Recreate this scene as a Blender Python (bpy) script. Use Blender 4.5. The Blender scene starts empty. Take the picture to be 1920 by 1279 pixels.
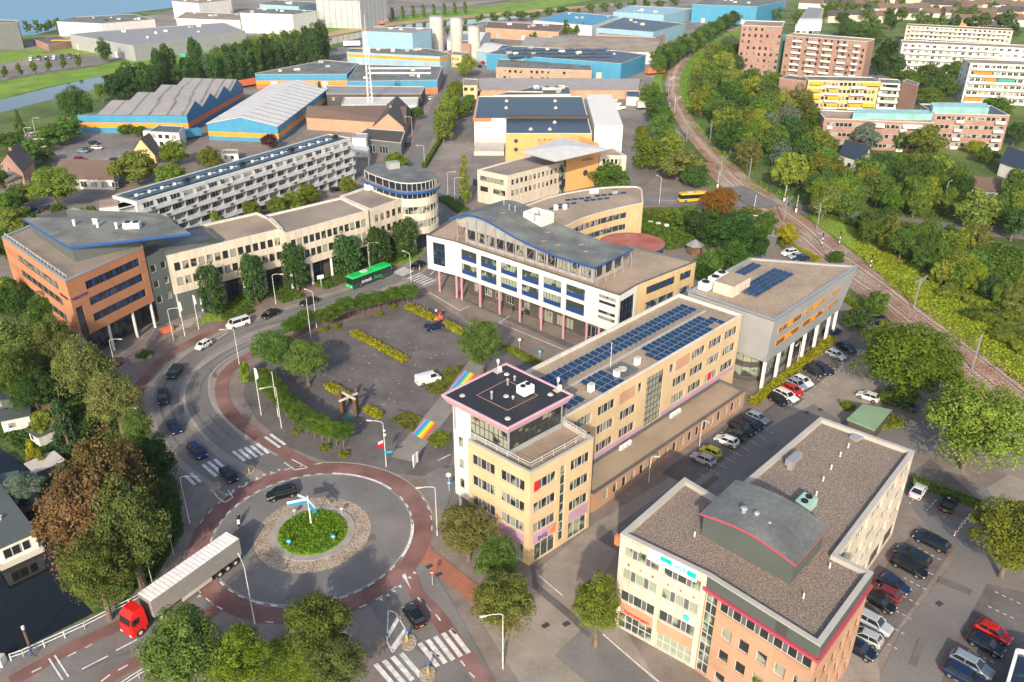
import bpy, math, random
import numpy as np
from mathutils import Vector, Matrix
rnd = random.Random(7)
SC = bpy.context.scene
COL = SC.collection
R = math.radians
# ---------------------------------------------------------------- camera
FPX, PITCH, ROLL, CH = 1550.0, 27.2, 0.25, 78.0
cam_d = bpy.data.cameras.new('camera'); cam = bpy.data.objects.new('camera', cam_d); COL.objects.link(cam)
cam_d.sensor_width = 36.0; cam_d.lens = 36.0*FPX/1920; cam_d.clip_start = 1; cam_d.clip_end = 9000
_p, _r = R(PITCH), R(ROLL)
_F = Vector((0, math.cos(_p), -math.sin(_p))); _U0 = Vector((0, math.sin(_p), math.cos(_p))); _R0 = Vector((1, 0, 0))
_R = _R0*math.cos(_r)+_U0*math.sin(_r); _U = -_R0*math.sin(_r)+_U0*math.cos(_r)
cam.matrix_world = Matrix(((_R.x, _U.x, -_F.x, 0), (_R.y, _U.y, -_F.y, 0), (_R.z, _U.z, -_F.z, CH), (0, 0, 0, 1)))
SC.camera = cam
# ---------------------------------------------------------------- sky and sun
SUN_AZ, SUN_EL = 188.0, 27.0      # compass bearing of the sun measured from +Y clockwise
wd = bpy.data.worlds.new('World'); SC.world = wd; wd.use_nodes = True
nt = wd.node_tree; bg = nt.nodes['Background']
sky = nt.nodes.new('ShaderNodeTexSky'); sky.sky_type = 'NISHITA'; sky.sun_disc = False
sky.sun_elevation = R(SUN_EL); sky.sun_rotation = R(SUN_AZ); sky.air_density = 1.0; sky.dust_density = 2.5
nt.links.new(sky.outputs[0], bg.inputs[0]); bg.inputs[1].default_value = 0.15
sl = bpy.data.lights.new('sun', 'SUN'); sl.energy = 3.2; sl.angle = R(0.6); sl.color = (1, .88, .70)
so = bpy.data.objects.new('sun', sl); COL.objects.link(so); so.location = (0, 0, 200)
_s = Vector((math.sin(R(SUN_AZ))*math.cos(R(SUN_EL)), math.cos(R(SUN_AZ))*math.cos(R(SUN_EL)), math.sin(R(SUN_EL))))
so.rotation_euler = _s.to_track_quat('Z', 'Y').to_euler()
SC.view_settings.view_transform = 'Standard'; SC.view_settings.look = 'None'; SC.view_settings.exposure = 0.64
SC.cycles.max_bounces = 5; SC.cycles.diffuse_bounces = 2; SC.cycles.glossy_bounces = 2
SC.cycles.transmission_bounces = 2; SC.cycles.transparent_max_bounces = 6; SC.cycles.volume_bounces = 0
# ---------------------------------------------------------------- survey helper: where a sight line meets height z
def G(u, v, z=0.0):
    d = _F + _R*((u-960)/FPX) - _U*((v-639.5)/FPX)
    t = (z-CH)/d.z
    return (d.x*t, d.y*t)
def mpp(x, y, z=0):
    return ((Vector((x, y, z))-Vector((0, 0, CH))).dot(_F))/FPX
def PX(z, *pts): return [G(u, v, z) for u, v in pts]
# ---------------------------------------------------------------- object helpers
def tag(o, label=None, cat=None, group=None, kind=None):
    if label: o['label'] = label
    if cat: o['category'] = cat
    if group: o['group'] = group
    if kind: o['kind'] = kind
    return o
def thing(name, label, cat, loc=(0, 0, 0), rz=0.0, group=None):
    o = bpy.data.objects.new(name, None); COL.objects.link(o)
    o.empty_display_size = .5
    o.location = loc; o.rotation_euler = (0, 0, rz)
    return tag(o, label, cat, group)
def link(name, me, parent=None, loc=(0, 0, 0), rz=0.0, sc=None, color=None):
    o = bpy.data.objects.new(name, me); COL.objects.link(o)
    if parent: o.parent = parent
    o.location = loc; o.rotation_euler = (0, 0, rz)
    if sc: o.scale = sc
    if color: o.color = (*color, 1)
    return o
def ccw(poly):
    a = sum(poly[i-1][0]*poly[i][1]-poly[i][0]*poly[i-1][1] for i in range(len(poly)))
    return list(poly) if a > 0 else list(reversed(poly))
def inset(poly, t):
    out = []; n = len(poly)
    for i in range(n):
        a, b, c = Vector(poly[i-1][:2]), Vector(poly[i][:2]), Vector(poly[(i+1) % n][:2])
        d1 = (b-a).normalized(); d2 = (c-b).normalized()
        n1 = Vector((-d1.y, d1.x)); n2 = Vector((-d2.y, d2.x))
        m = n1+n2; k = m.dot(n1)
        if k < .2: k = .2
        m = m*(t/k); out.append((b.x+m.x, b.y+m.y))
    return out
class MB:
    def __init__(s): s.v = []; s.f = []; s.m = []; s.mats = []
    def mi(s, mat):
        if mat not in s.mats: s.mats.append(mat)
        return s.mats.index(mat)
    def face(s, pts, mat):
        k = len(s.v); s.v.extend(tuple(p) for p in pts); s.f.append(tuple(range(k, k+len(pts)))); s.m.append(s.mi(mat)); return s
    def sheet(s, poly, z, mat):
        return s.face([(x, y, z) for x, y in ccw(poly)], mat)
    def prism(s, poly, z0, z1, mat, top=None, bot=True):
        poly = ccw(poly); n = len(poly)
        for i in range(n):
            a, b = poly[i], poly[(i+1) % n]
            s.face([(a[0], a[1], z0), (b[0], b[1], z0), (b[0], b[1], z1), (a[0], a[1], z1)], mat)
        s.face([(x, y, z1) for x, y in poly], top or mat)
        if bot: s.face([(x, y, z0) for x, y in reversed(poly)], mat)
        return s
    def frust(s, p0, z0, p1, z1, mat, top=None, bot=True):
        n = len(p0); zz = (lambda z, i: z[i] if isinstance(z, (list, tuple)) else z)
        for i in range(n):
            j = (i+1) % n
            s.face([(*p0[i], zz(z0, i)), (*p0[j], zz(z0, j)), (*p1[j], zz(z1, j)), (*p1[i], zz(z1, i))], mat)
        s.face([(*p1[i], zz(z1, i)) for i in range(n)], top or mat)
        if bot: s.face([(*p0[i], zz(z0, i)) for i in reversed(range(n))], mat)
        return s
    def box(s, c, sz, mat, rz=0.0, top=None):
        cx, cy, cz = c; a, b, h = sz[0]/2, sz[1]/2, sz[2]; co, si = math.cos(rz), math.sin(rz)
        poly = [(cx+x*co-y*si, cy+x*si+y*co) for x, y in ((-a, -b), (a, -b), (a, b), (-a, b))]
        return s.prism(poly, cz, cz+h, mat, top)
    def bar(s, p, q, w, z0, z1, mat, top=None):
        a = Vector(p[:2]); b = Vector(q[:2]); d = b-a
        if d.length < 1e-6: return s
        n = Vector((-d.y, d.x)).normalized()*w/2
        return s.prism([tuple(a-n), tuple(b-n), tuple(b+n), tuple(a+n)], z0, z1, mat, top)
    def tube(s, p, q, r, mat, n=8, r2=None, caps=True):
        p = Vector(p); q = Vector(q); r2 = r if r2 is None else r2; d = (q-p).normalized()
        e = d.orthogonal().normalized(); f = d.cross(e)
        A = [p+(e*math.cos(2*math.pi*i/n)+f*math.sin(2*math.pi*i/n))*r for i in range(n)]
        B = [q+(e*math.cos(2*math.pi*i/n)+f*math.sin(2*math.pi*i/n))*r2 for i in range(n)]
        for i in range(n):
            j = (i+1) % n; s.face([A[i], A[j], B[j], B[i]], mat)
        if caps: s.face(B, mat); s.face(A[::-1], mat)
        return s
    def path(s, pts, r, mat, n=6):
        for a, b in zip(pts, pts[1:]): s.tube(a, b, r, mat, n)
        return s
    def loft(s, secs, mat, caps=True):
        n = len(secs[0])
        for A, B in zip(secs, secs[1:]):
            for i in range(n):
                j = (i+1) % n; s.face([A[i], A[j], B[j], B[i]], mat)
        if caps: s.face(secs[0][::-1], mat); s.face(secs[-1], mat)
        return s
    def mesh(s, name, off=(0, 0, 0)):
        me = bpy.data.meshes.new(name)
        v = [(a-off[0], b-off[1], c-off[2]) for a, b, c in s.v] if any(off) else s.v
        me.from_pydata(v, [], s.f)
        for m in s.mats: me.materials.append(m)
        me.polygons.foreach_set('material_index', s.m); me.update()
        return me
    def obj(s, name, parent=None, world=True):
        off = tuple(parent.location) if (parent and world) else (0, 0, 0)
        return link(name, s.mesh(name, off), parent)
    def top(s, name, label, cat, group=None, c=None):
        if c is None:
            a = np.array(s.v); c = (float(a[:, 0].mean()), float(a[:, 1].mean()), 0)
        o = link(name, s.mesh(name, c), None, c); return tag(o, label, cat, group)
    def weld_smooth(s, me): pass
def smooth(o):
    o.data.polygons.foreach_set('use_smooth', [True]*len(o.data.polygons)); return o
def weld(me, dist=1e-4, sm=True):
    import bmesh
    bm = bmesh.new(); bm.from_mesh(me); bmesh.ops.remove_doubles(bm, verts=bm.verts, dist=dist)
    bmesh.ops.recalc_face_normals(bm, faces=bm.faces)
    bm.to_mesh(me); bm.free()
    if sm: me.polygons.foreach_set('use_smooth', [True]*len(me.polygons))
    return me
def crv(pts, n=8, closed=False):
    out = []; P = [Vector(p) for p in pts]; N = len(P)
    rng = range(N if closed else N-1)
    for i in rng:
        g = (lambda k: P[k % N]) if closed else (lambda k: P[max(0, min(N-1, k))])
        a, b, c, d = g(i-1), g(i), g(i+1), g(i+2)
        for k in range(n):
            t = k/n
            out.append(tuple(.5*((2*b)+(c-a)*t+(2*a-5*b+4*c-d)*t*t+(3*b-a-3*c+d)*t**3)))
    if not closed: out.append(tuple(P[-1]))
    return out
def ribbon(pts, w):
    L = []; Rr = []; n = len(pts)
    for i in range(n):
        a = Vector(pts[max(0, i-1)][:2]); b = Vector(pts[min(n-1, i+1)][:2]); d = (b-a).normalized()
        q = Vector((-d.y, d.x))*w/2; c = Vector(pts[i][:2]); L.append(tuple(c+q)); Rr.append(tuple(c-q))
    return L, Rr
# ---------------------------------------------------------------- materials
def nodes(name):
    m = bpy.data.materials.new(name); m.use_nodes = True; t = m.node_tree
    return m, t, t.nodes['Principled BSDF']
def N(t, typ, **kw):
    n = t.nodes.new(typ)
    for k, v in kw.items():
        if k.startswith('i_'):
            n.inputs[k[2:].replace('_', ' ')].default_value = v
        else: setattr(n, k, v)
    return n
def M(name, col, rough=.85, var=.15, scale=.35, fine=0.0, fscale=6.0, metal=0.0, bump=0.0, spec=.3, coat=0.0, second=None, s2=.08, smix=.5, streak=0.0):
    """procedural paint / stone: base colour broken up by two noises; optional second tone in large patches"""
    m, t, b = nodes(name); L = t.links
    geo = N(t, 'ShaderNodeNewGeometry')
    no = N(t, 'ShaderNodeTexNoise', i_Scale=scale, i_Detail=4.0); L.new(geo.outputs['Position'], no.inputs['Vector'])
    mr = N(t, 'ShaderNodeMapRange', i_To_Min=1-var*1.6, i_To_Max=1+var*1.6); mr.inputs['From Min'].default_value = .25; mr.inputs['From Max'].default_value = .75
    L.new(no.outputs['Fac'], mr.inputs['Value'])
    base = N(t, 'ShaderNodeRGB'); base.outputs[0].default_value = (*col, 1); src = base.outputs[0]
    if second:
        n2 = N(t, 'ShaderNodeTexNoise', i_Scale=s2, i_Detail=5.0, i_Roughness=.6); L.new(geo.outputs['Position'], n2.inputs['Vector'])
        m2 = N(t, 'ShaderNodeMapRange'); m2.inputs['From Min'].default_value = smix-.08; m2.inputs['From Max'].default_value = smix+.12
        L.new(n2.outputs['Fac'], m2.inputs['Value'])
        mx = N(t, 'ShaderNodeMixRGB'); mx.inputs[2].default_value = (*second, 1)
        L.new(m2.outputs[0], mx.inputs[0]); L.new(src, mx.inputs[1]); src = mx.outputs[0]
    vm = N(t, 'ShaderNodeVectorMath', operation='SCALE'); L.new(src, vm.inputs[0]); L.new(mr.outputs[0], vm.inputs['Scale']); src = vm.outputs[0]
    if fine:
        n3 = N(t, 'ShaderNodeTexNoise', i_Scale=fscale, i_Detail=2.0); L.new(geo.outputs['Position'], n3.inputs['Vector'])
        m3 = N(t, 'ShaderNodeMapRange', i_To_Min=1-fine*1.8, i_To_Max=1+fine*1.8); m3.inputs['From Min'].default_value = .3; m3.inputs['From Max'].default_value = .7
        L.new(n3.outputs['Fac'], m3.inputs['Value'])
        v3 = N(t, 'ShaderNodeVectorMath', operation='SCALE'); L.new(src, v3.inputs[0]); L.new(m3.outputs[0], v3.inputs['Scale']); src = v3.outputs[0]
        if bump:
            bp = N(t, 'ShaderNodeBump', i_Strength=bump, i_Distance=.1); L.new(n3.outputs['Fac'], bp.inputs['Height']); L.new(bp.outputs[0], b.inputs['Normal'])
    if streak:
        mp = N(t, 'ShaderNodeMapping'); mp.inputs['Scale'].default_value = (1.6, 1.6, .12); L.new(geo.outputs['Position'], mp.inputs[0])
        n4 = N(t, 'ShaderNodeTexNoise', i_Scale=1.0, i_Detail=4.0, i_Roughness=.7); L.new(mp.outputs[0], n4.inputs['Vector'])
        m4 = N(t, 'ShaderNodeMapRange', i_To_Min=1-streak*2.2, i_To_Max=1+streak*.5); m4.inputs['From Min'].default_value = .3; m4.inputs['From Max'].default_value = .6
        L.new(n4.outputs['Fac'], m4.inputs['Value']); v4 = N(t, 'ShaderNodeVectorMath', operation='SCALE'); L.new(src, v4.inputs[0]); L.new(m4.outputs[0], v4.inputs['Scale']); src = v4.outputs[0]
    L.new(src, b.inputs['Base Color'])
    b.inputs['Roughness'].default_value = rough; b.inputs['Metallic'].default_value = metal
    b.inputs['Specular IOR Level'].default_value = spec; b.inputs['Coat Weight'].default_value = coat
    return m
def Mbrick(name, c1, c2, mortar, sx=.4, sy=.2, rough=.85, rot=0.0, wall=False, var=.2, msz=.012):
    """bricks or pavers laid in world metres"""
    m, t, b = nodes(name); L = t.links
    geo = N(t, 'ShaderNodeNewGeometry'); mp = N(t, 'ShaderNodeMapping'); vec = geo.outputs['Position']
    if wall:
        sep = N(t, 'ShaderNodeSeparateXYZ'); L.new(vec, sep.inputs[0]); ad = N(t, 'ShaderNodeMath', operation='ADD')
        L.new(sep.outputs[0], ad.inputs[0]); L.new(sep.outputs[1], ad.inputs[1]); cb = N(t, 'ShaderNodeCombineXYZ')
        L.new(ad.outputs[0], cb.inputs[0]); L.new(sep.outputs[2], cb.inputs[1]); vec = cb.outputs[0]
    mp.inputs['Rotation'].default_value = (0, 0, rot); L.new(vec, mp.inputs[0])
    br = N(t, 'ShaderNodeTexBrick', i_Scale=1.0); br.inputs['Color1'].default_value = (*c1, 1); br.inputs['Color2'].default_value = (*c2, 1)
    br.inputs['Mortar'].default_value = (*mortar, 1); br.inputs['Mortar Size'].default_value = msz
    br.inputs['Brick Width'].default_value = sx; br.inputs['Row Height'].default_value = sy; L.new(mp.outputs[0], br.inputs[0])
    no = N(t, 'ShaderNodeTexNoise', i_Scale=.18, i_Detail=6.0, i_Roughness=.65); L.new(geo.outputs['Position'], no.inputs['Vector'])
    mr = N(t, 'ShaderNodeMapRange', i_To_Min=1-var*1.8, i_To_Max=1+var*1.6); mr.inputs['From Min'].default_value = .25; mr.inputs['From Max'].default_value = .75
    L.new(no.outputs['Fac'], mr.inputs['Value'])
    vm = N(t, 'ShaderNodeVectorMath', operation='SCALE'); L.new(br.outputs[0], vm.inputs[0]); L.new(mr.outputs[0], vm.inputs['Scale'])
    L.new(vm.outputs[0], b.inputs['Base Color']); b.inputs['Roughness'].default_value = rough; b.inputs['Specular IOR Level'].default_value = .3
    return m
def Mstripe(name, col, col2, period=.6, width=.1, axis=0.0, rough=.5, metal=0.0, wall=False):
    """standing seams or ribs along one world direction (axis in degrees), or horizontal boards when wall='z'"""
    m, t, b = nodes(name); L = t.links
    geo = N(t, 'ShaderNodeNewGeometry')
    dt = N(t, 'ShaderNodeVectorMath', operation='DOT_PRODUCT'); L.new(geo.outputs['Position'], dt.inputs[0])
    dt.inputs[1].default_value = (0, 0, 1/period) if wall == 'z' else (math.cos(R(axis))/period, math.sin(R(axis))/period, 0)
    fr = N(t, 'ShaderNodeMath', operation='FRACT'); L.new(dt.outputs['Value'], fr.inputs[0])
    lt = N(t, 'ShaderNodeMath', operation='LESS_THAN'); L.new(fr.outputs[0], lt.inputs[0]); lt.inputs[1].default_value = width/period
    mx = N(t, 'ShaderNodeMixRGB'); mx.inputs[1].default_value = (*col, 1); mx.inputs[2].default_value = (*col2, 1); L.new(lt.outputs[0], mx.inputs[0])
    no = N(t, 'ShaderNodeTexNoise', i_Scale=.25, i_Detail=4.0); L.new(geo.outputs['Position'], no.inputs['Vector'])
    mr = N(t, 'ShaderNodeMapRange', i_To_Min=.8, i_To_Max=1.2); L.new(no.outputs['Fac'], mr.inputs['Value'])
    vm = N(t, 'ShaderNodeVectorMath', operation='SCALE'); L.new(mx.outputs[0], vm.inputs[0]); L.new(mr.outputs[0], vm.inputs['Scale'])
    L.new(vm.outputs[0], b.inputs['Base Color']); b.inputs['Roughness'].default_value = rough; b.inputs['Metallic'].default_value = metal
    return m
def Mglass(name, dark, light, rough=.12, prob=.62):
    """window glass: mostly dark rooms, some with pale blinds, chosen per cell and per object"""
    m, t, b = nodes(name); L = t.links
    geo = N(t, 'ShaderNodeNewGeometry'); oi = N(t, 'ShaderNodeObjectInfo')
    no = N(t, 'ShaderNodeTexNoise', i_Scale=.55, i_Detail=1.0); L.new(geo.outputs['Position'], no.inputs['Vector'])
    ad = N(t, 'ShaderNodeMath', operation='MULTIPLY_ADD'); L.new(oi.outputs['Random'], ad.inputs[0]); ad.inputs[1].default_value = .5
    L.new(no.outputs['Fac'], ad.inputs[2])
    cr = N(t, 'ShaderNodeMapRange'); cr.inputs['From Min'].default_value = prob+.2; cr.inputs['From Max'].default_value = prob+.32
    L.new(ad.outputs[0], cr.inputs['Value'])
    mx = N(t, 'ShaderNodeMixRGB'); mx.inputs[1].default_value = (*dark, 1); mx.inputs[2].default_value = (*light, 1)
    L.new(cr.outputs[0], mx.inputs[0]); L.new(mx.outputs[0], b.inputs['Base Color'])
    b.inputs['Roughness'].default_value = rough; b.inputs['Specular IOR Level'].default_value = .8
    return m
def Mfoliage(name, dark=.55, light=1.5, sc=.9):
    m = bpy.data.materials.new(name); m.use_nodes = True; t = m.node_tree; L = t.links; t.nodes.remove(t.nodes['Principled BSDF'])
    oi = N(t, 'ShaderNodeObjectInfo'); geo = N(t, 'ShaderNodeNewGeometry'); tc = N(t, 'ShaderNodeTexCoord')
    no = N(t, 'ShaderNodeTexNoise', i_Scale=sc, i_Detail=2.0); L.new(geo.outputs['Position'], no.inputs['Vector'])
    n2 = N(t, 'ShaderNodeTexNoise', i_Scale=4.5, i_Detail=1.0); L.new(geo.outputs['Position'], n2.inputs['Vector'])
    ad = N(t, 'ShaderNodeMath', operation='ADD'); L.new(no.outputs['Fac'], ad.inputs[0]); L.new(n2.outputs['Fac'], ad.inputs[1])
    mr = N(t, 'ShaderNodeMapRange', i_To_Min=dark, i_To_Max=light); mr.inputs['From Min'].default_value = .75; mr.inputs['From Max'].default_value = 1.25
    L.new(ad.outputs[0], mr.inputs['Value'])
    hs = N(t, 'ShaderNodeHueSaturation'); L.new(oi.outputs['Color'], hs.inputs['Color'])
    mh = N(t, 'ShaderNodeMapRange', i_To_Min=.485, i_To_Max=.515); mh.inputs['From Min'].default_value = .3; mh.inputs['From Max'].default_value = .7
    L.new(n2.outputs['Fac'], mh.inputs['Value']); L.new(mh.outputs[0], hs.inputs['Hue']); L.new(mr.outputs[0], hs.inputs['Value'])
    df = N(t, 'ShaderNodeBsdfDiffuse'); tr = N(t, 'ShaderNodeBsdfTranslucent'); mix = N(t, 'ShaderNodeMixShader', i_Fac=.3)
    L.new(hs.outputs[0], df.inputs[0]); L.new(hs.outputs[0], tr.inputs[0]); L.new(df.outputs[0], mix.inputs[1]); L.new(tr.outputs[0], mix.inputs[2])
    L.new(mix.outputs[0], t.nodes['Material Output'].inputs[0])
    return m
def Mpaint(name, coat=.35):
    m, t, b = nodes(name); oi = N(t, 'ShaderNodeObjectInfo'); t.links.new(oi.outputs['Color'], b.inputs['Base Color'])
    b.inputs['Roughness'].default_value = .35; b.inputs['Specular IOR Level'].default_value = .35; b.inputs['Coat Weight'].default_value = coat; b.inputs['Coat Roughness'].default_value = .08
    b.inputs['Metallic'].default_value = .15
    return m
m_white = M('white_render', (.68, .66, .62), var=.04, fine=.03, streak=.07)
m_cream = M('cream_render', (.60, .52, .42), var=.05, fine=.04, fscale=3, streak=.1)
m_offw = M('offwhite_panel', (.58, .57, .55), var=.06, streak=.08)
m_flat = M('flat_panel', (.55, .57, .60), var=.08, streak=.06)
m_yellow = Mbrick('yellow_brick', (.62, .45, .26), (.565, .405, .23), (.54, .43, .3), .42, .14, wall=True, var=.08)
m_yel2 = M('yellow_render', (.62, .45, .24), var=.05, fine=.05, fscale=4, streak=.06)
m_salmon = Mbrick('salmon_brick', (.50, .28, .18), (.43, .24, .15), (.42, .3, .22), .42, .14, wall=True, var=.1)
m_redbrick = Mbrick('red_brick', (.35, .19, .15), (.29, .155, .125), (.34, .27, .23), .42, .14, wall=True, var=.12)
m_dkbrick = Mbrick('dark_brick', (.10, .085, .075), (.075, .062, .055), (.07, .065, .06), .42, .14, wall=True, var=.12)
m_orange = Mbrick('orange_brick', (.50, .215, .11), (.44, .185, .09), (.42, .23, .14), .42, .14, wall=True, var=.09)
m_apri = M('apricot_render', (.66, .36, .14), var=.05, fine=.03)
m_lilac = M('lilac_panel', (.44, .28, .40), var=.07)
m_pink = M('pink_steel', (.50, .26, .30), rough=.5, var=.05)
m_truss = M('faded_pink_steel', (.36, .26, .27), rough=.5, var=.05)
m_pinkf = M('pink_fascia', (.62, .38, .46), rough=.5, var=.05)
m_gravel = M('gravel_roof', (.37, .285, .205), var=.1, scale=.12, fine=.24, fscale=7, second=(.28, .21, .16), s2=.1, smix=.55, bump=.6)
m_gravd = M('dark_gravel_roof', (.25, .195, .155), var=.12, scale=.12, fine=.34, fscale=6, second=(.19, .145, .125), s2=.12, smix=.55, bump=.5)
m_gravl = M('pale_roof', (.30, .25, .20), var=.12, scale=.12, fine=.12, second=(.235, .195, .16))
m_felt = M('grey_felt_roof', (.13, .14, .135), rough=.7, var=.2, scale=.25, fine=.06, fscale=2, second=(.18, .185, .17), s2=.12)
m_black = Mstripe('black_felt_roof', (.022, .02, .022), (.035, .03, .03), 1.0, .06, 45, rough=.55)
m_bluefelt = Mstripe('blue_black_roof', (.030, .042, .066), (.045, .062, .09), 1.6, .12, 90, rough=.42)
m_cop = M('parapet_cap', (.42, .40, .36), rough=.6, var=.06)
m_capd = M('dark_cap', (.12, .12, .12), rough=.5, var=.06)
m_capl = M('light_cap', (.60, .56, .5), rough=.6, var=.1, scale=1)
m_metal = M('galvanised_steel', (.42, .43, .44), rough=.45, var=.06, metal=.5)
m_pole = M('painted_pole', (.62, .62, .6), rough=.5, var=.04)
m_gcl = Mstripe('grey_cladding', (.30, .31, .315), (.25, .26, .265), 1.2, .04, 40, rough=.5)
m_gry = M('grey_panel', (.33, .34, .34), rough=.55, var=.05)
m_dgr = Mstripe('charcoal_cladding', (.085, .10, .095), (.06, .07, .068), .9, .05, 45, rough=.5)
m_dgr2 = Mstripe('slate_cladding', (.105, .12, .12), (.085, .095, .095), .9, .05, 15, rough=.5)
m_frame = M('light_window_frame', (.5, .5, .47), rough=.5, var=.03)
m_framed = M('dark_window_frame', (.05, .055, .06), rough=.5, var=.03)
m_panel = M('grey_window_panel', (.12, .115, .13), rough=.4, var=.05)
m_bpan = M('blue_window_panel', (.015, .05, .20), rough=.4, var=.08)
m_bfas = M('blue_fascia', (.02, .085, .30), rough=.45, var=.05)
m_glass = Mglass('window_glass', (.022, .028, .03), (.30, .31, .25), prob=.55)
m_glassg = Mglass('greenish_glass', (.04, .055, .05), (.30, .34, .26), prob=.5)
m_glassd = Mglass('dark_shop_glass', (.012, .022, .045), (.06, .08, .10), prob=.7)
m_roofglass = M('green_glass_roof', (.22, .42, .40), rough=.2, var=.15)
m_red = M('red_panel', (.55, .02, .025), rough=.5, var=.04)
m_redline = M('crimson_fascia', (.42, .07, .11), rough=.45, var=.05)
m_blk = M('black_rubber', (.018, .018, .018), rough=.7, var=.05)
m_whp = M('white_paint', (.78, .78, .76), rough=.6, var=.12, scale=1.5)
m_brn = M('brown_timber', (.14, .085, .05), var=.2, scale=1)
m_dkroof = Mstripe('dark_tile_roof', (.075, .065, .06), (.05, .043, .04), .35, .08, 20, rough=.8)
m_brroof = Mstripe('brown_tile_roof', (.16, .105, .08), (.11, .075, .06), .35, .08, 60, rough=.8)
m_grroof = Mstripe('grey_sheet_roof', (.26, .25, .25), (.2, .195, .2), 1.0, .1, 0, rough=.6)
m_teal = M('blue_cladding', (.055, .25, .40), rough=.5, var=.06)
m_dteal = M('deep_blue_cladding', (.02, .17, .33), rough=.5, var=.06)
m_lblue = M('pale_blue_cladding', (.25, .42, .52), rough=.5, var=.06)
m_oran = M('orange_band', (.75, .29, .03), rough=.5, var=.05)
m_oran2 = M('red_orange_band', (.62, .17, .07), rough=.5, var=.06)
m_silver = M('white_sheet_roof', (.58, .57, .54), rough=.5, var=.06)
m_concrete = M('concrete', (.36, .34, .31), var=.1)
m_conl = M('light_concrete', (.5, .47, .42), var=.08)
m_yaw = M('yellow_awning', (.62, .38, .04), rough=.7, var=.05)
m_oaw = M('orange_awning', (.78, .25, .02), rough=.7, var=.05)
m_gaw = M('green_awning', (.05, .35, .28), rough=.7, var=.05)
m_paint = Mpaint('car_paint')
m_cglass = M('car_glass', (.015, .02, .025), rough=.08, var=.02, spec=.9)
m_rim = M('wheel_rim', (.35, .35, .36), rough=.35, var=.03, metal=.6)
m_lamp = M('headlight_glass', (.7, .7, .68), rough=.15, var=.02)
m_tail = M('taillight_glass', (.4, .01, .015), rough=.2, var=.02)
m_plate = M('yellow_plate', (.75, .5, .02), rough=.5, var=.02)
m_leaf = Mfoliage('leaves'); m_leafd = Mfoliage('hedge_leaves', .5, 1.5, 1.6)
m_bark = M('bark', (.16, .12, .09), var=.25, scale=2)
m_skin = M('skin', (.55, .33, .24), var=.02)
# ================================================================ ground, roads, water
g_soil = M('grass_ground', (.085, .135, .028), var=.3, scale=.05, fine=.3, fscale=1.2, second=(.13, .16, .04), s2=.02)
g_grass = M('mown_grass', (.125, .26, .02), var=.2, scale=.08, fine=.25, fscale=1.5, second=(.19, .27, .03), s2=.015)
g_pave = Mbrick('brown_pavers', (.24, .198, .172), (.21, .172, .15), (.185, .155, .138), .5, .25, rot=.6, var=.2)
g_dark = Mbrick('dark_pavers', (.145, .13, .124), (.13, .116, .111), (.115, .104, .10), .5, .25, rot=-.7, var=.22)
g_pale = Mbrick('pale_pavers', (.31, .268, .228), (.275, .238, .205), (.24, .208, .182), .5, .25, rot=.75, var=.16)
g_ind = M('industrial_paving', (.25, .22, .195), var=.2, scale=.03, fine=.1, fscale=.6, second=(.17, .155, .145), s2=.02)
g_asph = M('asphalt', (.165, .157, .153), var=.16, scale=.12, fine=.1, fscale=9, second=(.20, .187, .178), s2=.09)
g_asphl = M('worn_asphalt', (.205, .19, .178), var=.16, scale=.12, fine=.1, fscale=9, second=(.15, .142, .138), s2=.06)
g_red = M('red_asphalt', (.19, .095, .082), var=.16, scale=.2, fine=.08, fscale=8, second=(.23, .13, .115), s2=.1)
g_redl = Mbrick('red_pavers', (.40, .16, .10), (.33, .13, .09), (.28, .14, .1), .5, .25, rot=.6, var=.15)
g_kerb = M('kerb_stone', (.33, .30, .27), var=.12, scale=1)
g_mark = M('road_paint', (.62, .61, .59), var=.2, scale=1.2, fine=.08, fscale=5)
g_bal = M('ballast', (.29, .17, .115), var=.2, scale=.1, fine=.35, fscale=3, second=(.31, .25, .215), s2=.05)
g_sand = M('sandy_track', (.42, .28, .16), var=.2, scale=.05)
g_moss = M('mossy_plants', (.10, .14, .025), var=.3, scale=.4, fine=.4, fscale=3, second=(.2, .12, .05), s2=.3, smix=.6)
def struct(name, mb, kind='structure'):
    return tag(mb.obj(name), kind=kind)
def sheet(name, z, mat, *pts, raw=False):
    return struct(name, MB().sheet(list(pts) if raw else PX(0, *pts), z, mat))
def rib(name, pts, w, z, mat, h=0, raw=False, n=6):
    c = crv([(x, y, 0) for x, y in (pts if raw else PX(0, *pts))], n)
    L, Rr = ribbon(c, w); mb = MB()
    for i in range(len(L)-1):
        q = [Rr[i], Rr[i+1], L[i+1], L[i]]
        if h: mb.prism(q, 0, z+h, mat, bot=False)
        else: mb.face([(x, y, z) for x, y in q], mat)
    return struct(name, mb)
struct('ground', MB().sheet([(-5200, -300), (5200, -300), (5200, 8500), (-5200, 8500)], 0, g_soil))
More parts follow.
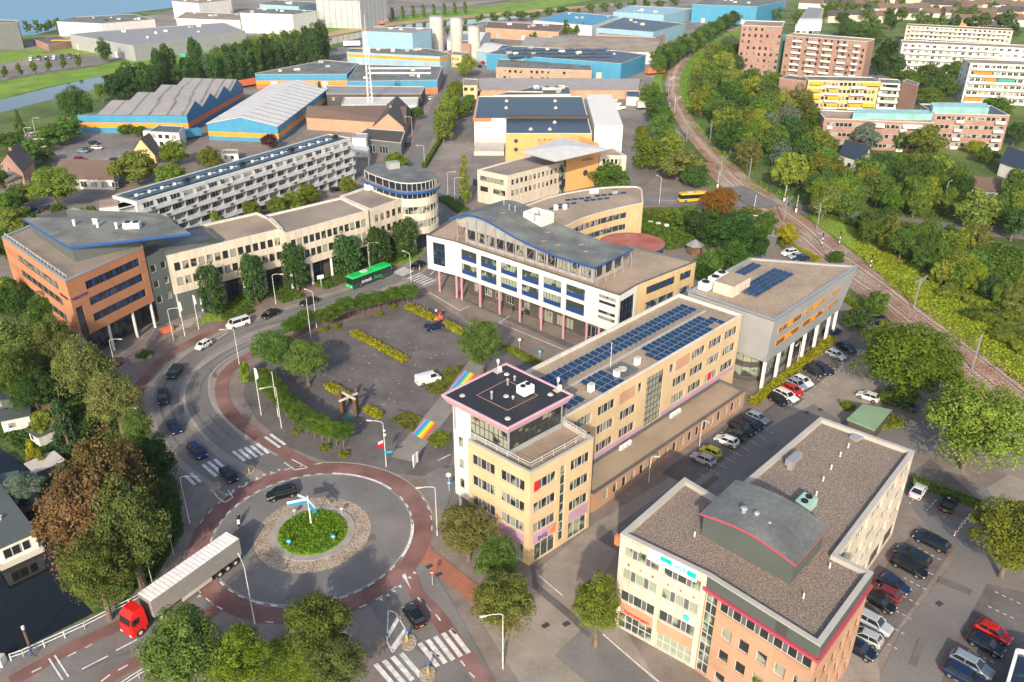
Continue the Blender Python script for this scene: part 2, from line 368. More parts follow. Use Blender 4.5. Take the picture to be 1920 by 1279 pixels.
# water
m_wat, _t, _b = nodes('water'); _b.inputs['Base Color'].default_value = (.008, .011, .012, 1); _b.inputs['Roughness'].default_value = .06; _b.inputs['Specular IOR Level'].default_value = .35
_n = N(_t, 'ShaderNodeTexNoise', i_Scale=1.2, i_Detail=3.0); _bp = N(_t, 'ShaderNodeBump', i_Strength=.06); _t.links.new(_n.outputs[0], _bp.inputs['Height']); _t.links.new(_bp.outputs[0], _b.inputs['Normal'])
m_riv, _t, _b = nodes('river_water'); _b.inputs['Base Color'].default_value = (.13, .27, .40, 1); _b.inputs['Roughness'].default_value = .45; _b.inputs['Specular IOR Level'].default_value = .6
_n = N(_t, 'ShaderNodeTexNoise', i_Scale=.15, i_Detail=6.0); _bp = N(_t, 'ShaderNodeBump', i_Strength=.12); _t.links.new(_n.outputs[0], _bp.inputs['Height']); _t.links.new(_bp.outputs[0], _b.inputs['Normal'])
sheet('river', .1, m_riv, (-900, -120), (420, -120), (352, -20), (330, 14), (215, 28), (150, 45), (62, 66), (0, 70), (-500, 120))
sheet('canal', .03, m_wat, (-60, 228), (0, 212), (60, 196), (125, 180), (210, 160), (330, 140), (610, 86), (690, 68), (790, 52), (1000, 36), (1150, 26), (1150, 20), (1000, 28), (780, 44), (700, 56), (620, 70), (400, 112), (200, 140), (90, 165), (0, 188), (-60, 200))
sheet('canal_basin', .03, m_wat, (-260, 850), (0, 840), (60, 880), (85, 960), (120, 1090), (175, 1150), (60, 1208), (0, 1236), (-260, 1400))
# paved areas
sheet('pavement', .02, g_pave, (-80, 1420), (0, 1235), (230, 1130), (290, 1085), (345, 1000), (330, 900), (250, 840), (245, 780), (225, 700), (120, 620), (40, 540), (-200, 480), (-200, 330), (60, 330), (380, 240), (800, 240), (1200, 300), (1400, 385), (1510, 480), (1600, 560), (1760, 690), (1880, 790), (2100, 910), (2100, 1420))
sheet('industrial_ground', .035, g_ind, (380, 245), (300, 262), (60, 308), (150, 240), (215, 190), (500, 142), (620, 95), (700, 68), (1000, 30), (1250, -8), (1500, -22), (1470, 16), (1350, 52), (1262, 96), (1238, 150), (1248, 215), (1286, 262), (1190, 372), (860, 300), (800, 300), (560, 262))
sheet('industrial_ground', .04, g_ind, (0, 92), (110, 66), (330, 18), (420, -30), (1100, -60), (1000, -6), (800, 22), (640, 46), (400, 82), (210, 118), (0, 150))
sheet('grass_verge', .05, g_grass, (0, 96), (80, 92), (95, 105), (50, 112), (0, 120))
sheet('grass_verge', .05, g_grass, (80, 98), (180, 82), (250, 90), (200, 103), (140, 104))
sheet('dike', .06, g_grass, (-60, 160), (0, 148), (210, 113), (400, 78), (640, 46), (800, 24), (1010, 0), (1200, -26), (1240, -22), (1010, 18), (800, 38), (700, 52), (600, 70), (400, 108), (215, 138), (90, 163), (0, 186), (-60, 200))
sheet('sand_track', .08, g_sand, (560, 74), (620, 60), (720, 44), (830, 33), (960, 22), (1150, 6), (1150, 10), (960, 27), (830, 38), (720, 50), (620, 68), (560, 80))
rib('dike_road', [(-60, 160), (0, 150), (120, 131), (215, 114), (400, 79), (560, 55), (640, 45), (800, 24), (1000, 0)], 9, .25, g_ind)
sheet('street', .05, g_asphl, (1690, 175), (1640, 120), (1600, 150), (1660, 200), (1720, 150))
# the parking square and other dark paved parts
sheet('parking_square', .04, g_dark, (455, 740), (470, 690), (545, 640), (640, 606), (700, 582), (790, 552), (870, 560), (1180, 690), (1060, 760), (850, 830), (845, 884), (790, 893), (720, 886), (600, 862), (540, 838), (480, 785))
sheet('forecourt', .048, g_pave, (795, 548), (830, 545), (1060, 650), (1170, 690), (1130, 720), (925, 640), (865, 600))
sheet('pavement_plain', .045, g_pale, (1000, 1075), (1110, 985), (1280, 880), (1440, 770), (1530, 700), (1600, 655), (1660, 700), (1570, 760), (1440, 850), (1300, 930), (1170, 1010), (1120, 1100), (1240, 1290), (980, 1290), (880, 1130))
rib('road', [(1150, 1030), (1260, 948), (1400, 858), (1480, 808), (1560, 765)], 5.5, .051, g_asphl)
sheet('parking_area', .054, g_dark, (1240, 888), (1400, 765), (1452, 792), (1292, 912))
sheet('parking_area', .054, g_dark, (1440, 735), (1610, 622), (1650, 640), (1488, 764))
sheet('pavement_tan', .056, g_pale, (1500, 745), (1620, 655), (1700, 690), (1640, 750), (1580, 790))
sheet('road', .05, g_asphl, (1560, 790), (1700, 700), (1800, 720), (1760, 850), (1700, 850), (1620, 800))
sheet('parking_area', .054, g_dark, (1690, 905), (1745, 860), (1845, 945), (1830, 985), (1720, 935))
sheet('road', .05, g_asphl, (1700, 925), (1905, 905), (1960, 1010), (1880, 1120), (1780, 1290), (1640, 1290), (1690, 1180), (1790, 1050), (1715, 960))
sheet('parking_area', .054, g_dark, (1722, 985), (1790, 1025), (1640, 1240), (1570, 1240), (1600, 1140))
sheet('parking_area', .054, g_dark, (1850, 1095), (1960, 1120), (1960, 1330), (1745, 1330), (1790, 1210))
sheet('pavement_tan', .056, g_pale, (1570, 1215), (1640, 1215), (1655, 1300), (1560, 1300))
sheet('pavement_tan', .056, g_pale, (1850, 915), (1890, 890), (1960, 915), (1940, 960), (1870, 950))
sheet('road', .058, g_asph, (1105, 1165), (1240, 1290), (1160, 1330), (1040, 1230))
sheet('road', .052, g_asph, (800, 888), (850, 868), (880, 900), (900, 960), (850, 975), (800, 930))
sheet('parking_area', .05, g_ind, (70, 300), (110, 268), (258, 262), (240, 300), (150, 330))
sheet('pavement_strip', .06, g_dark, (994, 1062), (1003, 1060), (1008, 1095), (1075, 1150), (1110, 1190), (1102, 1196), (1060, 1155), (1000, 1105))
# roads of the curve: two lanes, a paved median, verges and cycle paths
LL = [(800, 250), (782, 300), (822, 345), (842, 378), (838, 425), (815, 470), (775, 507), (735, 526), (690, 541), (640, 556), (579, 577), (507, 601), (446, 624), (384, 658), (345, 688), (318, 722), (312, 765), (332, 812), (372, 858), (420, 892), (452, 918)]
RL = [(868, 388), (862, 425), (835, 480), (800, 520), (745, 546), (700, 559), (640, 577), (590, 594), (540, 612), (485, 636), (428, 664), (388, 694), (368, 728), (375, 768), (408, 808), (455, 845), (510, 872), (545, 890)]
rib('road_margin', [(x*.5+a*.5, y*.5+b*.5) for (x, y), (a, b) in zip(LL[4:], RL[1:])], 12.5, .06, g_pale)
rib('road', [(868, 60), (862, 95), (845, 145), (815, 215), (790, 270), (782, 300), (790, 330)], 7, .07, g_asphl)
rib('road', LL[1:], 4.4, .075, g_asphl); rib('road', RL, 4.2, .079, g_asphl)
rib('kerb', [(484, 632), (425, 656), (384, 682), (358, 708), (346, 735), (349, 768), (368, 800), (392, 828)], .5, .11, g_kerb)
rib('kerb', [(480, 648), (428, 673), (398, 700), (392, 728), (402, 760), (432, 795), (475, 828), (520, 855)], .35, .11, g_kerb)
rib('cycle_path', [(1000, 0)]*0+[(620, 533), (575, 541), (520, 555), (470, 575), (427, 606), (372, 634), (308, 672), (270, 712), (253, 755), (262, 800)], 2.1, .083, g_red)
rib('cycle_path', [(780, 548), (700, 578), (640, 595), (590, 612), (545, 632), (492, 655), (443, 682), (420, 708), (416, 738), (430, 772), (465, 806), (520, 843), (580, 874), (640, 886)], 2.4, .087, g_red)
rib('road', [(100, 1292), (180, 1246), (240, 1213), (320, 1165), (400, 1110), (450, 1070)], 7.6, .07, g_asph)
rib('road', [(735, 1070), (760, 1110), (800, 1190), (850, 1290), (880, 1360)], 9.5, .07, g_asph)
rib('road', [(1130, 372), (1240, 375), (1330, 378), (1420, 384), (1520, 394), (1640, 410), (1760, 425), (1920, 440), (2100, 452)], 9, .065, g_asph)
rib('road', [(790, 330), (760, 318), (700, 322), (640, 330)], 6, .064, g_asphl)
rib('cycle_path', [(20, 1279), (137, 1214), (230, 1170), (310, 1120), (385, 1070)], 1.9, .082, g_red)
rib('cycle_path', [(160, 1300), (211, 1268), (258, 1240), (330, 1196), (420, 1130)], 1.8, .082, g_red)
rib('cycle_path', [(765, 1068), (783, 1116), (818, 1154), (862, 1217), (900, 1268), (930, 1310)], 2.1, .085, g_red)
rib('cycle_path', [(782, 1000), (793, 1035), (832, 1068), (893, 1117), (960, 1175)], 2.7, .09, g_redl)
rib('footpath', [(-60, 1280), (0, 1252), (130, 1190), (235, 1140), (275, 1112)], 2.6, .08, g_asph)
rib('road', [(1500, 398), (1600, 412)], 2, .0651, g_asph)
# roundabout
RCX, RCY = -28.1, 91.8
def ring(name, r0, r1, z, mat, n=96, h=False, a0=0, a1=360, kind='structure'):
    mb = MB()
    for i in range(n):
        t0, t1 = R(a0+(a1-a0)*i/n), R(a0+(a1-a0)*(i+1)/n)
        p = [(RCX+r*math.cos(t), RCY+r*math.sin(t)) for r, t in ((r0, t0), (r1, t0), (r1, t1), (r0, t1))]
        if h: mb.prism(p, 0, z, mat, bot=False)
        else: mb.face([(x, y, z) for x, y in p], mat)
    return struct(name, mb)
g_cob = M('cobble_setts', (.56, .44, .33), var=.12, scale=.5)
_t = g_cob.node_tree; _b = _t.nodes['Principled BSDF']; _g = N(_t, 'ShaderNodeNewGeometry'); _v = N(_t, 'ShaderNodeTexVoronoi', i_Scale=5.2); _t.links.new(_g.outputs['Position'], _v.inputs['Vector'])
_c = N(_t, 'ShaderNodeMapRange', i_To_Min=1.2, i_To_Max=.42); _c.inputs['From Min'].default_value = .1; _c.inputs['From Max'].default_value = .62; _t.links.new(_v.outputs['Distance'], _c.inputs['Value'])
_h = N(_t, 'ShaderNodeVectorMath', operation='SCALE'); _t.links.new(_b.inputs['Base Color'].links[0].from_socket, _h.inputs[0]); _t.links.new(_c.outputs[0], _h.inputs['Scale']); _t.links.new(_h.outputs[0], _b.inputs['Base Color'])
ring('cycle_path', 14.0, 16.9, .092, g_red)
ring('roundabout_road', 8, 14.1, .096, g_asph)
ring('roundabout_apron', 5.9, 8.1, .14, g_cob, h=True)
ring('roundabout_kerb', 4.8, 5.9, .26, g_kerb, h=True)
ring('kerb', 16.9, 17.15, .10, g_kerb, n=60, a0=15, a1=100)
sheet_gr = MB().prism([(RCX+4.9*math.cos(R(a)), RCY+4.9*math.sin(R(a))) for a in range(0, 360, 12)], 0, .3, g_grass)
struct('roundabout_lawn', sheet_gr)
# painted markings
mk = MB()
def dash(p, q, w=.18, z=.112, raw=False):
    a, b = (p, q) if raw else (G(*p), G(*q))
    A = Vector(a); B = Vector(b); d = B-A; n = Vector((-d.y, d.x)).normalized()*w/2
    mk.face([(*(A-n), z), (*(B-n), z), (*(B+n), z), (*(A+n), z)], g_mark)
def arc(r, a0, a1, w=.2, z=.112):
    n = max(1, int(abs(a1-a0)/3))
    for i in range(n):
        t0, t1 = R(a0+(a1-a0)*i/n), R(a0+(a1-a0)*(i+1)/n)
        mk.face([(RCX+rr*math.cos(t), RCY+rr*math.sin(t), z) for rr, t in ((r-w/2, t0), (r+w/2, t0), (r+w/2, t1), (r-w/2, t1))], g_mark)
def shark(r, a, s=.55):
    t = R(a); e = Vector((math.cos(t), math.sin(t))); f = Vector((-e.y, e.x)); c = Vector((RCX, RCY))+e*r
    mk.face([(*(c+f*s*.45), .113), (*(c-f*s*.45), .113), (*(c+e*s), .113)][::-1], g_mark)
for a in range(0, 360, 8):
    if 38 < a < 92 or -1 <= a < 1 or 337 < a: continue
    arc(14.05, a, a+4.2)
arc(14.05, 46, 90, .34); arc(14.05, -24, 10, .4); arc(14.05, 252, 268, .4)
for a in list(range(98, 172, 8))+list(range(205, 240, 8))+list(range(262, 320, 8))+list(range(2, 34, 8)): arc(16.8, a, a+3.6, .16)
for a in (120, 124, 128, 132, 138, 142, 146, 150, 214, 218, 222, 226, 312, 315.5, 319, 322.5, 329, 332.5): shark(17.0, a)
def zebra(p, q, n, lenpx, w=.55):
    """n bars between p and q, each running along the pixel offset lenpx"""
    for i in range(n):
        t = i/(n-1) if n > 1 else 0; u = p[0]+(q[0]-p[0])*t; v = p[1]+(q[1]-p[1])*t
        dash((u, v), (u+lenpx[0], v+lenpx[1]), w)
zebra((380, 872), (402, 862), 3, (26, 22)); zebra((348, 893), (358, 888), 2, (18, 17), .5)
zebra((437, 847), (482, 833), 5, (22, 18)); zebra((497, 820), (507, 815), 2, (28, 20), .5)
zebra((704, 1246), (752, 1226), 4, (38, 44), .6); zebra((787, 1207), (845, 1182), 5, (34, 44), .6)
zebra((737, 512), (753, 518), 5, (22, -10), .5); zebra((764, 523), (792, 535), 6, (24, -10), .5)
for p, q in (((728, 1146), (726, 1205)), ((726, 1205), (736, 1225)), ((736, 1225), (764, 1188)), ((764, 1188), (742, 1150)), ((742, 1150), (728, 1146))): dash(p, q, .16)
dash((727, 1195), (748, 1158), .5); dash((735, 1218), (760, 1182), .5)
for p, q in (((154, 1256), (203, 1231)), ((218, 1221), (258, 1200)), ((60, 1262), (78, 1253)), ((127, 1232), (143, 1224)), ((160, 1216), (174, 1209)), ((190, 1279), (207, 1266)), ((222, 1258), (240, 1248)), ((92, 1236), (118, 1276)), ((103, 1230), (129, 1270)),
             ((533, 868), (553, 882)), ((547, 862), (577, 878)), ((553, 882), (577, 878)), ((409, 935), (422, 943)), ((422, 943), (437, 934)), ((400, 922), (409, 935)), ((428, 920), (437, 934)),
             ((783, 1121), (790, 1130)), ((799, 1134), (807, 1147)), ((817, 1153), (826, 1165)), ((845, 1180), (855, 1190)), ((864, 1240), (872, 1250)), ((880, 1262), (890, 1272)), ((1010, 1080), (1055, 1118)), ((1130, 1190), (1185, 1238)), ((1185, 1238), (1260, 1300)),
             ((935, 606), (955, 594)), ((935, 606), (1058, 657)), ((427, 624), (385, 650)), ((753, 524), (768, 523)), ((806, 517), (815, 508)), ((822, 506), (832, 500)), ((805, 549), (862, 583)), ((862, 583), (880, 575)), ((806, 1224), (824, 1232)), ((1235, 378), (1285, 375)), ((820, 865), (845, 853))): dash(p, q, .2)
_a, _b2, _c2 = G(753, 1080), G(760, 1076), G(771, 1107)
mk.face([(*_a, .113), (*_c2, .113), (*_b2, .113)], g_mark)
# small broken bay markings on the square and the car parks
rr = random.Random(3)
for i in range(210):
    u, v = rr.uniform(580, 900), rr.uniform(575, 830)
    x, y = G(u, v)
    if u < 560+(v-600)*.4 or v > 640+.75*(900-u) or v < 600-(u-560)*.12: continue
    if rr.random() < .6: mk.box((x, y, .05), (.2, .16, .01), g_mark, .6)
def bays(p, q, n, dx, dy, k=4):
    for i in range(n):
        t = i/max(1, n-1); u = p[0]+(q[0]-p[0])*t; v = p[1]+(q[1]-p[1])*t
        for j in range(k): dash((u+dx*j/k, v+dy*j/k), (u+dx*(j+.5)/k, v+dy*(j+.5)/k), .12, .064)
bays((1310, 888), (1425, 800), 9, 26, 14); bays((1450, 760), (1600, 655), 11, 32, 16)
bays((1735, 1000), (1640, 1195), 8, 48, 26); bays((1865, 1110), (1790, 1275), 7, 55, 26); bays((1705, 945), (1800, 985), 4, 22, -24)
struct('road_markings', mk)
m_pt = M('asphalt_patch', (.135, .127, .122), var=.12, scale=.5, fine=.1, fscale=9); mp_ = MB()
for u, v, a_, b_, an_ in ((690, 1010, 2.2, 1.2, .3), (455, 1000, 1.6, 3.0, .8), (560, 1120, 3.2, .9, .1), (740, 1130, 1.2, 2.6, .5), (340, 770, 1.0, 3.4, .2), (400, 700, .8, 4, .6), (520, 605, 4, .9, .7), (690, 548, 3, .8, .7), (790, 1215, 1.4, 2.2, .9), (200, 1240, 5, .7, .5), (300, 1185, 2, 1.2, .5), (1330, 905, 4, 1.0, .8), (1450, 835, 3, 1.2, .8), (1790, 1100, 1.4, 4, .9), (1720, 1225, 5, .8, .95), (1500, 395, 6, 1.2, 0)):
    x, y = G(u, v, 0); mp_.box((x, y, .05), (a_, b_, .055), m_pt, an_)
struct('road_patches', mp_)
# paved islands
for i, (u, v, r) in enumerate(((467, 882, 1.0), (767, 1206, .95), (802, 1266, .95), (404, 915, .9))):
    x, y = G(u, v); mb = MB(); mb.prism([(x+r*math.cos(R(a)), y+r*1.3*math.sin(R(a))) for a in range(0, 360, 24)], 0, .2, g_kerb, g_cob); struct('traffic_island', mb)
# rainbow strips and the pale footpath over the square
rib('footpath', [(752, 862), (790, 816), (850, 742), (905, 672)], 4.0, .095, M('pale_slabs', (.24, .215, .2), var=.1, scale=.4, fine=.06))
def rainbow(a, b, c, d):
    A, B, C, D = [Vector(G(*p)) for p in (a, b, c, d)]; mb = MB()     # A,B = violet edge ; D,C = red edge
    cols = [(.45, .28, .6), (.02, .32, .7), (.1, .55, .25), (.85, .75, .05), (.9, .42, .02), (.8, .1, .03)]
    for i, co in enumerate(cols):
        t0, t1 = i/6, (i+1)/6; m = M('rainbow_stripe', co, var=.05)
        mb.face([(*A.lerp(D, t0), .101), (*A.lerp(D, t1), .101), (*B.lerp(C, t1), .101), (*B.lerp(C, t0), .101)], m)
    struct('rainbow_path', mb)
rainbow((772, 814), (798, 786), (819, 795), (795, 826))
rainbow((838, 735), (872, 695), (893, 704), (858, 748))
# planted beds
def bed(*pts, z=.14): return sheet('planting_bed', z, g_moss, *pts)
bed((730, 788), (765, 772), (792, 784), (775, 812)); bed((800, 826), (820, 808), (845, 815), (845, 830), (818, 842))
bed((795, 732), (838, 690), (868, 688), (838, 735), (830, 745)); bed((928, 640), (985, 660), (960, 668))
bed((1300, 395), (1412, 400), (1478, 452), (1470, 470), (1440, 440), (1250, 470), (1200, 440), (1205, 400)); bed((1200, 390), (1300, 388), (1310, 400), (1210, 402))
sheet('grass_verge', .07, g_grass, (640, 520), (560, 535), (500, 562), (430, 600), (385, 606), (365, 612), (400, 575), (520, 520), (640, 490), (790, 468), (800, 482), (740, 498))
sheet('grass_verge', .07, g_grass, (480, 1330), (505, 1200), (600, 1190), (650, 1330))
sheet('grass_verge', .05, g_grass, (1262, 170), (1268, 150), (1300, 96), (1350, 62), (1400, 48), (1400, 60), (1352, 78), (1300, 120), (1286, 160), (1296, 215), (1330, 262), (1400, 340), (1470, 372), (1425, 368), (1345, 310), (1290, 235))
sheet('grass_verge', .05, g_grass, (1600, 470), (1680, 545), (1780, 625), (1930, 735), (1930, 670), (1810, 580), (1710, 505), (1625, 440), (1550, 395), (1500, 398))
sheet('grass_verge', .05, g_grass, (1240, 150), (1258, 96), (1330, 56), (1330, 50), (1245, 98), (1225, 150), (1234, 215), (1262, 262), (1268, 250), (1246, 212))
sheet('lawn', .05, g_grass, (1840, 475), (1960, 478), (1960, 545), (1900, 520))
rib('footpath', [(1790, 462), (1850, 472), (1930, 482), (2000, 492)], 3, .07, g_ind)
sheet('garden', .05, g_grass, (700, 770)) if False else None
# railway bed
T1 = [(1420, 45), (1380, 54), (1340, 67), (1303, 88), (1275, 118), (1262, 150), (1265, 183), (1276, 211), (1295, 243), (1318, 272), (1347, 304), (1390, 346), (1423, 363), (1460, 390), (1513, 428), (1549, 462), (1593, 489), (1655, 533), (1712, 577), (1768, 617), (1832, 664), (1865, 689), (1940, 748), (2030, 815)]
T2 = [(1347, 318), (1362, 338), (1390, 361), (1437, 397), (1480, 428), (1506, 447), (1544, 481), (1608, 529), (1637, 549), (1700, 600), (1760, 648), (1815, 690), (1880, 745), (1990, 835)]
_bedc = [T1[i] for i in range(0, 11)]
rib('railway_bed', T1[:11], 7.5, .09, g_bal); rib('railway_bed', [(1340, 305), (1376, 340), (1408, 362), (1448, 393), (1497, 428), (1528, 453), (1568, 485), (1632, 532), (1690, 577), (1750, 622), (1822, 677), (1872, 716), (1960, 790), (2030, 845)], 12.5, .094, g_bal)
m_rail = M('rusty_rail', (.17, .085, .05), rough=.5, var=.1); m_slp = M('sleeper', (.33, .27, .23), var=.15, scale=2)
def track(px, label):
    c = crv([(x, y, 0) for x, y in PX(0, *px)], 10)
    t = thing('railway_track', label, 'railway track', (c[0][0], c[0][1], 0))
    for sgn in (-1, 1):
        mb = MB()
        for side in (1,):
            L1, R1 = ribbon(c, 1.5+.07); L0, R0 = ribbon(c, 1.5-.07)
            A, B = (L1, L0) if sgn > 0 else (R1, R0)
            for i in range(len(c)-1): mb.prism([A[i], A[i+1], B[i+1], B[i]], .1, .3, m_rail, bot=False)
        mb.obj('rail', t)
    mb = MB(); acc = 0
    for i in range(len(c)-1):
        a = Vector(c[i][:2]); b = Vector(c[i+1][:2]); d = b-a; L = d.length
        if L < 1e-6: continue
        ang = math.atan2(d.y, d.x); s = -acc % .7
        far = a.y > 330
        st = 1.4 if far else .7
        s = 0.0
        while s < L:
            p = a+d*(s/L); mb.box((p.x, p.y, .05), (.26, 2.5, .13), m_slp, ang); s += st
    tag(mb.obj('sleepers', t), kind='stuff')
track(T1, 'outer curving railway track along the grass embankment'); track(T2, 'inner railway track nearest the car parks')
rib('level_crossing', [(1372, 352), (1440, 390)], 9.0, .3, g_asph)
# tyre darkened lanes and joints on the carriageways
m_tyre = M('tyre_worn_asphalt', (.150, .141, .137), var=.2, scale=.2, fine=.1, fscale=8)
_lc = [(x, y) for x, y in PX(0, *LL[3:])]; _rc = [(x, y) for x, y in PX(0, *RL)]
for _c in (_lc, _rc):
    _cc = crv([(x, y, 0) for x, y in _c], 6); _L, _R2 = ribbon(_cc, 1.7)
    for _q in (_L, _R2): rib('tyre_track', _q[::3], .45, .084, m_tyre, raw=True, n=3)
ring('gutter', 13.75, 13.9, .1, g_kerb)
# ================================================================ building kit
_WC = {}
def win_mesh(w, h, st):
    key = (round(w, 1), round(h, 1), st)
    if key in _WC: return _WC[key]
    w, h = round(w, 1), round(h, 1)
    fr, gl, pn = {'L': (m_frame, m_glass, m_panel), 'D': (m_framed, m_glass, m_panel), 'G': (m_frame, m_glassg, m_panel), 'B': (m_framed, m_glassg, m_bpan), 'S': (m_framed, m_glassd, m_bpan), 'W': (m_whp, m_glass, m_whp)}[st[0]]
    k = st[1:]; a = MB(); b = MB(); t = .07
    def fbox(x0, x1, z0, z1, m=fr, y0=-.07, y1=.0): a.prism([(x0, y0), (x1, y0), (x1, y1), (x0, y1)], z0, z1, m)
    fbox(0, w, 0, t); fbox(0, w, h-t, h); fbox(0, t, t, h-t); fbox(w-t, w, t, h-t)
    def pane(x0, x1, z0, z1, m=gl): b.face([(x0, -.015, z0), (x1, -.015, z0), (x1, -.015, z1), (x0, -.015, z1)], m)
    if k.startswith('alt'):                      # glass, panel, glass, panel, glass
        n = int(k[3:]); pw = w/(n*1.0+(n-1)*.6); x = 0
        for i in range(n):
            pane(x, x+pw, 0, h); x += pw
            if i < n-1:
                fbox(x-.04, x+.04, t, h-t, y1=.03); fbox(x+.041, x+.6*pw-.041, t, h-t, pn, -.05, -.02); fbox(x+.6*pw-.04, x+.6*pw+.04, t, h-t, y1=.03); x += .6*pw
    elif k.startswith('m'):                      # n mullions
        n = int(k[1:]); pane(0, w, 0, h)
        for i in range(1, n): fbox(w*i/n-.035, w*i/n+.035, t, h-t)
    elif k.startswith('s'):                      # strip: glass / blue panels alternating
        n = int(k[1:]); q = w/n
        for i in range(n):
            if i % 3 == 2: fbox(q*i+.02, q*i+q*.8, t, h-t, pn, -.05, -.02)
            else: pane(q*i, q*(i+1), 0, h)
            if i: fbox(q*i-.03, q*i+.03, t, h-t)
    elif k.startswith('p'):                      # panes above, coloured panel below
        n = int(k[1:]); z = h*.36; fbox(t, w-t, t, z, pn, -.05, -.02); fbox(t, w-t, z, z+.06); pane(0, w, z, h)
        for i in range(1, n): fbox(w*i/n-.035, w*i/n+.035, z+.06, h-t)
    elif k.startswith('g'):                      # curtain wall grid n x m
        n, mm = int(k[1]), int(k[2:]); pane(0, w, 0, h)
        for i in range(1, n): fbox(w*i/n-.04, w*i/n+.04, t, h-t)
        for j in range(1, mm): fbox(t, w-t, h*j/mm-.06, h*j/mm+.06, y0=-.06, y1=-.005)
    else: pane(0, w, 0, h)
    _WC[key] = (a.mesh('window'), b.mesh('pane')); return _WC[key]
def put_win(root, p, ang, w, h, st, z, nrm, name='window', solo=False, rec=.14):
    """frame at the opening with its glass as a sub-part"""
    f, g = win_mesh(w, h, st); x, y = p[0]-nrm[0]*rec, p[1]-nrm[1]*rec
    o = link(name, f, root, (x-root.location.x, y-root.location.y, z-root.location.z), ang)
    o.scale = (w/round(w, 1), 1, h/round(h, 1))
    link('pane', g, o); return o
def far_win(w, h, st='D'):
    key = ('far', round(w, 1), round(h, 1), st)
    if key in _WC: return _WC[key]
    w, h = round(w, 1), round(h, 1); a = MB(); fr = {'D': m_framed, 'L': m_frame, 'W': m_whp}[st[0]]
    a.prism([(0, -.1), (w, -.1), (w, .0), (0, .0)], 0, h, fr, bot=True)
    n = max(1, round(w/1.1)); e = .06
    for i in range(n):
        x0, x1 = w*i/n+e, w*(i+1)/n-e
        a.face([(x0, -.104, e), (x1, -.104, e), (x1, -.104, h-e), (x0, -.104, h-e)], m_glass)
    _WC[key] = a.mesh('window'); return _WC[key]
def walls(root, poly, z0, z1, mat, specs=None, name='wall', rec=.14, far=False, mats=None):
    """specs: {edge index: [(s0, s1, za, zb, style), ...]} openings in metres along the edge.
    near buildings get real openings with recessed windows, far ones get framed windows set proud"""
    specs = specs or {}; mb = MB(); n = len(poly)
    for i in range(n):
        a = Vector(poly[i][:2]); b = Vector(poly[(i+1) % n][:2]); d = b-a; Lg = d.length; t = d/Lg; nr = (t.y, -t.x); ang = math.atan2(t.y, t.x)
        m = (mats or {}).get(i, mat); ops = [o for o in specs.get(i, []) if o[1] > 0 and o[0] < Lg]
        P = lambda s, z, dep=0.0: (a.x+t.x*s-nr[0]*dep, a.y+t.y*s-nr[1]*dep, z)
        if far or not ops:
            mb.face([P(0, z0), P(Lg, z0), P(Lg, z1), P(0, z1)], m)
            for (s0, s1, za, zb, st) in ops:
                x, y, _ = P(s0, za)
                link('window', far_win(s1-s0, zb-za, st), root, (x-root.location.x, y-root.location.y, za), ang)
            continue
        us = sorted({0.0, Lg}|{max(0, o[0]) for o in ops}|{min(Lg, o[1]) for o in ops}); ws = sorted({z0, z1}|{o[2] for o in ops}|{o[3] for o in ops})
        for u0, u1 in zip(us, us[1:]):
            for w0, w1 in zip(ws, ws[1:]):
                cu, cw = (u0+u1)/2, (w0+w1)/2
                if any(o[0] < cu < o[1] and o[2] < cw < o[3] for o in ops): continue
                mb.face([P(u0, w0), P(u1, w0), P(u1, w1), P(u0, w1)], m)
        for (s0, s1, za, zb, st) in ops:
            s0, s1 = max(0, s0), min(Lg, s1)
            e = rec
            for q in ([P(s0, za), P(s0, za, e), P(s0, zb, e), P(s0, zb)], [P(s1, za, e), P(s1, za), P(s1, zb), P(s1, zb, e)], [P(s0, za), P(s1, za), P(s1, za, e), P(s0, za, e)], [P(s0, zb, e), P(s1, zb, e), P(s1, zb), P(s0, zb)]): mb.face(q, m)
            put_win(root, P(s0, za), ang, s1-s0, zb-za, st, za, nr, rec=rec)
    return mb.obj(name, root)
def roof(root, poly, z, mat, par=.5, th=.35, cap=None, name='roof', wallm=None):
    """flat roof below a parapet with a coping"""
    ins = inset(poly, th)
    MB().sheet(ins, z-par, mat).obj(name, root)
    mb = MB(); n = len(poly); out = inset(poly, -.05)
    for i in range(n):
        j = (i+1) % n
        mb.face([(*poly[j], z-.02)]*0 or [(*out[i], z), (*out[j], z), (*ins[j], z), (*ins[i], z)], cap or m_cop)
        mb.face([(*ins[i], z), (*ins[j], z), (*ins[j], z-par), (*ins[i], z-par)], cap or m_cop)
        mb.face([(*out[j], z), (*out[i], z), (*out[i], z-.16), (*out[j], z-.16)], cap or m_cop)
        mb.face([(*out[i], z-.16), (*poly[i], z-.16), (*poly[j], z-.16), (*out[j], z-.16)][::-1], cap or m_cop)
    mb.obj('parapet', root)
def row(s0, s1, n, w, za, zb, st):
    """n openings of width w spread from s0 to s1"""
    if n == 1: return [(s0, s0+w, za, zb, st)]
    return [(s0+(s1-s0-w)*i/(n-1), s0+(s1-s0-w)*i/(n-1)+w, za, zb, st) for i in range(n)]
def rows(s0, s1, n, w, zs, h, st): return [o for z in zs for o in row(s0, s1, n, w, z, z+h, st)]
def oriented(poly):
    """(ccw polygon, index map) keeping edge i = poly[i]->poly[i+1] readable"""
    return poly
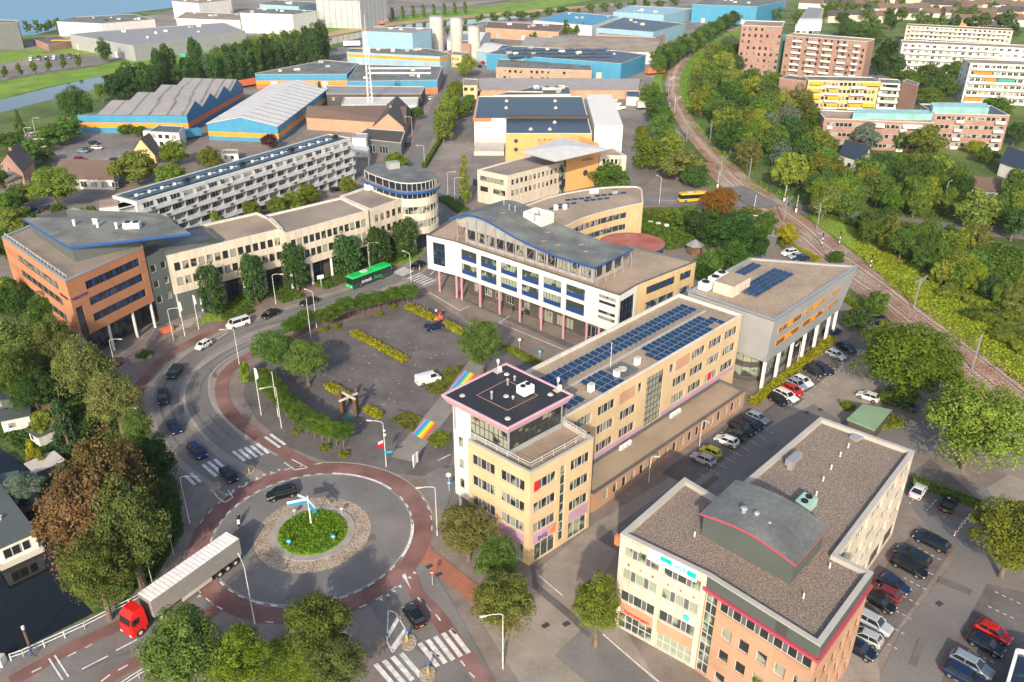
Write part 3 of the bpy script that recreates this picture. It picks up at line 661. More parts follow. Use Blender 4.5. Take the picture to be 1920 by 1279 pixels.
def text(body, size, mat, root, loc, ang, tilt=90, ext=.03, name='lettering', align='CENTER'):
    """raised letters standing on a wall that faces away from angle ang's left side"""
    cu = bpy.data.curves.new(name, 'FONT'); cu.body = body; cu.size = size; cu.extrude = ext; cu.align_x = align
    o = bpy.data.objects.new(name, cu); COL.objects.link(o); cu.materials.append(mat)
    bpy.context.view_layer.update(); me = bpy.data.meshes.new_from_object(o); bpy.data.objects.remove(o)
    me.transform(Matrix.Rotation(R(tilt), 4, 'X'))
    if not me.materials: me.materials.append(mat)
    q = link(name, me, root, (loc[0]-root.location.x, loc[1]-root.location.y, loc[2]-root.location.z), ang); return q
def on_wall(poly, i, s, z, off=.06):
    a = Vector(poly[i]); b = Vector(poly[(i+1) % len(poly)]); t = (b-a).normalized()
    return (a.x+t.x*s+t.y*off, a.y+t.y*s-t.x*off, z), math.atan2(t.y, t.x)
def wall_panel(root, poly, i, s0, s1, za, zb, mat, name='panel', off=.05, depth=.05):
    (x0, y0, _), an = on_wall(poly, i, s0, 0, off); (x1, y1, _), _ = on_wall(poly, i, s1, 0, off); (x2, y2, _), _ = on_wall(poly, i, s1, 0, off-depth-.03); (x3, y3, _), _ = on_wall(poly, i, s0, 0, off-depth-.03)
    return MB().prism([(x0, y0), (x1, y1), (x2, y2), (x3, y3)], za, zb, mat).obj(name, root)
def rooflight(mb, x, y, z, s=1.0, m=None): mb.box((x, y, z), (s, s, .35), m_conl, .5, m_metal)
def vent(root, x, y, z, r=.22, h=1.0, mat=None, name='roof_vent'):
    mb = MB(); mb.tube((x, y, z), (x, y, z+h), r, mat or m_metal, 8); mb.tube((x, y, z+h), (x, y, z+h+.15), r*1.5, mat or m_metal, 8, r*.9); return mb.obj(name, root)
def hvac(root, x, y, z, sx, sy, h, rz, mat=None, fans=2, name='air_handling_unit'):
    mb = MB(); m = mat or m_whp; mb.box((x, y, z+.15), (sx, sy, h), m, rz); mb.box((x, y, z), (sx*.9, sy*.9, .15), m_blk, rz)
    co, si = math.cos(rz), math.sin(rz)
    for k in range(fans):
        o = (k-(fans-1)/2)*sx/fans; mb.tube((x+o*co, y+o*si, z+h+.15), (x+o*co, y+o*si, z+h+.28), min(sx/fans, sy)*.38, m_blk, 12)
    return mb.obj(name, root)
def column_mb(p, z0, z1, r, mat, top=None):
    q = top or p; return MB().tube((*p, z0), (*q, z1), r, mat, 10)
def railing(root, pts, z, h=1.0, mat=None, name='railing'):
    mb = MB(); m = mat or m_pole
    for a, b in zip(pts, pts[1:]):
        mb.tube((*a, z+h), (*b, z+h), .04, m, 5); mb.tube((*a, z+h*.5), (*b, z+h*.5), .03, m, 5)
        L = (Vector(b)-Vector(a)).length; k = max(1, int(L/1.8))
        for i in range(k+1):
            p = Vector(a).lerp(Vector(b), i/k); mb.tube((p.x, p.y, z), (p.x, p.y, z+h), .03, m, 4)
    return mb.obj(name, root)
def solar_mesh():
    mb = MB(); cell = M('solar_cells', (.012, .035, .085), rough=.15, var=.25, scale=.7, spec=.9); al = M('solar_frame', (.2, .28, .36), rough=.4, var=.05)
    t = R(12); w, d = 1.65, 1.0
    def pl(x0, x1, y0, y1, z, m): mb.face([(x0, y0*math.cos(t), z+y0*math.sin(t)), (x1, y0*math.cos(t), z+y0*math.sin(t)), (x1, y1*math.cos(t), z+y1*math.sin(t)), (x0, y1*math.cos(t), z+y1*math.sin(t))], m)
    pl(0, w, 0, d, .12, al); pl(.04, w-.04, .04, d-.04, .126, cell); mb.face([(0, d*math.cos(t), 0), (w, d*math.cos(t), 0), (w, d*math.cos(t), .12+d*math.sin(t)), (0, d*math.cos(t), .12+d*math.sin(t))][::-1], al)
    return mb.mesh('solar_panel')
_SOL = solar_mesh()
def solar(root, origin, ang, nx, ny, z, dx=1.7, dy=1.15, skip=()):
    co, si = math.cos(ang), math.sin(ang); k = 0
    for j in range(ny):
        for i in range(nx):
            if (i, j) in skip: continue
            x, y = origin[0]+i*dx*co-j*dy*si, origin[1]+i*dx*si+j*dy*co
            link('solar_panel', _SOL, root, (x-root.location.x, y-root.location.y, z), ang); k += 1
    return k
def simple_block(name, label, poly, z1, wall, roofm, specs=None, cap=None, cat='building', par=.5, group=None, far=True, z0=0):
    poly = ccw(poly) if specs is None else poly
    c = (sum(p[0] for p in poly)/len(poly), sum(p[1] for p in poly)/len(poly), 0)
    t = thing(name, label, cat, c, group=group)
    walls(t, poly, z0, z1, wall, specs, far=far); roof(t, poly, z1, roofm, par=par, cap=cap); return t
def quad(a, b, dep):
    """ccw footprint whose front edge is a->b (seen by the camera) and which runs dep metres back"""
    A, B = Vector(a), Vector(b); t = (B-A).normalized(); nb = Vector((-t.y, t.x))
    return [tuple(A), tuple(B), tuple(B+nb*dep), tuple(A+nb*dep)]
# ================================================================ the office quarter
def root_of(name, label, poly, cat='building', group=None):
    return thing(name, label, cat, (sum(p[0] for p in poly)/len(poly), sum(p[1] for p in poly)/len(poly), 0), group=group)
def vec(p, q): v = Vector(q)-Vector(p); return v.normalized(), v.length
# ---- 1. corner office with black roof, long wing and low annex
A, B, C, D = (-5.9, 92.7), (2.4, 85.4), (11.1, 93.4), (6.6, 98.6)
rt = root_of('office_building', 'yellow brick office with pink rimmed black tower roof and a long solar panelled wing', [A, B, C])
cb = [A, B, C, D, (.2, 100.2)]
zr = (11.8, 8.35, 4.95)
fl = rows(.7, 10.1, 2, 4.2, zr, 1.75, 'Lalt3')
fr = rows(.7, 4.8, 1, 4.1, zr, 1.7, 'Lalt3')+rows(7.5, 11.2, 1, 3.7, zr, 1.75, 'Lalt3')+[(5.55, 6.55, .9, 13.6, 'Gg18'), (1.0, 4.9, .1, 3.0, 'Gg31'), (7.5, 11.2, .1, 3.0, 'Gg31')]
walls(rt, cb, 0, 15.4, m_yellow, {0: fl+[(.9, 4.9, .1, 3.0, 'Gg31'), (5.9, 10.0, .1, 3.0, 'Gg31')], 1: fr}, rec=.22)
roof(rt, cb, 15.4, m_gravel, par=.7)
for i, s0, s1 in ((0, .65, 5.0), (0, 5.8, 10.2), (1, .65, 4.9), (1, 7.4, 11.3)): wall_panel(rt, cb, i, s0, s1, 3.2, 4.75, m_lilac, 'lilac_panel')
railing(rt, inset(cb, .7)[:4], 15.4, .8)
(px, py, _), an = on_wall(cb, 1, 2.4, 0, .1)
text('ING', 1.0, M('navy_lettering', (.02, .02, .16), rough=.4), rt, (px, py, 3.5), an)
(px, py, _), an = on_wall(cb, 1, 4.3, 0, .1)
lion = MB(); co, si = math.cos(an), math.sin(an)
lp = [(-.5, 0), (.35, 0), (.45, .25), (.3, .35), (.32, .75), (.6, .95), (.5, 1.3), (.15, 1.35), (-.05, 1.1), (-.15, .8), (-.45, .7), (-.55, .35)]
f0 = [(px+x*co-(-.0)*si, py+x*si, 3.45+z) for x, z in lp]; f1 = [(a+.08*si, b-.08*co, c) for a, b, c in f0]
lion.face(f1, M('orange_emblem', (.8, .2, .03)))
for i in range(len(f0)): j = (i+1) % len(f0); lion.face([f0[i], f0[j], f1[j], f1[i]], lion.mats[0])
lion.obj('emblem', rt)
wall_panel(rt, cb, 1, .75, 1.7, 11.9, 13.5, m_red, 'red_panel', off=-.05, depth=.04)
# tower storey
tw = [(-8.0, 96.7), (-.4, 89.9), (7.0, 96.9), (-.9, 104.9)]
gw = lambda L, k: [(.15, L-.15, 15.5, 18.5, 'Dg%d%d' % (k, 2))]
walls(rt, tw, 14.6, 18.9, m_gcl, {0: [(3.2, 10.0, 15.5, 18.5, 'Dg82')], 1: [(.2, 10.0, 15.5, 18.5, 'Dg82')]}, 'tower_wall')
sl = [(-8.1, 96.8), (-5.6, 94.5), (-2.2, 98.3), (-4.7, 100.6)]
walls(rt, sl, 3.4, 18.95, m_white, {0: [(.9, 1.9, z, z+1.7, 'Lm1') for z in (12.0, 8.4, 5.0)]}, 'white_slab')
MB().sheet(sl, 3.4, m_gry).obj('slab_underside', rt)
column_mb((-7.4, 96.6), 0, 3.4, .22, m_pole).obj('column', rt)
rf = PX(19.7, (827, 742), (952, 806), (1076, 742), (949, 682)); rl = inset(rf, .6)
MB().frust(rl, 18.55, rf, 19.7, m_pinkf, m_black).obj('tower_roof', rt)
kb = MB(); ri = inset(rf, .28)
for i in range(4):
    j = (i+1) % 4; kb.prism([rf[i], rf[j], ri[j], ri[i]], 19.7, 19.88, m_pinkf)
kb.obj('roof_rim', rt)
ln = MB(); r2 = inset(rf, 3.4)
for i in range(4): ln.bar(r2[i], r2[(i+1) % 4], .06, 19.7, 19.76, m_redbrick)
ln.obj('lightning_strip', rt)
x, y = G(985, 738, 19.7); hvac(rt, x, y, 19.7, 1.9, 1.6, 1.2, .75)
for u, v, h in ((922, 748, 1.1), (952, 722, .9), (965, 714, .7), (962, 748, .35)):
    x, y = G(u, v, 19.7); vent(rt, x, y, 19.7, .16, h)
dm = MB()
for u, v in ((867, 742), (949, 743), (1032, 740), (952, 785), (950, 702)):
    x, y = G(u, v, 19.7); dm.tube((x, y, 19.7), (x, y, 19.85), .42, m_conl, 12, .3)
dm.obj('roof_lights', rt)
for u, v in ((934, 697), (1046, 732)):
    x, y = G(u, v, 19.7); mb = MB(); mb.box((x, y, 19.7), (1.1, .9, .1), m_conl, .7); mb.tube((x, y, 19.8), (x, y, 21.3), .05, m_pole); mb.box((x, y, 21.2), (.35, .3, .5), m_whp); mb.tube((x+.3, y, 20), (x+.3, y, 20.5), .25, m_whp, 10); mb.obj('antenna', rt)
# wing
W0, W1, W2, W3 = (7.4, 99.5), (41.3, 134.3), (31.6, 143.4), (-2.3, 108.6)
wg = [W0, W1, W2, W3]; zs = (11.1, 7.75, 4.4)
ww = [o for s in (43.4, 38.3, 33.0) for z in zs for o in [(s, s+4.1, z, z+1.75, 'Lalt3')]]
ww += [(27.9, 32.0, z, z+1.75, 'Lalt3') for z in zs[1:]]+[(13.6, 17.6, z, z+1.75, 'Lalt3') for z in zs[1:]]+[(7.9, 12.0, z, z+1.75, 'Lalt3') for z in zs]+[(2.4, 6.4, z, z+1.75, 'Lalt3') for z in zs]
ww += [(20.2, 24.8, 3.6, 12.9, 'Dg58'), (26.5, 27.7, 11.1, 12.85, 'Lm1'), (17.9, 19.0, 11.1, 12.85, 'Lm1')]
walls(rt, wg, 0, 14.6, m_yellow, {0: ww, 1: rows(2, 11, 2, 3.5, zs, 1.7, 'Lalt3')}, 'wing_wall', rec=.22); roof(rt, wg, 14.6, m_gravel, par=.55, cap=m_capl)
wall_panel(rt, wg, 0, 28.2, 32.2, 11.0, 13.0, m_salmon, 'brick_panel'); wall_panel(rt, wg, 0, 13.0, 17.0, 11.0, 13.0, m_salmon, 'brick_panel')
for s0, s1 in ((2.3, 19.9), (25, 48)): wall_panel(rt, wg, 0, s0, s1, 3.55, 4.3, m_lilac, 'lilac_panel')
wall_panel(rt, wg, 0, 39.4, 40.5, 4.5, 6.05, m_red, 'red_panel', off=-.1, depth=.04)
tt, LL_ = vec(W0, W1); nb = Vector((-tt.y, tt.x)); ga = math.atan2(tt.y, tt.x)
def wpt(s, d): q = Vector(W0)+tt*s+nb*d; return (q.x, q.y)
zr_ = 14.15
MB().bar(wpt(1, 5.6), wpt(46, 5.9), .5, zr_, zr_+.12, m_cop).obj('walkway', rt)
for s0, n in ((1.8, 32),): solar(rt, wpt(s0, 10.4), ga-math.pi/2, 2, n, zr_, 1.72, 1.36)
solar(rt, wpt(2.6, 4.6), ga-math.pi/2, 2, 3, zr_, 1.72, 1.36); solar(rt, wpt(9.8, 5.3), ga-math.pi/2, 3, 4, zr_, 1.72, 1.36)
solar(rt, wpt(24.0, 5.3), ga-math.pi/2, 3, 15, zr_, 1.72, 1.36, skip=((0, 0), (0, 14), (2, 12), (2, 13)))
mb = MB().box((*wpt(17.8, 3.2), zr_), (4.0, 3.6, .05), m_felt, ga); mb.obj('roof_hatch', rt); x, y = wpt(17.8, 3.2); MB().tube((x, y, zr_), (x, y, zr_+.3), .7, m_conl, 12).obj('dome_light', rt)
for s, d in ((9.1, 2.5), (15.2, 2.4), (20.8, 2.6)):
    x, y = wpt(s, d); mb = MB(); mb.box((x, y, zr_), (.9, .7, 1.2), m_whp, ga); mb.box((x, y, zr_+1.2), (1.0, .8, .12), m_conl, ga); mb.obj('chimney', rt)
x, y = wpt(17, 5); MB().tube((x, y, zr_), (x, y, zr_+4.5), .05, m_pole).obj('antenna', rt)
# annex
an4 = [(11.9, 96.6), (41.4, 126.3), (37.6, 130.2), (8.2, 100.3)]
walls(rt, an4, 0, 3.5, m_salmon, {0: row(2.5, 40.6, 18, .95, .9, 2.7, 'Lm1')}, 'annex_wall'); roof(rt, an4, 3.5, m_gravel, par=.35, cap=m_capd)
for s in (12, 13, 14, 25.5, 26.5, 27.5):
    q = Vector(an4[0])+Vector((.707, .71))*s+Vector((-.71, .707))*4.3; mb = MB().box((q.x, q.y, 3.2), (.8, .35, .8), m_whp, ga); mb.tube((q.x+.1, q.y-.1, 3.6), (q.x+.3, q.y-.3, 3.6), .28, m_conl, 10); mb.obj('air_conditioner', rt)
# ---- 2. office with letting banner
T = [(12.7, 75.1), (21.4, 68.3), (30.4, 58.6), (39.6, 68.9), (36.6, 71.6), (54.1, 92.0), (44.2, 100.4), (29.3, 84.9), (26.0, 81.2), (22.1, 85.9)]
r2_ = root_of('office_building', 'cream and red brick office with gravel roof, red edged curved penthouse and a letting banner', T)
zt = (11.35, 7.95, 4.5)
e0 = rows(.6, 10.4, 2, 4.6, zt, 1.7, 'Galt3')+[(.6, 5.2, .15, 2.6, 'Gg52'), (5.8, 10.4, .15, 2.6, 'Gg52')]
e1 = [(.1, 1.6, .2, 12.2, 'Gg28')]+row(1.9, 12.8, 1, 10.9, 10.55, 12.25, 'Lalt7')+rows(2.6, 12.6, 5, 1.3, (7.1, 3.8, .3), 1.7, 'Lm1')
e2 = [(.5, 13.2, 10.6, 12.2, 'Dm10')]+rows(1, 13, 6, 1.2, (7.1, 3.8, .5), 1.7, 'Dm1')
e4 = rows(.8, 26.4, 5, 4.3, (11.6, 8.2, 4.8), 1.7, 'Galt3')+rows(.8, 26.4, 5, 4.3, (.4,), 2.6, 'Dg51')
walls(r2_, T, 0, 14.4, m_cream, {0: e0, 1: e1, 2: e2, 4: e4, 6: rows(1, 20, 4, 3.8, (11.4, 8, 4.6), 1.7, 'Galt3')}, rec=.24, mats={1: m_salmon, 2: m_salmon})
roof(r2_, T, 14.4, m_gravd, par=.6, th=.55, cap=m_cop)
for s0, s1 in ((.6, 5.2), (5.8, 10.4)): wall_panel(r2_, T, 0, s0, s1, 2.7, 4.35, m_salmon, 'brick_panel')
wall_panel(r2_, T, 1, 0, 13.2, 12.75, 14.25, m_dgr, 'cladding', off=.06); wall_panel(r2_, T, 2, 0, 13.7, 12.75, 14.25, m_dgr, 'cladding', off=.06)
wall_panel(r2_, T, 1, -.2, 13.4, 12.35, 12.7, m_redline, 'red_fascia', off=.35, depth=.3); wall_panel(r2_, T, 2, -.2, 13.8, 12.35, 12.7, m_redline, 'red_fascia', off=.35, depth=.3)
wall_panel(r2_, T, 0, .15, 2.75, 13.0, 14.1, m_conl, 'sign_board', off=.14)
bn = M('banner_white', (.72, .76, .78), rough=.5, var=.03)
wall_panel(r2_, T, 0, 3.75, 9.9, 12.75, 14.3, bn, 'banner', off=.16)
tq = M('turquoise', (.0, .50, .44), rough=.5, var=.03)
wall_panel(r2_, T, 0, 5.35, 6.75, 13.5, 14.1, tq, 'banner_stripe', off=.18); wall_panel(r2_, T, 0, 8.75, 9.8, 13.2, 13.95, tq, 'banner_stripe', off=.18)
(px, py, _), an = on_wall(T, 0, 7.75, 0, .24); text('TE HUUR', .78, tq, r2_, (px, py, 13.45), an)
(px, py, _), an = on_wall(T, 0, 3.1, 0, .12); text('Kampsraam', .72, m_red, r2_, (px, py, 3.0), an, name='shop_lettering')
x, y = on_wall(T, 0, .75, 0, .1)[0][:2]; mb = MB(); mb.tube((x, y, 3.3), (x+.05, y-.06, 3.3), .45, m_whp, 14); mb.obj('round_sign', r2_)
x, y = on_wall(T, 0, 9.3, 0, .05)[0][:2]; nx_, ny_ = on_wall(T, 0, 9.3, 0, .18)[0][:2]
mb = MB(); mb.tube((x, y, 7.05), (nx_, ny_, 7.05), .38, M('sky_blue_emblem', (.05, .42, .62)), 16); mb.obj('round_emblem', r2_)
for s in (1.4, 3.0, 4.6, 6.6, 8.2, 9.8):
    wall_panel(r2_, T, 0, s-.13, s+.13, 10.3, 10.56, (m_red if s in (1.4, 4.6) else m_oran2), 'square_tile', off=.05)
mb = MB().box((T[0][0]-.25, T[0][1]+.2, 12.6), (.6, .5, 1.3), m_oran2, -.7); mb.obj('corner_sign', r2_)
# penthouse with bowed roof
pb = [(22.2, 75.6), (30.2, 67.6), (35.4, 73.3), (27.4, 81.6)]
def bowed(root, p, zb, ztop, n, rise, over, mwall, mroof, medge, prof=None, th=.28):
    """walls below a roof that bows along the front edge p0->p1"""
    a, b, c, d = [Vector(q) for q in p]; t = (b-a).normalized(); m = Vector((-t.y, t.x)); mb = MB(); rf = MB()
    f = prof or (lambda k: ztop+rise*math.sin(math.pi*k))
    for i in range(n):
        k0, k1 = i/n, (i+1)/n
        for u, w, s in ((a, b, 1), (d, c, -1)):
            q = [(*u.lerp(w, k0), zb), (*u.lerp(w, k1), zb), (*u.lerp(w, k1), f(k1)), (*u.lerp(w, k0), f(k0))]
            mb.face(q if s > 0 else q[::-1], mwall)
    mb.face([(*b, zb), (*c, zb), (*c, f(1)), (*b, f(1))], mwall); mb.face([(*d, zb), (*a, zb), (*a, f(0)), (*d, f(0))], mwall)
    mb.obj('penthouse_wall', root)
    A0 = a-t*over-m*over; B0 = b+t*over-m*over; C0 = c+t*over+m*over; D0 = d-t*over+m*over; top = []; ed = MB()
    for i in range(n):
        k0, k1 = i/n, (i+1)/n; p0, p1, q1, q0 = A0.lerp(B0, k0), A0.lerp(B0, k1), D0.lerp(C0, k1), D0.lerp(C0, k0); z0, z1 = f(k0)+.06, f(k1)+.06
        rf.face([(*p0, z0+th), (*p1, z1+th), (*q1, z1+th), (*q0, z0+th)], mroof); rf.face([(*q0, z0), (*q1, z1), (*p1, z1), (*p0, z0)], mroof)
        ed.face([(*p0, z0), (*p1, z1), (*p1, z1+th), (*p0, z0+th)], medge); ed.face([(*q1, z1), (*q0, z0), (*q0, z0+th), (*q1, z1+th)], medge)
    ed.face([(*B0, f(1)+.06), (*C0, f(1)+.06), (*C0, f(1)+.06+th), (*B0, f(1)+.06+th)], medge); ed.face([(*D0, f(0)+.06), (*A0, f(0)+.06), (*A0, f(0)+.06+th), (*D0, f(0)+.06+th)], medge)
    ro = rf.obj('penthouse_roof', root); ed.obj('roof_edge', root); return ro
bowed(r2_, pb, 13.8, 16.6, 14, .9, .35, m_dgr, m_felt, m_redline)
for u, v, r, h in ((1394, 962, .3, 1.0), (1418, 968, .25, .8), (1443, 982, .2, .4)):
    x, y = G(u, v, 17.6); vent(r2_, x, y, 17.3, r, h)
x, y = G(1510, 950, 14); hvac(r2_, x, y, 13.8, 2.3, 1.8, 1.2, .8, M('mint_steel', (.32, .50, .44), rough=.5), 2)
x, y = G(1487, 868, 14); mb = MB().box((x, y, 14.2), (2.9, .9, .9), m_metal, .78); mb.box((x-.6, y-1.0, 13.8), (.9, .7, 1.4), m_metal, .78); mb.obj('air_handling_unit', r2_)
x, y = G(1606, 820, 14); mb = MB(); mb.box((x, y, 13.8), (1.6, 1.2, .4), m_metal, .6); mb.obj('skylight', r2_)
rr = random.Random(5)
mb = MB()
for u, v in ((1543, 902), (1558, 880), (1575, 856), (1590, 840), (1530, 930), (1302, 1006), (1506, 1122), (1555, 1065)):
    x, y = G(u, v, 13.8); mb.tube((x, y, 13.8), (x, y, 14.5), .09, m_whp, 6)
mb.obj('vent_pipes', r2_)
# ---- 3. grey wedge hall on columns
g = [(33.3, 143.8), (46.2, 131.1), (70.4, 156.9), (49.5, 161.1)]
r3 = root_of('office_building', 'grey clad wedge shaped building raised on white columns with orange window strips', g)
gb = [(34.2, 143.6), (46.1, 131.9), (67.6, 154.9), (49.3, 160.2)]
MB().frust(gb, 6.0, g, 14.6, m_gcl, m_gcl).obj('upper_wall', r3)
roof(r3, g, 15.0, m_gravel, par=.35, th=.5, cap=m_metal)
t3, L3 = vec(gb[1], gb[2]); n3 = Vector((t3.y, -t3.x)); a3 = math.atan2(t3.y, t3.x)
tg, Lg3 = vec(g[1], g[2])
def gp(s, z, off=0.0):
    k = (z-6)/8.6; p = Vector(gb[1]).lerp(Vector(g[1]), k)+t3*s+n3*off; return (p.x, p.y, z)
for zz in (11.3, 8.5):
    for gi, (s0, s1) in enumerate(((2.4, 11.6), (13.0, 22.4), (24.2, 28.3))):
        mb = MB(); mb.face([gp(s0, zz, .06), gp(s1, zz, .06), gp(s1, zz+1.2, .1), gp(s0, zz+1.2, .1)], m_oran)
        for e in ([gp(s0, zz, -.1), gp(s0, zz, .06), gp(s0, zz+1.2, .1), gp(s0, zz+1.2, -.1)], [gp(s1, zz, .06), gp(s1, zz, -.1), gp(s1, zz+1.2, -.1), gp(s1, zz+1.2, .1)], [gp(s0, zz, -.1), gp(s1, zz, -.1), gp(s1, zz, .06), gp(s0, zz, .06)], [gp(s0, zz+1.2, .1), gp(s1, zz+1.2, .1), gp(s1, zz+1.2, -.1), gp(s0, zz+1.2, -.1)]): mb.face(e, m_oran)
        fo = mb.obj('window_strip', r3); pn = MB(); x = s0+.25
        while x < s1-.6:
            mid = (s0+s1)/2
            if gi == 2 or abs(x+.35-mid) > 1.0:
                for za in (.14, .66):
                    if rnd.random() < .93: pn.face([gp(x, zz+za, .11), gp(x+.62, zz+za, .11), gp(x+.62, zz+za+.4, .12), gp(x, zz+za+.4, .12)], m_glass)
            x += .8
        po = pn.obj('pane', r3); po.parent = fo; po.matrix_parent_inverse = Matrix(); po.location = (0, 0, 0)
bs = [(38.6, 144.5), (47.2, 135.5), (64.6, 154.2), (50.5, 158.0)]
walls(r3, bs, 0, 6.0, m_dkbrick, {1: rows(1.2, 24.5, 5, 4.1, (.9,), 4.6, 'Dg53'), 0: [(1, 11, .9, 5.4, 'Gg72')]}, 'ground_floor_wall')
for s in (.4, 5.8, 11.2, 16.6, 22.0, 27.4, 30.8):
    p = Vector(gb[1])+t3*s-n3*.25; mb = MB().bar(tuple(p-t3*.28), tuple(p+t3*.28), .45, 0, 6.0, m_whp); mb.obj('column', r3)
x, y = G(1405, 712, 0); dr = [(x+3.6*math.cos(R(a)), y+3.0+3.6*math.sin(R(a))) for a in range(0, 360, 24)]
mb = MB(); mb.prism(dr, 0, 1.0, m_dkbrick); mb.prism(dr, 1.0, 2.9, m_glassg); mb.prism(dr, 2.9, 4.1, m_dkbrick); mb.prism(dr, 4.1, 6.0, m_glassg); mb.obj('corner_drum', r3)
mb = MB()
for q in dr: mb.tube((*q, 1.0), (*q, 6.0), .06, m_framed, 4)
mb.obj('drum_mullions', r3)
x, y = G(1372, 535, 15.6); st = MB().box((x, y, 14.6), (6.4, 4.2, 2.3), m_cream, a3, m_gravel); st.obj('stair_house', r3)
for u, v in ((1322, 540), (1340, 530), (1352, 522)): x, y = G(u, v, 15); hvac(r3, x, y, 14.65, 2.0, 2.0, 1.5, a3, fans=1)
x, y = G(1412, 512, 14.8); solar(r3, (x-4, y-3.5), a3, 8, 2, 14.75, 1.2, 1.1)
x, y = G(1437, 553, 14.8); solar(r3, (x-2.2, y-1.2), a3, 12, 4, 14.75, 1.25, 1.1)
# ---- 4. white office with curved roof on pink columns
c = [(-19.4, 176.9), (-12.8, 172.8), (20.4, 143.9), (24.5, 149.1), (38.4, 161.4), (26.4, 170.0), (10, 172.5), (-13.5, 190)]
r4 = root_of('office_building', 'white office on pink columns with blue windows and a wavy blue edged roof', c)
wz = [(1.9+5.87*i, 6.6+5.87*i, z, z+2.55, 'Bp6') for i in range(6) for z in (10.15, 6.85)]+[(39.3, 43.3, z, z+.7, 'Dm4') for z in (12.2, 11.0, 8.9, 7.7)]
walls(r4, c, 5.8, 14.0, m_white, {1: wz, 2: [(.6, 5.9, 7.2, 12.4, 'Sg43')], 3: [(3, 12, 10.8, 12.5, 'Bs10'), (3, 12, 7.4, 9.1, 'Bs10'), (13.6, 17.4, 10.8, 12.5, 'Bs4'), (13.6, 17.4, 7.4, 9.1, 'Bs4')], 0: [(1.6, 5.0, 7.2, 12.6, 'Sg33')]}, rec=.25, mats={3: m_yel2, 4: m_yel2})
MB().sheet(c, 5.8, m_gry).obj('soffit', r4)
roof(r4, c, 14.0, m_gravel, par=.4, cap=m_capd)
cg = [(-10.2, 176.0), (21.0, 148.9), (36.5, 161.2), (24, 168), (8, 171), (-10, 186)]
walls(r4, cg, 0, 5.8, m_dkbrick, {0: rows(2, 14, 4, 2.2, (1.2,), 1.9, 'Lm3')+[(15.6, 18.6, .1, 3.6, 'Dg32'), (21, 25, .1, 2.9, 'Dm5'), (26, 30.5, .4, 2.8, 'Dm5'), (34, 39.5, .3, 3.0, 'Lm5')]}, 'ground_floor_wall')
t4, L4 = vec(c[1], c[2]); n4 = Vector((-t4.y, t4.x))
def cp(s, d=0): q = Vector(c[1])+t4*s+n4*d; return (q.x, q.y)
for s in (-5.8, -.2, 1.4, 7.1, 12.95, 18.8, 24.7, 30.6, 36.5, 39.5): column_mb(cp(s, .45), 0, 5.8, .27, m_pink).obj('column', r4)
pz = [cp(1.2, 2.2), cp(36.2, 2.2), cp(36.2, 12.5), cp(1.2, 12.5)]
ra = PX(0)  # roof outline follows the pixel survey of its four corners
def wave(k): return 17.35+.25*(1-k)*2+2.8*math.exp(-((k-.2)/.27)**2)-.3*math.exp(-((k-.8)/.15)**2)-1.3*math.exp(-((k)/.09)**2)
walls(r4, pz, 13.6, 17.0, m_gry, {0: rows(.8, 34.4, 12, 2.4, (14.3,), 2.3, 'Dm3'), 1: rows(.6, 9.8, 3, 2.5, (14.3,), 2.3, 'Dm3')}, 'penthouse_wall')
pz2 = [cp(-1.2, 1.9), cp(36.4, 1.9), cp(36.4, 12.8), cp(-1.2, 12.8)]
bowed(r4, pz2, 17.0, 17.2, 30, 0, 1.2, m_gry, m_felt, m_bfas, wave, .4)
tr = MB()
for i in range(14):
    s = 0.2+i*2.75; zt_ = wave(min(1, max(0, (s-1.2)/35)))
    tr.tube((*cp(s, .6), 13.9), (*cp(s, .9), zt_), .07, m_truss, 5)
    if i < 13:
        s2 = s+2.75; z2 = wave(min(1, max(0, (s2-1.2)/35))); tr.tube((*cp(s, .6), 13.9), (*cp(s2, .9), z2), .04, m_truss, 4)
    tr.tube((*cp(s, .6), 15.4), (*cp(s+2.6, .6), 15.4), .035, m_truss, 4)
for j in range(5):
    s = 38.2; tr.tube((*cp(s, .8+j*3.0), 13.7), (*cp(s-.4, .8+j*3.0), 17.3), .07, m_truss, 5)
    if j < 4: tr.tube((*cp(s, .8+j*3.0), 13.7), (*cp(s-.4, 3.8+j*3.0), 17.3), .04, m_truss, 4)
for zo in ((-1.5, 0, 13.8), (-2.4, 3, 13.8)): tr.tube((*cp(zo[0], 1+zo[1]), 13.8), (*cp(-.2, 1), wave(0)), .07, m_truss, 5)
tr.obj('truss', r4)
hb = [cp(12.2, 9.2), cp(17.2, 9.2), cp(17.2, 13.2), cp(12.2, 13.2)]
mb = MB()
for i in range(4): mb.bar(hb[i], hb[(i+1) % 4], .3, 18.9, 21.2, m_white)
mb.obj('roof_well', r4); mb = MB().sheet(inset(hb, .2), 19.4, m_blk); mb.obj('well_floor', r4)
for u, v in ((1002, 408), (1010, 400), (955, 392), (945, 385), (966, 394)):
    x, y = G(u, v, 21); vent(r4, x, y, 20.2, .14, 1.6, m_metal)
for s, d in ((9, 6), (20, 8), (25, 5), (28, 9), (31, 6.5), (22, 4)):
    x, y = cp(s, d); zz = wave((s-1.2)/35)+.46; MB().box((x, y, zz), (1.0, .5, .06), m_salmon, .4).obj('roof_patch', r4)
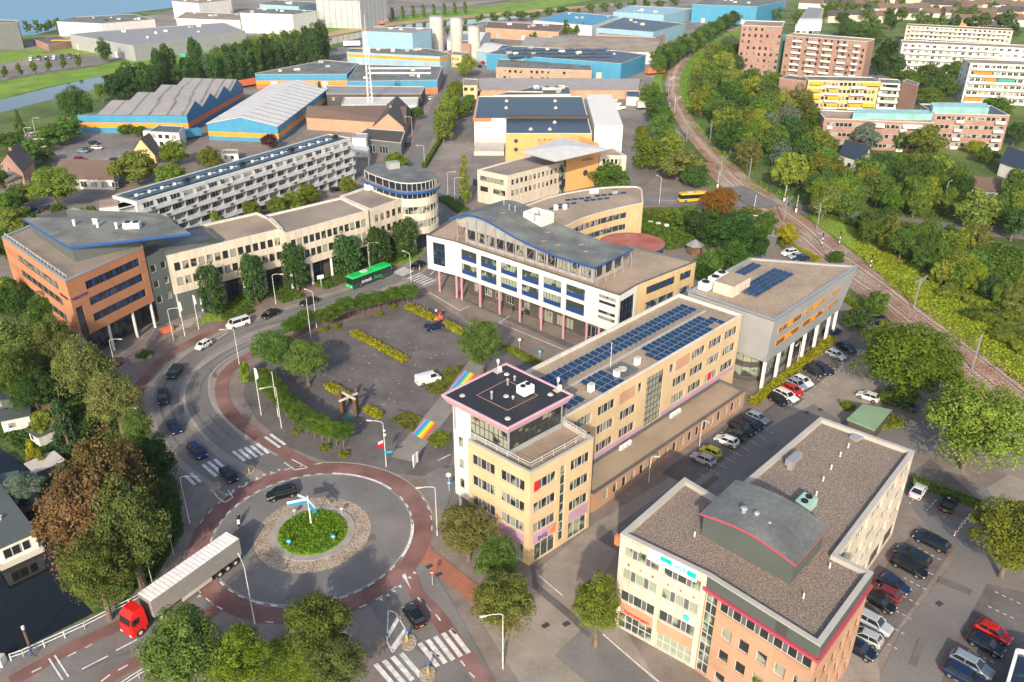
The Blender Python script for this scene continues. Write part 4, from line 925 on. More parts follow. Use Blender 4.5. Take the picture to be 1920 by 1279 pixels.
# ---- 4b. crescent building and the round red roof
cz = 9.6
outer = crv([(x, y, 0) for x, y in PX(cz, (1000, 425), (1055, 425), (1095, 408), (1150, 392), (1206, 380))], 5); inner = crv([(x, y, 0) for x, y in PX(cz, (1204, 356), (1190, 349), (1120, 352), (1040, 366), (985, 385))], 5)
cres = [(x, y) for x, y, _ in outer]+[(x, y) for x, y, _ in inner]
r4b = root_of('office_building', 'yellow crescent shaped office wing with solar panels behind the wavy roof', cres)
sp = {}
for i in range(3, 17): 
    Lk = (Vector(cres[i+1])-Vector(cres[i])).length; sp[i] = [(.05, Lk-.05, 6.4, 7.9, 'Bs3'), (.05, Lk-.05, 3.2, 4.7, 'Bs3')]
walls(r4b, cres, 0, cz, m_yel2, sp, rec=.12); roof(r4b, cres, cz, m_gravel, par=.3, cap=m_capl)
for u, v, k in ((1060, 385, 3), (1075, 376, 4), (1110, 377, 4), (1130, 368, 5), (1045, 392, 3)):
    x, y = G(u, v, cz); solar(r4b, (x-2, y), .35, k, 1, cz-.28, 2.0, 1.2)
for u, v in ((1042, 391), (1059, 390), (1109, 361), (1118, 360)): x, y = G(u, v, cz); MB().box((x, y, cz-.3), (1.1, .7, 1.3), m_whp, .3).obj('chimney', r4b)
x, y = G(1152, 362, cz); hvac(r4b, x, y, cz-.3, 1.6, 1.2, 1.0, .2, m_metal)
cxr, cyr = G(1185, 455, 4.4); ell = [(cxr+8.0*math.cos(R(a)), cyr+7.2*math.sin(R(a))) for a in range(0, 360, 12)]
r4c = root_of('pavilion', 'low round pavilion with a rust red roof and blue rim', ell)
MB().prism(ell, 0, 3.8, m_dkbrick).obj('wall', r4c)
e2_ = inset(ell, -.35); MB().prism(e2_, 3.8, 4.4, m_bfas, M('rust_red_roof', (.36, .10, .075), var=.15, scale=.3, second=(.42, .18, .14))).obj('roof', r4c)
# ---- 5. orange brick office
o = [(-107.0, 163.7), (-82.2, 140.1), (-75.0, 157.8), (-80.5, 170), (-101.0, 183.0)]
r5 = root_of('office_building', 'orange brick office on white posts with a slanted grey upper storey edged in blue', o)
oz = (14.6, 11.25, 7.85)
walls(r5, o, 6.0, 18, m_orange, {0: [(7.3, 29.2, z, z+1.6, 'Ds22') for z in oz]+rows(1.7, 6.4, 4, .6, oz, 1.6, 'Dm1'), 1: [(4.0, 17.5, z, z+1.65, 'Ss16') for z in oz]+[(.6, 2.3, 6.01, 12.2, 'Dg14')]}, rec=.22)
MB().sheet(o, 6.0, m_gry).obj('soffit', r5); roof(r5, o, 18, m_gravl, par=.55, th=.5, cap=m_metal)
og = inset(o, 3.0); walls(r5, og, 0, 6.0, m_framed, {0: [(1, 25, .3, 5.6, 'Sg92')], 1: [(.6, 12, .3, 5.6, 'Sg82')]}, 'ground_floor_wall')
to, Lo = vec(o[1], o[2]); t0o, L0o = vec(o[0], o[1])
for s in (.7, 7.1, 13.4, 18.4): q = Vector(o[1])+to*s+Vector((-to.y, to.x))*.5; column_mb((q.x, q.y), 0, 6.0, .3, m_pole).obj('column', r5)
for s in (2, 8, 14, 20, 26, 31): q = Vector(o[0])+t0o*s+Vector((-t0o.y, t0o.x))*.5; column_mb((q.x, q.y), 0, 6.0, .3, m_pole).obj('column', r5)
(px, py, _), an = on_wall(o, 1, 2.0, 0, .12); text('WELLFONE', .72, M('violet_lettering', (.10, .03, .22)), r5, (px, py, 13.9), an)
(px, py, _), an = on_wall(o, 0, 31.4, 0, .12); text('WELLFONE', .72, m_blk, r5, (px, py, 13.8), an)
up = ccw(PX(17.5, (62, 436), (141, 491), (262, 462), (338, 440), (300, 425), (130, 418)))
walls(r5, up, 17.0, 20.6, m_dgr2, {}, 'upper_wall')
uz = [22.6, 20.8, 20.6, 21.2, 21.8, 22.4]
u2 = [G(u, v, z) for (u, v), z in zip(((42, 409), (128, 463), (357, 437), (318, 412), (255, 404), (160, 405)), uz)]
mb = MB().frust(u2, [z-.5 for z in uz], u2, uz, m_bfas, m_felt); mb.obj('slanted_roof', r5)
for u, v, h in ((140, 424, 1.2), (177, 420, 1.0), (183, 424, 1.4), (218, 424, .6)): x, y = G(u, v, 21.8); vent(r5, x, y, 20.6, .25, h+1.2, m_whp)
x, y = G(248, 425, 21.4); hvac(r5, x, y, 21.0, 3.2, 1.6, 1.2, .1)
# dark link between orange and white blocks
lk = [(-74.9, 158.0), (-72.6, 161.9), (-64, 170), (-70, 178), (-80, 169)]
walls(r5, lk, 0, 15.6, m_dgr2, {0: rows(.5, 4.2, 2, 1.2, (12, 8.5, 5.0), 1.6, 'Lm1')}, 'link_wall'); roof(r5, lk, 15.6, m_felt, par=.3, cap=m_capd)
railing(r5, inset(o, .6)[:2], 18, .7)
# ---- 6. long white office and its round end
w1p = [(-72.4, 161.8), (-52.4, 179.3), (-56.0, 185.6), (-61.5, 190.7), (-76.0, 177.6)]
w2p = [(-51.0, 175.9), (-35.0, 192.6), (-43.5, 203.0), (-59.0, 188.5)]
w3p = [(-34.6, 193.4), (-27.6, 202.6), (-38.0, 213.0), (-44.0, 204.0)]
r6 = root_of('office_building', 'long cream office on pale columns with paired rows of square windows', w1p+w2p)
for k, (pl, nw) in enumerate(((w1p, 14), (w2p, 13), (w3p, 5))):
    L_ = vec(pl[0], pl[1])[1]
    walls(r6, pl, 5.6, 14.5, m_cream, {0: rows(1.2, L_-1.0, nw, 1.3, (10.7, 7.35), 1.85, 'Dm1')}, rec=.22); MB().sheet(pl, 5.6, m_conl).obj('soffit', r6)
    roof(r6, pl, 14.5, m_gravl if k else m_gravel, par=.5, cap=m_capl)
    tp, _l = vec(pl[0], pl[1]); nn = Vector((-tp.y, tp.x)); gi = [tuple(Vector(pl[0])+nn*2.5+tp*.5), tuple(Vector(pl[1])+nn*2.5-tp*.5), tuple(Vector(pl[1])+nn*9-tp*.5), tuple(Vector(pl[0])+nn*9+tp*.5)]
    walls(r6, gi, 0, 5.6, m_dkbrick, {0: rows(.6, _l-1.6, max(2, int(_l/5)), 4.0, (.4,), 4.9, 'Sg43')}, 'ground_floor_wall')
    kk = int(L_/5.2)
    for i in range(kk+1): q = Vector(pl[0])+tp*(.5+(L_-1)*i/kk)+nn*.5; column_mb((q.x, q.y), 0, 5.6, .32, m_pole).obj('column', r6)
x, y = G(767, 370-6, 14.6); x, y = G(693, 352, 14.8); hvac(r6, x, y, 14.1, 2.2, 1.6, 1.6, .8)
tp_ = crv([(x, y, 0) for x, y in PX(18.6, (684, 318), (718, 333), (752.6, 341.8), (781, 342), (804, 338), (817, 331), (812, 324), (785, 317), (734, 306), (702, 310))], 3, True)
tp_ = ccw([(x, y) for x, y, _ in tp_])
r6b = root_of('office_building', 'rounded cream office tower with dark glass crown and a blue ring', tp_)
bd = inset(tp_, -.3)
mb = MB()
for z0, z1, m, off in ((4.9, 6.7, m_cream, -.3), (6.7, 8.6, m_glass, -.1), (8.6, 10.4, m_cream, -.3), (10.4, 12.3, m_glass, -.1), (12.3, 14.4, m_cream, -.3), (14.4, 15.8, m_glassd, 0), (16.4, 18.3, m_glassd, .1)):
    MB().prism(inset(tp_, off), z0, z1, m, m_cream).obj('glass_band' if m in (m_glass, m_glassd) else 'wall', r6b)
MB().prism(inset(tp_, -1.1), 15.8, 16.4, m_bfas, m_gravl).obj('blue_ring', r6b)
MB().prism(inset(tp_, -.2), 18.3, 18.6, m_conl, m_felt).obj('roof', r6b)
mb = MB()
for i, q in enumerate(inset(tp_, -.12)):
    mb.tube((*q, 14.4), (*q, 15.8), .07, m_frame, 4); mb.tube((*q, 16.4), (*q, 18.3), .08, m_frame, 4); mb.tube((*q, 6.7), (*q, 8.6), .07, m_frame, 4); mb.tube((*q, 10.4), (*q, 12.3), .07, m_frame, 4)
mb.obj('mullions', r6b)
MB().prism(inset(tp_, 2.5), 0, 4.9, m_glassd).obj('ground_floor_wall', r6b)
for i in range(0, len(tp_), 4): column_mb(inset(tp_, .3)[i], 0, 4.9, .35, m_pole).obj('column', r6b)
x, y = G(737, 312, 19); MB().box((x, y, 18.6), (3, 2.4, 1.6), m_gry, .5).obj('lift_house', r6b)
# ---- 7. gallery flats
F0, F1 = G(255, 378, 14), G(657, 258, 14); fl7 = quad(F0, F1, 9.5)
r7 = root_of('apartment_building', 'long grey and white gallery flats with stacked balconies and a solar striped roof', fl7)
tf, Lf = vec(F0, F1); nf = Vector((-tf.y, tf.x)); af = math.atan2(tf.y, tf.x)
sp = [o for i in range(22) for z in (.6, 3.4, 6.2, 9.0, 11.6) for o in []]
walls(r7, fl7, 0, 14, m_flat, {0: rows(1.5, Lf-1.5, 19, 3.2, (11.9, 9.1, 6.3, 3.5, .7), 1.5, 'Lm1')[:95]}, far=True); roof(r7, fl7, 14, m_felt, par=.2, cap=m_capl)
wall_panel(r7, fl7, 0, 0, Lf, 13.1, 14.0, m_flat, 'fascia', off=.12)
for k, z in enumerate((2.7, 5.5, 8.3, 11.1)):
    mb = MB(); p0 = Vector(F0)-nf*1.3; p1 = Vector(F1)-nf*1.3
    mb.prism([tuple(p0), tuple(p1), tuple(Vector(F1)-nf*.02), tuple(Vector(F0)-nf*.02)], z-.2, z, m_gry)
    mb.bar(tuple(p0+nf*.05), tuple(p1+nf*.05), .06, z, z+.8, m_flat); mb.bar(tuple(p0), tuple(p1), .14, z+.95, z+1.08, m_whp)
    mb.obj('gallery', r7)
mb = MB()
for i in range(20):
    s = 1+i*(Lf-2)/19; q = Vector(F0)+tf*s; mb.bar(tuple(q), tuple(q-nf*1.25), .12, 0, 13.1, m_gry)
    q2 = q+tf*1.9
    for z in (2.7, 5.5, 8.3, 11.1):
        if (i+int(z)) % 2: mb.bar(tuple(q2-nf*1.36), tuple(q2-nf*1.36+tf*1.2), .05, z+.1, z+.75, m_brroof)
mb.obj('partition', r7)
mb = MB()
for d in (1.6, 2.7, 5.6, 6.7, 7.8):
    mb.bar(tuple(Vector(F0)+nf*d+tf*1.5), tuple(Vector(F1)+nf*d-tf*3), .75, 14.0, 14.18, M('roof_solar_strip', (.025, .06, .095), rough=.2, var=.1))
mb.obj('solar_strip', r7)
for i in range(20):
    q = Vector(F0)+nf*3.8+tf*(3+i*(Lf-6)/19); mb = MB()
    if i % 5 == 4: mb.box((q.x, q.y, 14), (1.5, 1.0, .9), m_blk, af)
    else: mb.tube((q.x, q.y, 14), (q.x, q.y, 14.5), .5, m_whp, 8); mb.tube((q.x, q.y, 14.2), (q.x+tf.x*2, q.y+tf.y*2, 14.2), .12, m_whp, 5)
    mb.obj('roof_vent', r7)
le = quad(G(186, 392, 13), G(222, 388, 13), 7); MB().prism(le, 0, 13.2, m_offw, m_gravel).obj('stair_tower', r7)
ls = quad(G(222, 392, 13), G(256, 384, 13), 5); mb = MB(); mb.prism(inset(ls, .6), 0, 13, m_gry)
for z in (2.7, 5.5, 8.3, 11.1, 13.0): mb.prism(ls, z-.15, z, m_offw); mb.bar(ls[0], ls[1], .08, z, z+.9, m_offw) if z < 13 else None
mb.obj('stair_balcony', r7)
# ---- 8. cream office with floating roof
a8 = PX(10, (895, 318), (952, 331), (1055, 303), (1066, 296), (1000, 288)); r8 = root_of('office_building', 'cream office with a wide silver hipped roof and a tall apricot gable wall', a8)
q8 = [(-10.7, 245.3), (-1.5, 238.6), (16.0, 255.3), (6.6, 264)]
walls(r8, q8, 0, 10, m_cream, {0: [(1, 10, 6.9, 8.4, 'Dm8'), (1, 4, 3.6, 5.2, 'Dm3'), (6, 10.5, 3.6, 5.2, 'Dm4')], 1: rows(1.6, 23, 12, 1.1, (6.9, 3.6), 1.6, 'Dm1')}, rec=.2); roof(r8, q8, 10, m_gravl, par=.4, cap=m_capl)
ap = [(16.4, 255.6), (27.6, 263.0), (22, 274), (8, 266)]; walls(r8, ap, 0, 13.6, m_apri, {}, 'apricot_wall')
(px, py, _), an = on_wall(ap, 0, 8.9, 0, .12); text('ATTEMA', 1.1, M('plum_lettering', (.10, .04, .10)), r8, (px, py, 8.9), an)
x, y, _ = on_wall(ap, 0, 8.2, 0, 0)[0]; x2, y2, _ = on_wall(ap, 0, 8.2, 0, .12)[0]; MB().tube((x, y, 5.0), (x2, y2, 5.0), .95, m_framed, 18).obj('round_window', r8)
st8 = [(14.6, 253.8), (16.6, 255.4), (15, 259), (13, 257)]; MB().prism(st8, 0, 13.4, m_glass).obj('stair_glazing', r8)
rw = [(27.9, 262.8), (36.4, 262.4), (33, 273), (25, 272)]; walls(r8, rw, 0, 10, m_cream, {0: rows(1, 7, 5, .9, (7.2, 4), 1.6, 'Dm1')}, 'wing_wall'); roof(r8, rw, 10, m_gravel, par=.4, cap=m_capl)
cn = PX(14.3, (976, 285), (1041, 303), (1143, 280), (1054, 258)); cc8 = tuple(sum(p[i] for p in cn)/4 for i in (0, 1))
mb = MB()
for i in range(4): j = (i+1) % 4; mb.face([(*cn[i], 14.3), (*cn[j], 14.3), (*cc8, 15.6)], m_silver)
mb.face([(*p, 14.1) for p in reversed(cn)], m_gry)
for i in range(4): j = (i+1) % 4; mb.face([(*cn[i], 14.1), (*cn[j], 14.1), (*cn[j], 14.3), (*cn[i], 14.3)], m_metal)
mb.obj('hipped_roof', r8)
# ---- 9. warehouse with blue-black roof
wz9 = 10.3; A9, B9, C9 = (-14.4, 290.8), (-2.8, 291.0), (27.8, 291.6)
pw = [(-14.4, 290.8), (-2.8, 291.0), (-2.7, 290.9)]
w9 = [(-14.6, 315), (-2.8, 315.2), (-2.6, 291.0), (27.8, 291.6), (29.4, 359.4), (-14.7, 358.4)]
r9 = root_of('warehouse', 'large warehouse with blue black flat roof, white front and red corner beam', w9)
walls(r9, w9, 0, wz9, m_white, {2: [(11.5+i*1.9, 12.3+i*1.9, 6.9, 8.3, 'Dm1') for i in range(5)]}, mats={2: m_apri}, far=True); roof(r9, w9, wz9, m_bluefelt, par=.3, cap=m_capl)
(px, py, _), an = on_wall(w9, 0, 4.5, 0, .12); text('ATTEMA', 1.0, m_framed, r9, (px, py, 6.6), an)
MB().bar((-14.9, 314.6), (-8.2, 314.7), .5, 9.3, 10.4, m_oran2).obj('red_beam', r9); MB().bar((-14.9, 314.6), (-15.0, 358), .4, 9.9, 10.5, m_oran2).obj('red_beam', r9)
for z in (.8, 1.8, 2.8): wall_panel(r9, w9, 0, .2, 11.6, z, z+.55, m_conl, 'stone_band', off=.08)
for z in (7.6, 4.6):
    x, y, _ = on_wall(w9, 2, 3.7, 0, 0)[0]; x2, y2, _ = on_wall(w9, 2, 3.7, 0, .12)[0]; MB().tube((x, y, z), (x2, y2, z), .75, m_framed, 14).obj('round_window', r9)
mb = MB(); mb.bar((-2.6, 315.5), (28.6, 315.9), 1.6, 10.2, 11.3, M('roof_ridge', (.07, .06, .06), var=.3, scale=2)); mb.obj('roof_step', r9)
for u, v in ((950, 189), (949, 202), (1041, 189), (1042, 202), (1040, 229), (995, 242), (1031, 242)): x, y = G(u, v, wz9); MB().tube((x, y, wz9-.3), (x, y, wz9+.5), .8, m_conl, 8, .4).obj('roof_vent', r9)
hb9 = [(29.6, 302), (40, 303), (42, 362), (31, 361)]; MB().prism(hb9, 0, 10.6, m_white).obj('high_bay', r9)
MB().prism([(-14.2, 300), (-3.2, 300.2), (-3.1, 314), (-14.2, 313.8)], 0, 1.6, m_conl).obj('loading_dock', r9)
# ================================================================ industrial estate and housing
def fthing(name, label, poly, cat, group=None): return root_of(name, label, poly, cat, group)
def fb(name, label, px, z, wall, rm, spec=None, cat='warehouse', bands=None, cap=None, group=None, par=.3, mats=None):
    """flat roofed block from the surveyed corners of its roof; bands = [(z0, z1, mat), ...]"""
    p = ccw(PX(z, *px)) if isinstance(px[0][0], (int, float)) and not isinstance(px, np.ndarray) else px
    k = min(range(len(p)), key=lambda i: (Vector(p[i])-Vector(G(*px[0], z))).length); p = p[k:]+p[:k]
    t = fthing(name, label, p, cat, group)
    if bands:
        for i, (z0, z1, m) in enumerate(bands): walls(t, inset(p, -.02*(i % 2)), z0, z1, m, (spec or {}) if i == 0 else {}, 'wall' if i != 1 else 'wall_band', far=True)
    else: walls(t, p, 0, z, wall, spec or {}, far=True, mats=mats)
    roof(t, p, z, rm, par=par, cap=cap or m_cop)
    if cat in ('warehouse', 'factory') and not spec and name != 'x':
        L_ = (Vector(p[1])-Vector(p[0])).length; r_ = random.Random(int(L_*10)); k_ = max(1, int(L_/16))
        for i in range(k_):
            s_ = (i+.3+.3*r_.random())*L_/k_
            if s_+3.4 < L_: wall_panel(t, p, 0, s_, s_+3.2, 0, min(3.6, z*.5), r_.choice((m_conl, m_gry, m_offw)), 'dock_door', off=.12)
        c_ = Vector((sum(q[0] for q in p)/len(p), sum(q[1] for q in p)/len(p)))
        for i in range(min(9, 2+int(L_/12))):
            q = Vector(p[r_.randrange(len(p))]).lerp(c_, r_.uniform(.25, 1)); w_ = r_.uniform(1.2, 3.2); MB().box((q.x, q.y, z-par), (w_, w_*.7, r_.uniform(.7, 1.5)), r_.choice((m_conl, m_whp, m_gry)), .3).obj('roof_unit', t)
    return t, p
def gable(name, label, px, ze, zr, wall, rm, cat='house', bands=None, group=None, spec=None, over=.4, axis=0, raw=None, chim=False):
    """px: eave corners front-left, front-right, back-right, back-left. axis 0: ridge runs front to back (gable faces us); 1: left to right"""
    p = raw or PX(ze, *px); a, b, c, d = [Vector(q) for q in p]; t = fthing(name, label, p, cat, group)
    if axis == 1: a, b, c, d = b, c, d, a
    if bands:
        for i, (z0, z1, m) in enumerate(bands): walls(t, inset([tuple(q) for q in (a, b, c, d)], -.02*(i % 2)), z0, z1, m, {}, 'wall' if i != 1 else 'wall_band', far=True)
    else: walls(t, p, 0, ze, wall, spec or {}, far=True)
    r0, r1 = (a+b)/2, (d+c)/2; mb = MB(); gm = bands[-1][2] if bands else wall
    mb.face([(*a, ze), (*b, ze), (*r0, zr)], gm); mb.obj('gable', t); MB().face([(*c, ze), (*d, ze), (*r1, zr)], gm).obj('gable', t)
    u = (r1-r0).normalized()*over; s0, s1 = r0-u, r1+u; k = over/max(.1, (a-r0).length); rf = MB()
    for (e0, e1) in ((a, d), (b, c)):
        f0 = e0-u+(e0-r0)*k; f1 = e1+u+(e1-r1)*k; zz = ze-(zr-ze)*k
        q = [(*f0, zz), (*f1, zz), (*s1, zr), (*s0, zr)]; q2 = [(x, y, z_+.15) for x, y, z_ in q]; rf.face(q, rm); rf.face(q2, rm)
        for i in range(4): j = (i+1) % 4; rf.face([q[i], q[j], q2[j], q2[i]], rm)
    ro = rf.obj('roof', t)
    if chim: x, y = (r0.lerp(r1, .3)); cm = MB().box((x, y, zr-.6), (.8, .8, 1.6), m_redbrick); q = cm.obj('chimney', t)
    return t
BL = lambda h: [(0, h*.3, m_teal), (h*.3, h*.58, m_oran), (h*.58, h, m_teal)]
# sawtooth hall
p0, p1, p2, p3 = [Vector(q) for q in PX(7, (144, 216), (350, 217), (455, 160), (362, 157))]
t = fthing('sawtooth_hall', 'long blue and orange hall with a pale four ridged sawtooth roof', [p0, p1, p2, p3], 'warehouse')
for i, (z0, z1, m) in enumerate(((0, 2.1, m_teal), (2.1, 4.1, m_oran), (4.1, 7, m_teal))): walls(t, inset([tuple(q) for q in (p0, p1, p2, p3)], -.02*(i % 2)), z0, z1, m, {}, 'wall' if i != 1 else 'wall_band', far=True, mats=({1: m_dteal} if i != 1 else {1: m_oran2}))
MB().sheet([tuple(q) for q in (p0, p1, p2, p3)], 7.0, m_felt).obj('roof_deck', t)
for k in range(4):
    f0, f1 = k/4, (k+1)/4; m_ = f0+(f1-f0)*.62; L0 = p0.lerp(p1, .18)
    A0, B0 = L0.lerp(p3, f0), p1.lerp(p2, f0); A1, B1 = L0.lerp(p3, m_), p1.lerp(p2, m_); A2, B2 = L0.lerp(p3, f1), p1.lerp(p2, f1)
    mb = MB(); mb.face([(*A0, 7.1), (*B0, 7.1), (*B1, 10.8), (*A1, 10.8)], m_grroof); mb.face([(*A1, 10.8), (*B1, 10.8), (*B2, 7.1), (*A2, 7.1)], m_grroof); mb.obj('roof', t)
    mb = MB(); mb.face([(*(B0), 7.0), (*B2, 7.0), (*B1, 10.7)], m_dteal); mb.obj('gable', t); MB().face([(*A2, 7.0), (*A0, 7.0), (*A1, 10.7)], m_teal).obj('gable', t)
    mb = MB()
    for q in (.17, .37, .58, .78, .95):
        s0, s1 = A0.lerp(B0, q), A1.lerp(B1, q); w = (B0-A0).normalized()*.5
        mb.face([(*(s0-w), 7.16), (*(s0+w), 7.16), (*(s1+w), 10.86), (*(s1-w), 10.86)], m_felt)
    mb.obj('rooflight_strips', t)
t = gable('gable_hall', 'blue and orange hall with a white ribbed gable roof', [(388, 232), (520, 237), (614, 166), (506, 160)], 6.3, 9.2, m_teal, Mstripe('white_ribbed_roof', (.62, .60, .57), (.30, .28, .26), 6.0, .9, 80, rough=.6), 'warehouse', bands=[(0, 1.6, m_teal), (1.6, 3.4, m_oran), (3.4, 6.3, m_teal)])
fb('warehouse', 'blue and orange warehouse with dark roof and white strip lights left of the mast', [(478, 139), (650, 139), (672, 118), (610, 112), (478, 137)], 7, m_teal, m_felt, bands=[(0, 2, m_oran2), (2, 3.8, m_oran), (3.8, 7, m_teal)])
t, p = fb('warehouse', 'blue warehouse with black roof crossed by two long white skylights', [(650, 152), (820, 150), (830, 124), (672, 120)], 6.5, m_teal, m_felt, bands=[(0, 1.5, m_oran2), (1.5, 2.8, m_oran2), (2.8, 6.5, m_teal)])
mb = MB()
for v in (128, 137): mb.bar(G(690, v, 6.5), G(808, v, 6.5), 1.4, 6.2, 6.9, m_silver)
mb.obj('skylight', t)
fb('warehouse', 'tall pale blue windowless warehouse on a lower orange banded hall', [(678, 58), (773, 62), (808, 56), (810, 52), (700, 50)], 16, m_lblue, m_grroof)
fb('warehouse', 'low blue hall with an orange band in front of the tall pale blue block', [(650, 97), (825, 106), (846, 100), (800, 90), (655, 90)], 7, m_lblue, m_felt, bands=[(0, 4.2, m_lblue), (4.2, 5.8, m_oran), (5.8, 7, m_lblue)])
t, p = fb('warehouse', 'wide blue warehouse with dark solar covered roof beside the railway curve', [(912, 100), (1165, 119), (1211, 102), (1160, 95), (960, 86)], 9, m_teal, m_bluefelt)
mb = MB()
for i in range(6):
    for j in range(3):
        a = Vector(G(968+i*32, 92+j*6, 9.2)); mb.box((a.x, a.y, 8.8), (9, 7, .25), m_bluefelt, .2)
mb.obj('solar_field', t)
fb('office_building', 'low black roofed office with salmon brick bays in front of the blue warehouse', [(930, 126), (1110, 132), (1108, 118), (935, 110)], 7, m_salmon, m_felt, {0: rows(1, 40, 14, 1.6, (4.4, 1.2), 1.6, 'Lm1')}, 'building')
gable('brick_hall', 'long low brown brick shed with a grey tile roof behind the black roofed warehouse', [(900, 168), (1196, 168), (1200, 152), (900, 150)], 4.5, 7.5, m_salmon, m_grroof, 'warehouse', axis=1)
fb('office_building', 'small pale office with a red canopy beside the side road', [(868, 160), (895, 160), (897, 148), (868, 147)], 7, m_yel2, m_gravl, {0: rows(.5, 8, 3, 1.6, (4.5, 1.2), 1.5, 'Dm1')}, 'building')
t, p = fb('warehouse', 'dark blue annex roof with pale roof plant behind the black roofed warehouse', [(925, 178), (1070, 176), (1068, 162), (1000, 162)], 7, m_offw, m_bluefelt)
x, y = G(1035, 168, 7); hvac(t, x, y, 6.8, 9, 3, 1.2, 0, m_conl); x, y = G(985, 173, 7); hvac(t, x, y, 6.8, 16, .8, .5, 0, m_conl, 1)
fb('garage', 'white garage with a navy roof beside the boat yard', [(1175, 181), (1200, 182), (1200, 170), (1173, 170)], 4, m_white, m_bluefelt, cat='garage')
gable('long_shed', 'long beige roofed factory shed near the railway curve', [(1010, 92), (1232, 98), (1240, 72), (1060, 66)], 7, 10, m_offw, m_gravl, 'warehouse', axis=1)
gable('grey_shed', 'pale grey gabled shed in the middle of the industrial estate', [(978, 86), (1060, 90), (1075, 74), (995, 72)], 7, 10, m_lblue, m_grroof, 'warehouse', axis=1)
gable('factory_shed', 'white factory shed beside the silos', [(838, 76), (900, 78), (920, 62), (850, 58)], 6, 9, m_white, m_silver, 'warehouse', axis=1)
gable('factory_shed', 'second white factory shed with glazed side right of the silos', [(895, 96), (925, 100), (955, 86), (920, 80)], 6, 8, m_lblue, m_silver, 'warehouse', axis=1)
fb('warehouse', 'white walled brown roofed shed far back left of the conifers', [(910, 52), (1048, 60), (1060, 46), (915, 40)], 7, m_salmon, m_brroof)
fb('warehouse', 'blue roofed hall with pale ribs far behind the estate', [(1000, 38), (1110, 48), (1160, 30), (1060, 22)], 8, m_white, m_teal)
fb('warehouse', 'grey blue flat hall beyond the beige shed', [(1118, 52), (1225, 60), (1285, 44), (1170, 32)], 9, m_lblue, m_bluefelt)
fb('warehouse', 'black roofed brick warehouse in front of the grey blue hall', [(1120, 64), (1230, 70), (1262, 56), (1140, 54)], 6, m_salmon, m_felt)
t, p = fb('warehouse', 'long bright blue ribbed warehouse along the far skyline', [(1298, 8), (1420, 12), (1472, 2), (1470, -4), (1320, -3)], 14, m_teal, m_felt)
fb('warehouse', 'blue and grey hall far beyond the tree lined dike', [(1150, 22), (1245, 28), (1300, 16), (1180, 10)], 9, m_lblue, m_lblue)
gable('brick_hall', 'brown roofed brick hall with rooflights below the mast', [(574, 220), (760, 232), (762, 198), (585, 206)], 5, 8, m_salmon, m_brroof, 'warehouse', axis=1)
t = gable('chapel_like_shed', 'steep roofed brick shed with a chimney beside the access road', [(700, 236), (757, 238), (770, 205), (722, 200)], 5, 10, m_salmon, m_dkroof, 'warehouse', chim=True)
fb('workshop', 'white workshop with a row of small windows behind the brown hall', [(640, 196), (782, 196), (785, 182), (645, 182)], 5, m_white, m_silver, {0: rows(2, 34, 12, 1.2, (2.5,), 1, 'Dm1')}, 'building')
fb('workshop', 'dark brick workshop with arched windows behind the mast', [(612, 176), (790, 176), (797, 162), (612, 160)], 6, m_dkbrick, m_grroof, {0: rows(2, 40, 7, 2.6, (3,), 1.4, 'Lm1')}, 'building')
t, p = fb('petrol_station', 'small dark petrol station building with blue grey walls', [(660, 258), (752, 268), (760, 245), (690, 240)], 5, m_dgr2, m_dkroof, {0: rows(1, 15, 3, 3.5, (.5,), 2.6, 'Lm3')}, 'shop')
cn = PX(5, (652, 282), (690, 284), (692, 275), (655, 273)); t = fthing('fuel_canopy', 'pale fuel station canopy with a white tower end', cn, 'canopy')
MB().prism(cn, 4.4, 5.0, m_silver).obj('roof', t)
for q in cn: column_mb(q, 0, 4.4, .2, m_pole).obj('column', t)
fb('shop', 'white cube shop with a dark window next to the fuel canopy', [(660, 258), (686, 259), (690, 250), (664, 249)], 7, m_white, m_gry, cat='shop')
t, p = fb('office_building', 'small white and dark red chequered office by the gravel car park', [(278, 246), (335, 249), (345, 236), (300, 234)], 6, m_white, m_dgr, {0: rows(1, 11, 4, 1.6, (3.6, .9), 1.4, 'Dm1')}, 'building')
gable('brick_house', 'yellow brick house with a steep black roof by the chequered office', [(248, 284), (290, 290), (302, 282), (268, 270)], 3.5, 8.5, m_yel2, m_dkroof, spec={0: rows(1, 8, 3, 1.2, (1,), 1.4, 'Lm1')})
gable('restaurant', 'low wide building with a brown tiled hip roof and white front', [(124, 334), (212, 336), (222, 308), (118, 304)], 3.5, 7, m_offw, m_brroof, 'restaurant', axis=1, spec={0: rows(1, 20, 6, 2, (.8,), 1.8, 'Lm1')})
gable('brick_house', 'red brick house with white gable trim at the left edge', [(0, 306), (42, 322), (62, 302), (24, 286)], 5, 9.5, m_redbrick, m_dkroof, spec={0: rows(1, 7, 2, 1.3, (1, 3.4), 1.4, 'Lm1')}, chim=True)
gable('garage', 'brick garage block with white doors beside the red brick house', [(12, 342), (48, 330), (40, 318), (4, 328)], 3, 3.6, m_redbrick, m_felt, 'garage', spec={0: rows(.6, 8, 3, 2.0, (.1,), 2.2, 'Wm1')})
fb('workshop', 'low white flat roofed hut in the trees by the canal', [(40, 262), (84, 258), (86, 246), (52, 248)], 3.5, m_white, m_gravel, cat='building')
fb('kiosk', 'tiny white cabin with two windows on the lawn behind the flats', [(416, 288), (446, 288), (446, 280), (418, 280)], 3, m_white, m_gravl, {0: rows(.6, 4, 2, 1, (1,), 1.2, 'Dm1')}, 'cabin')
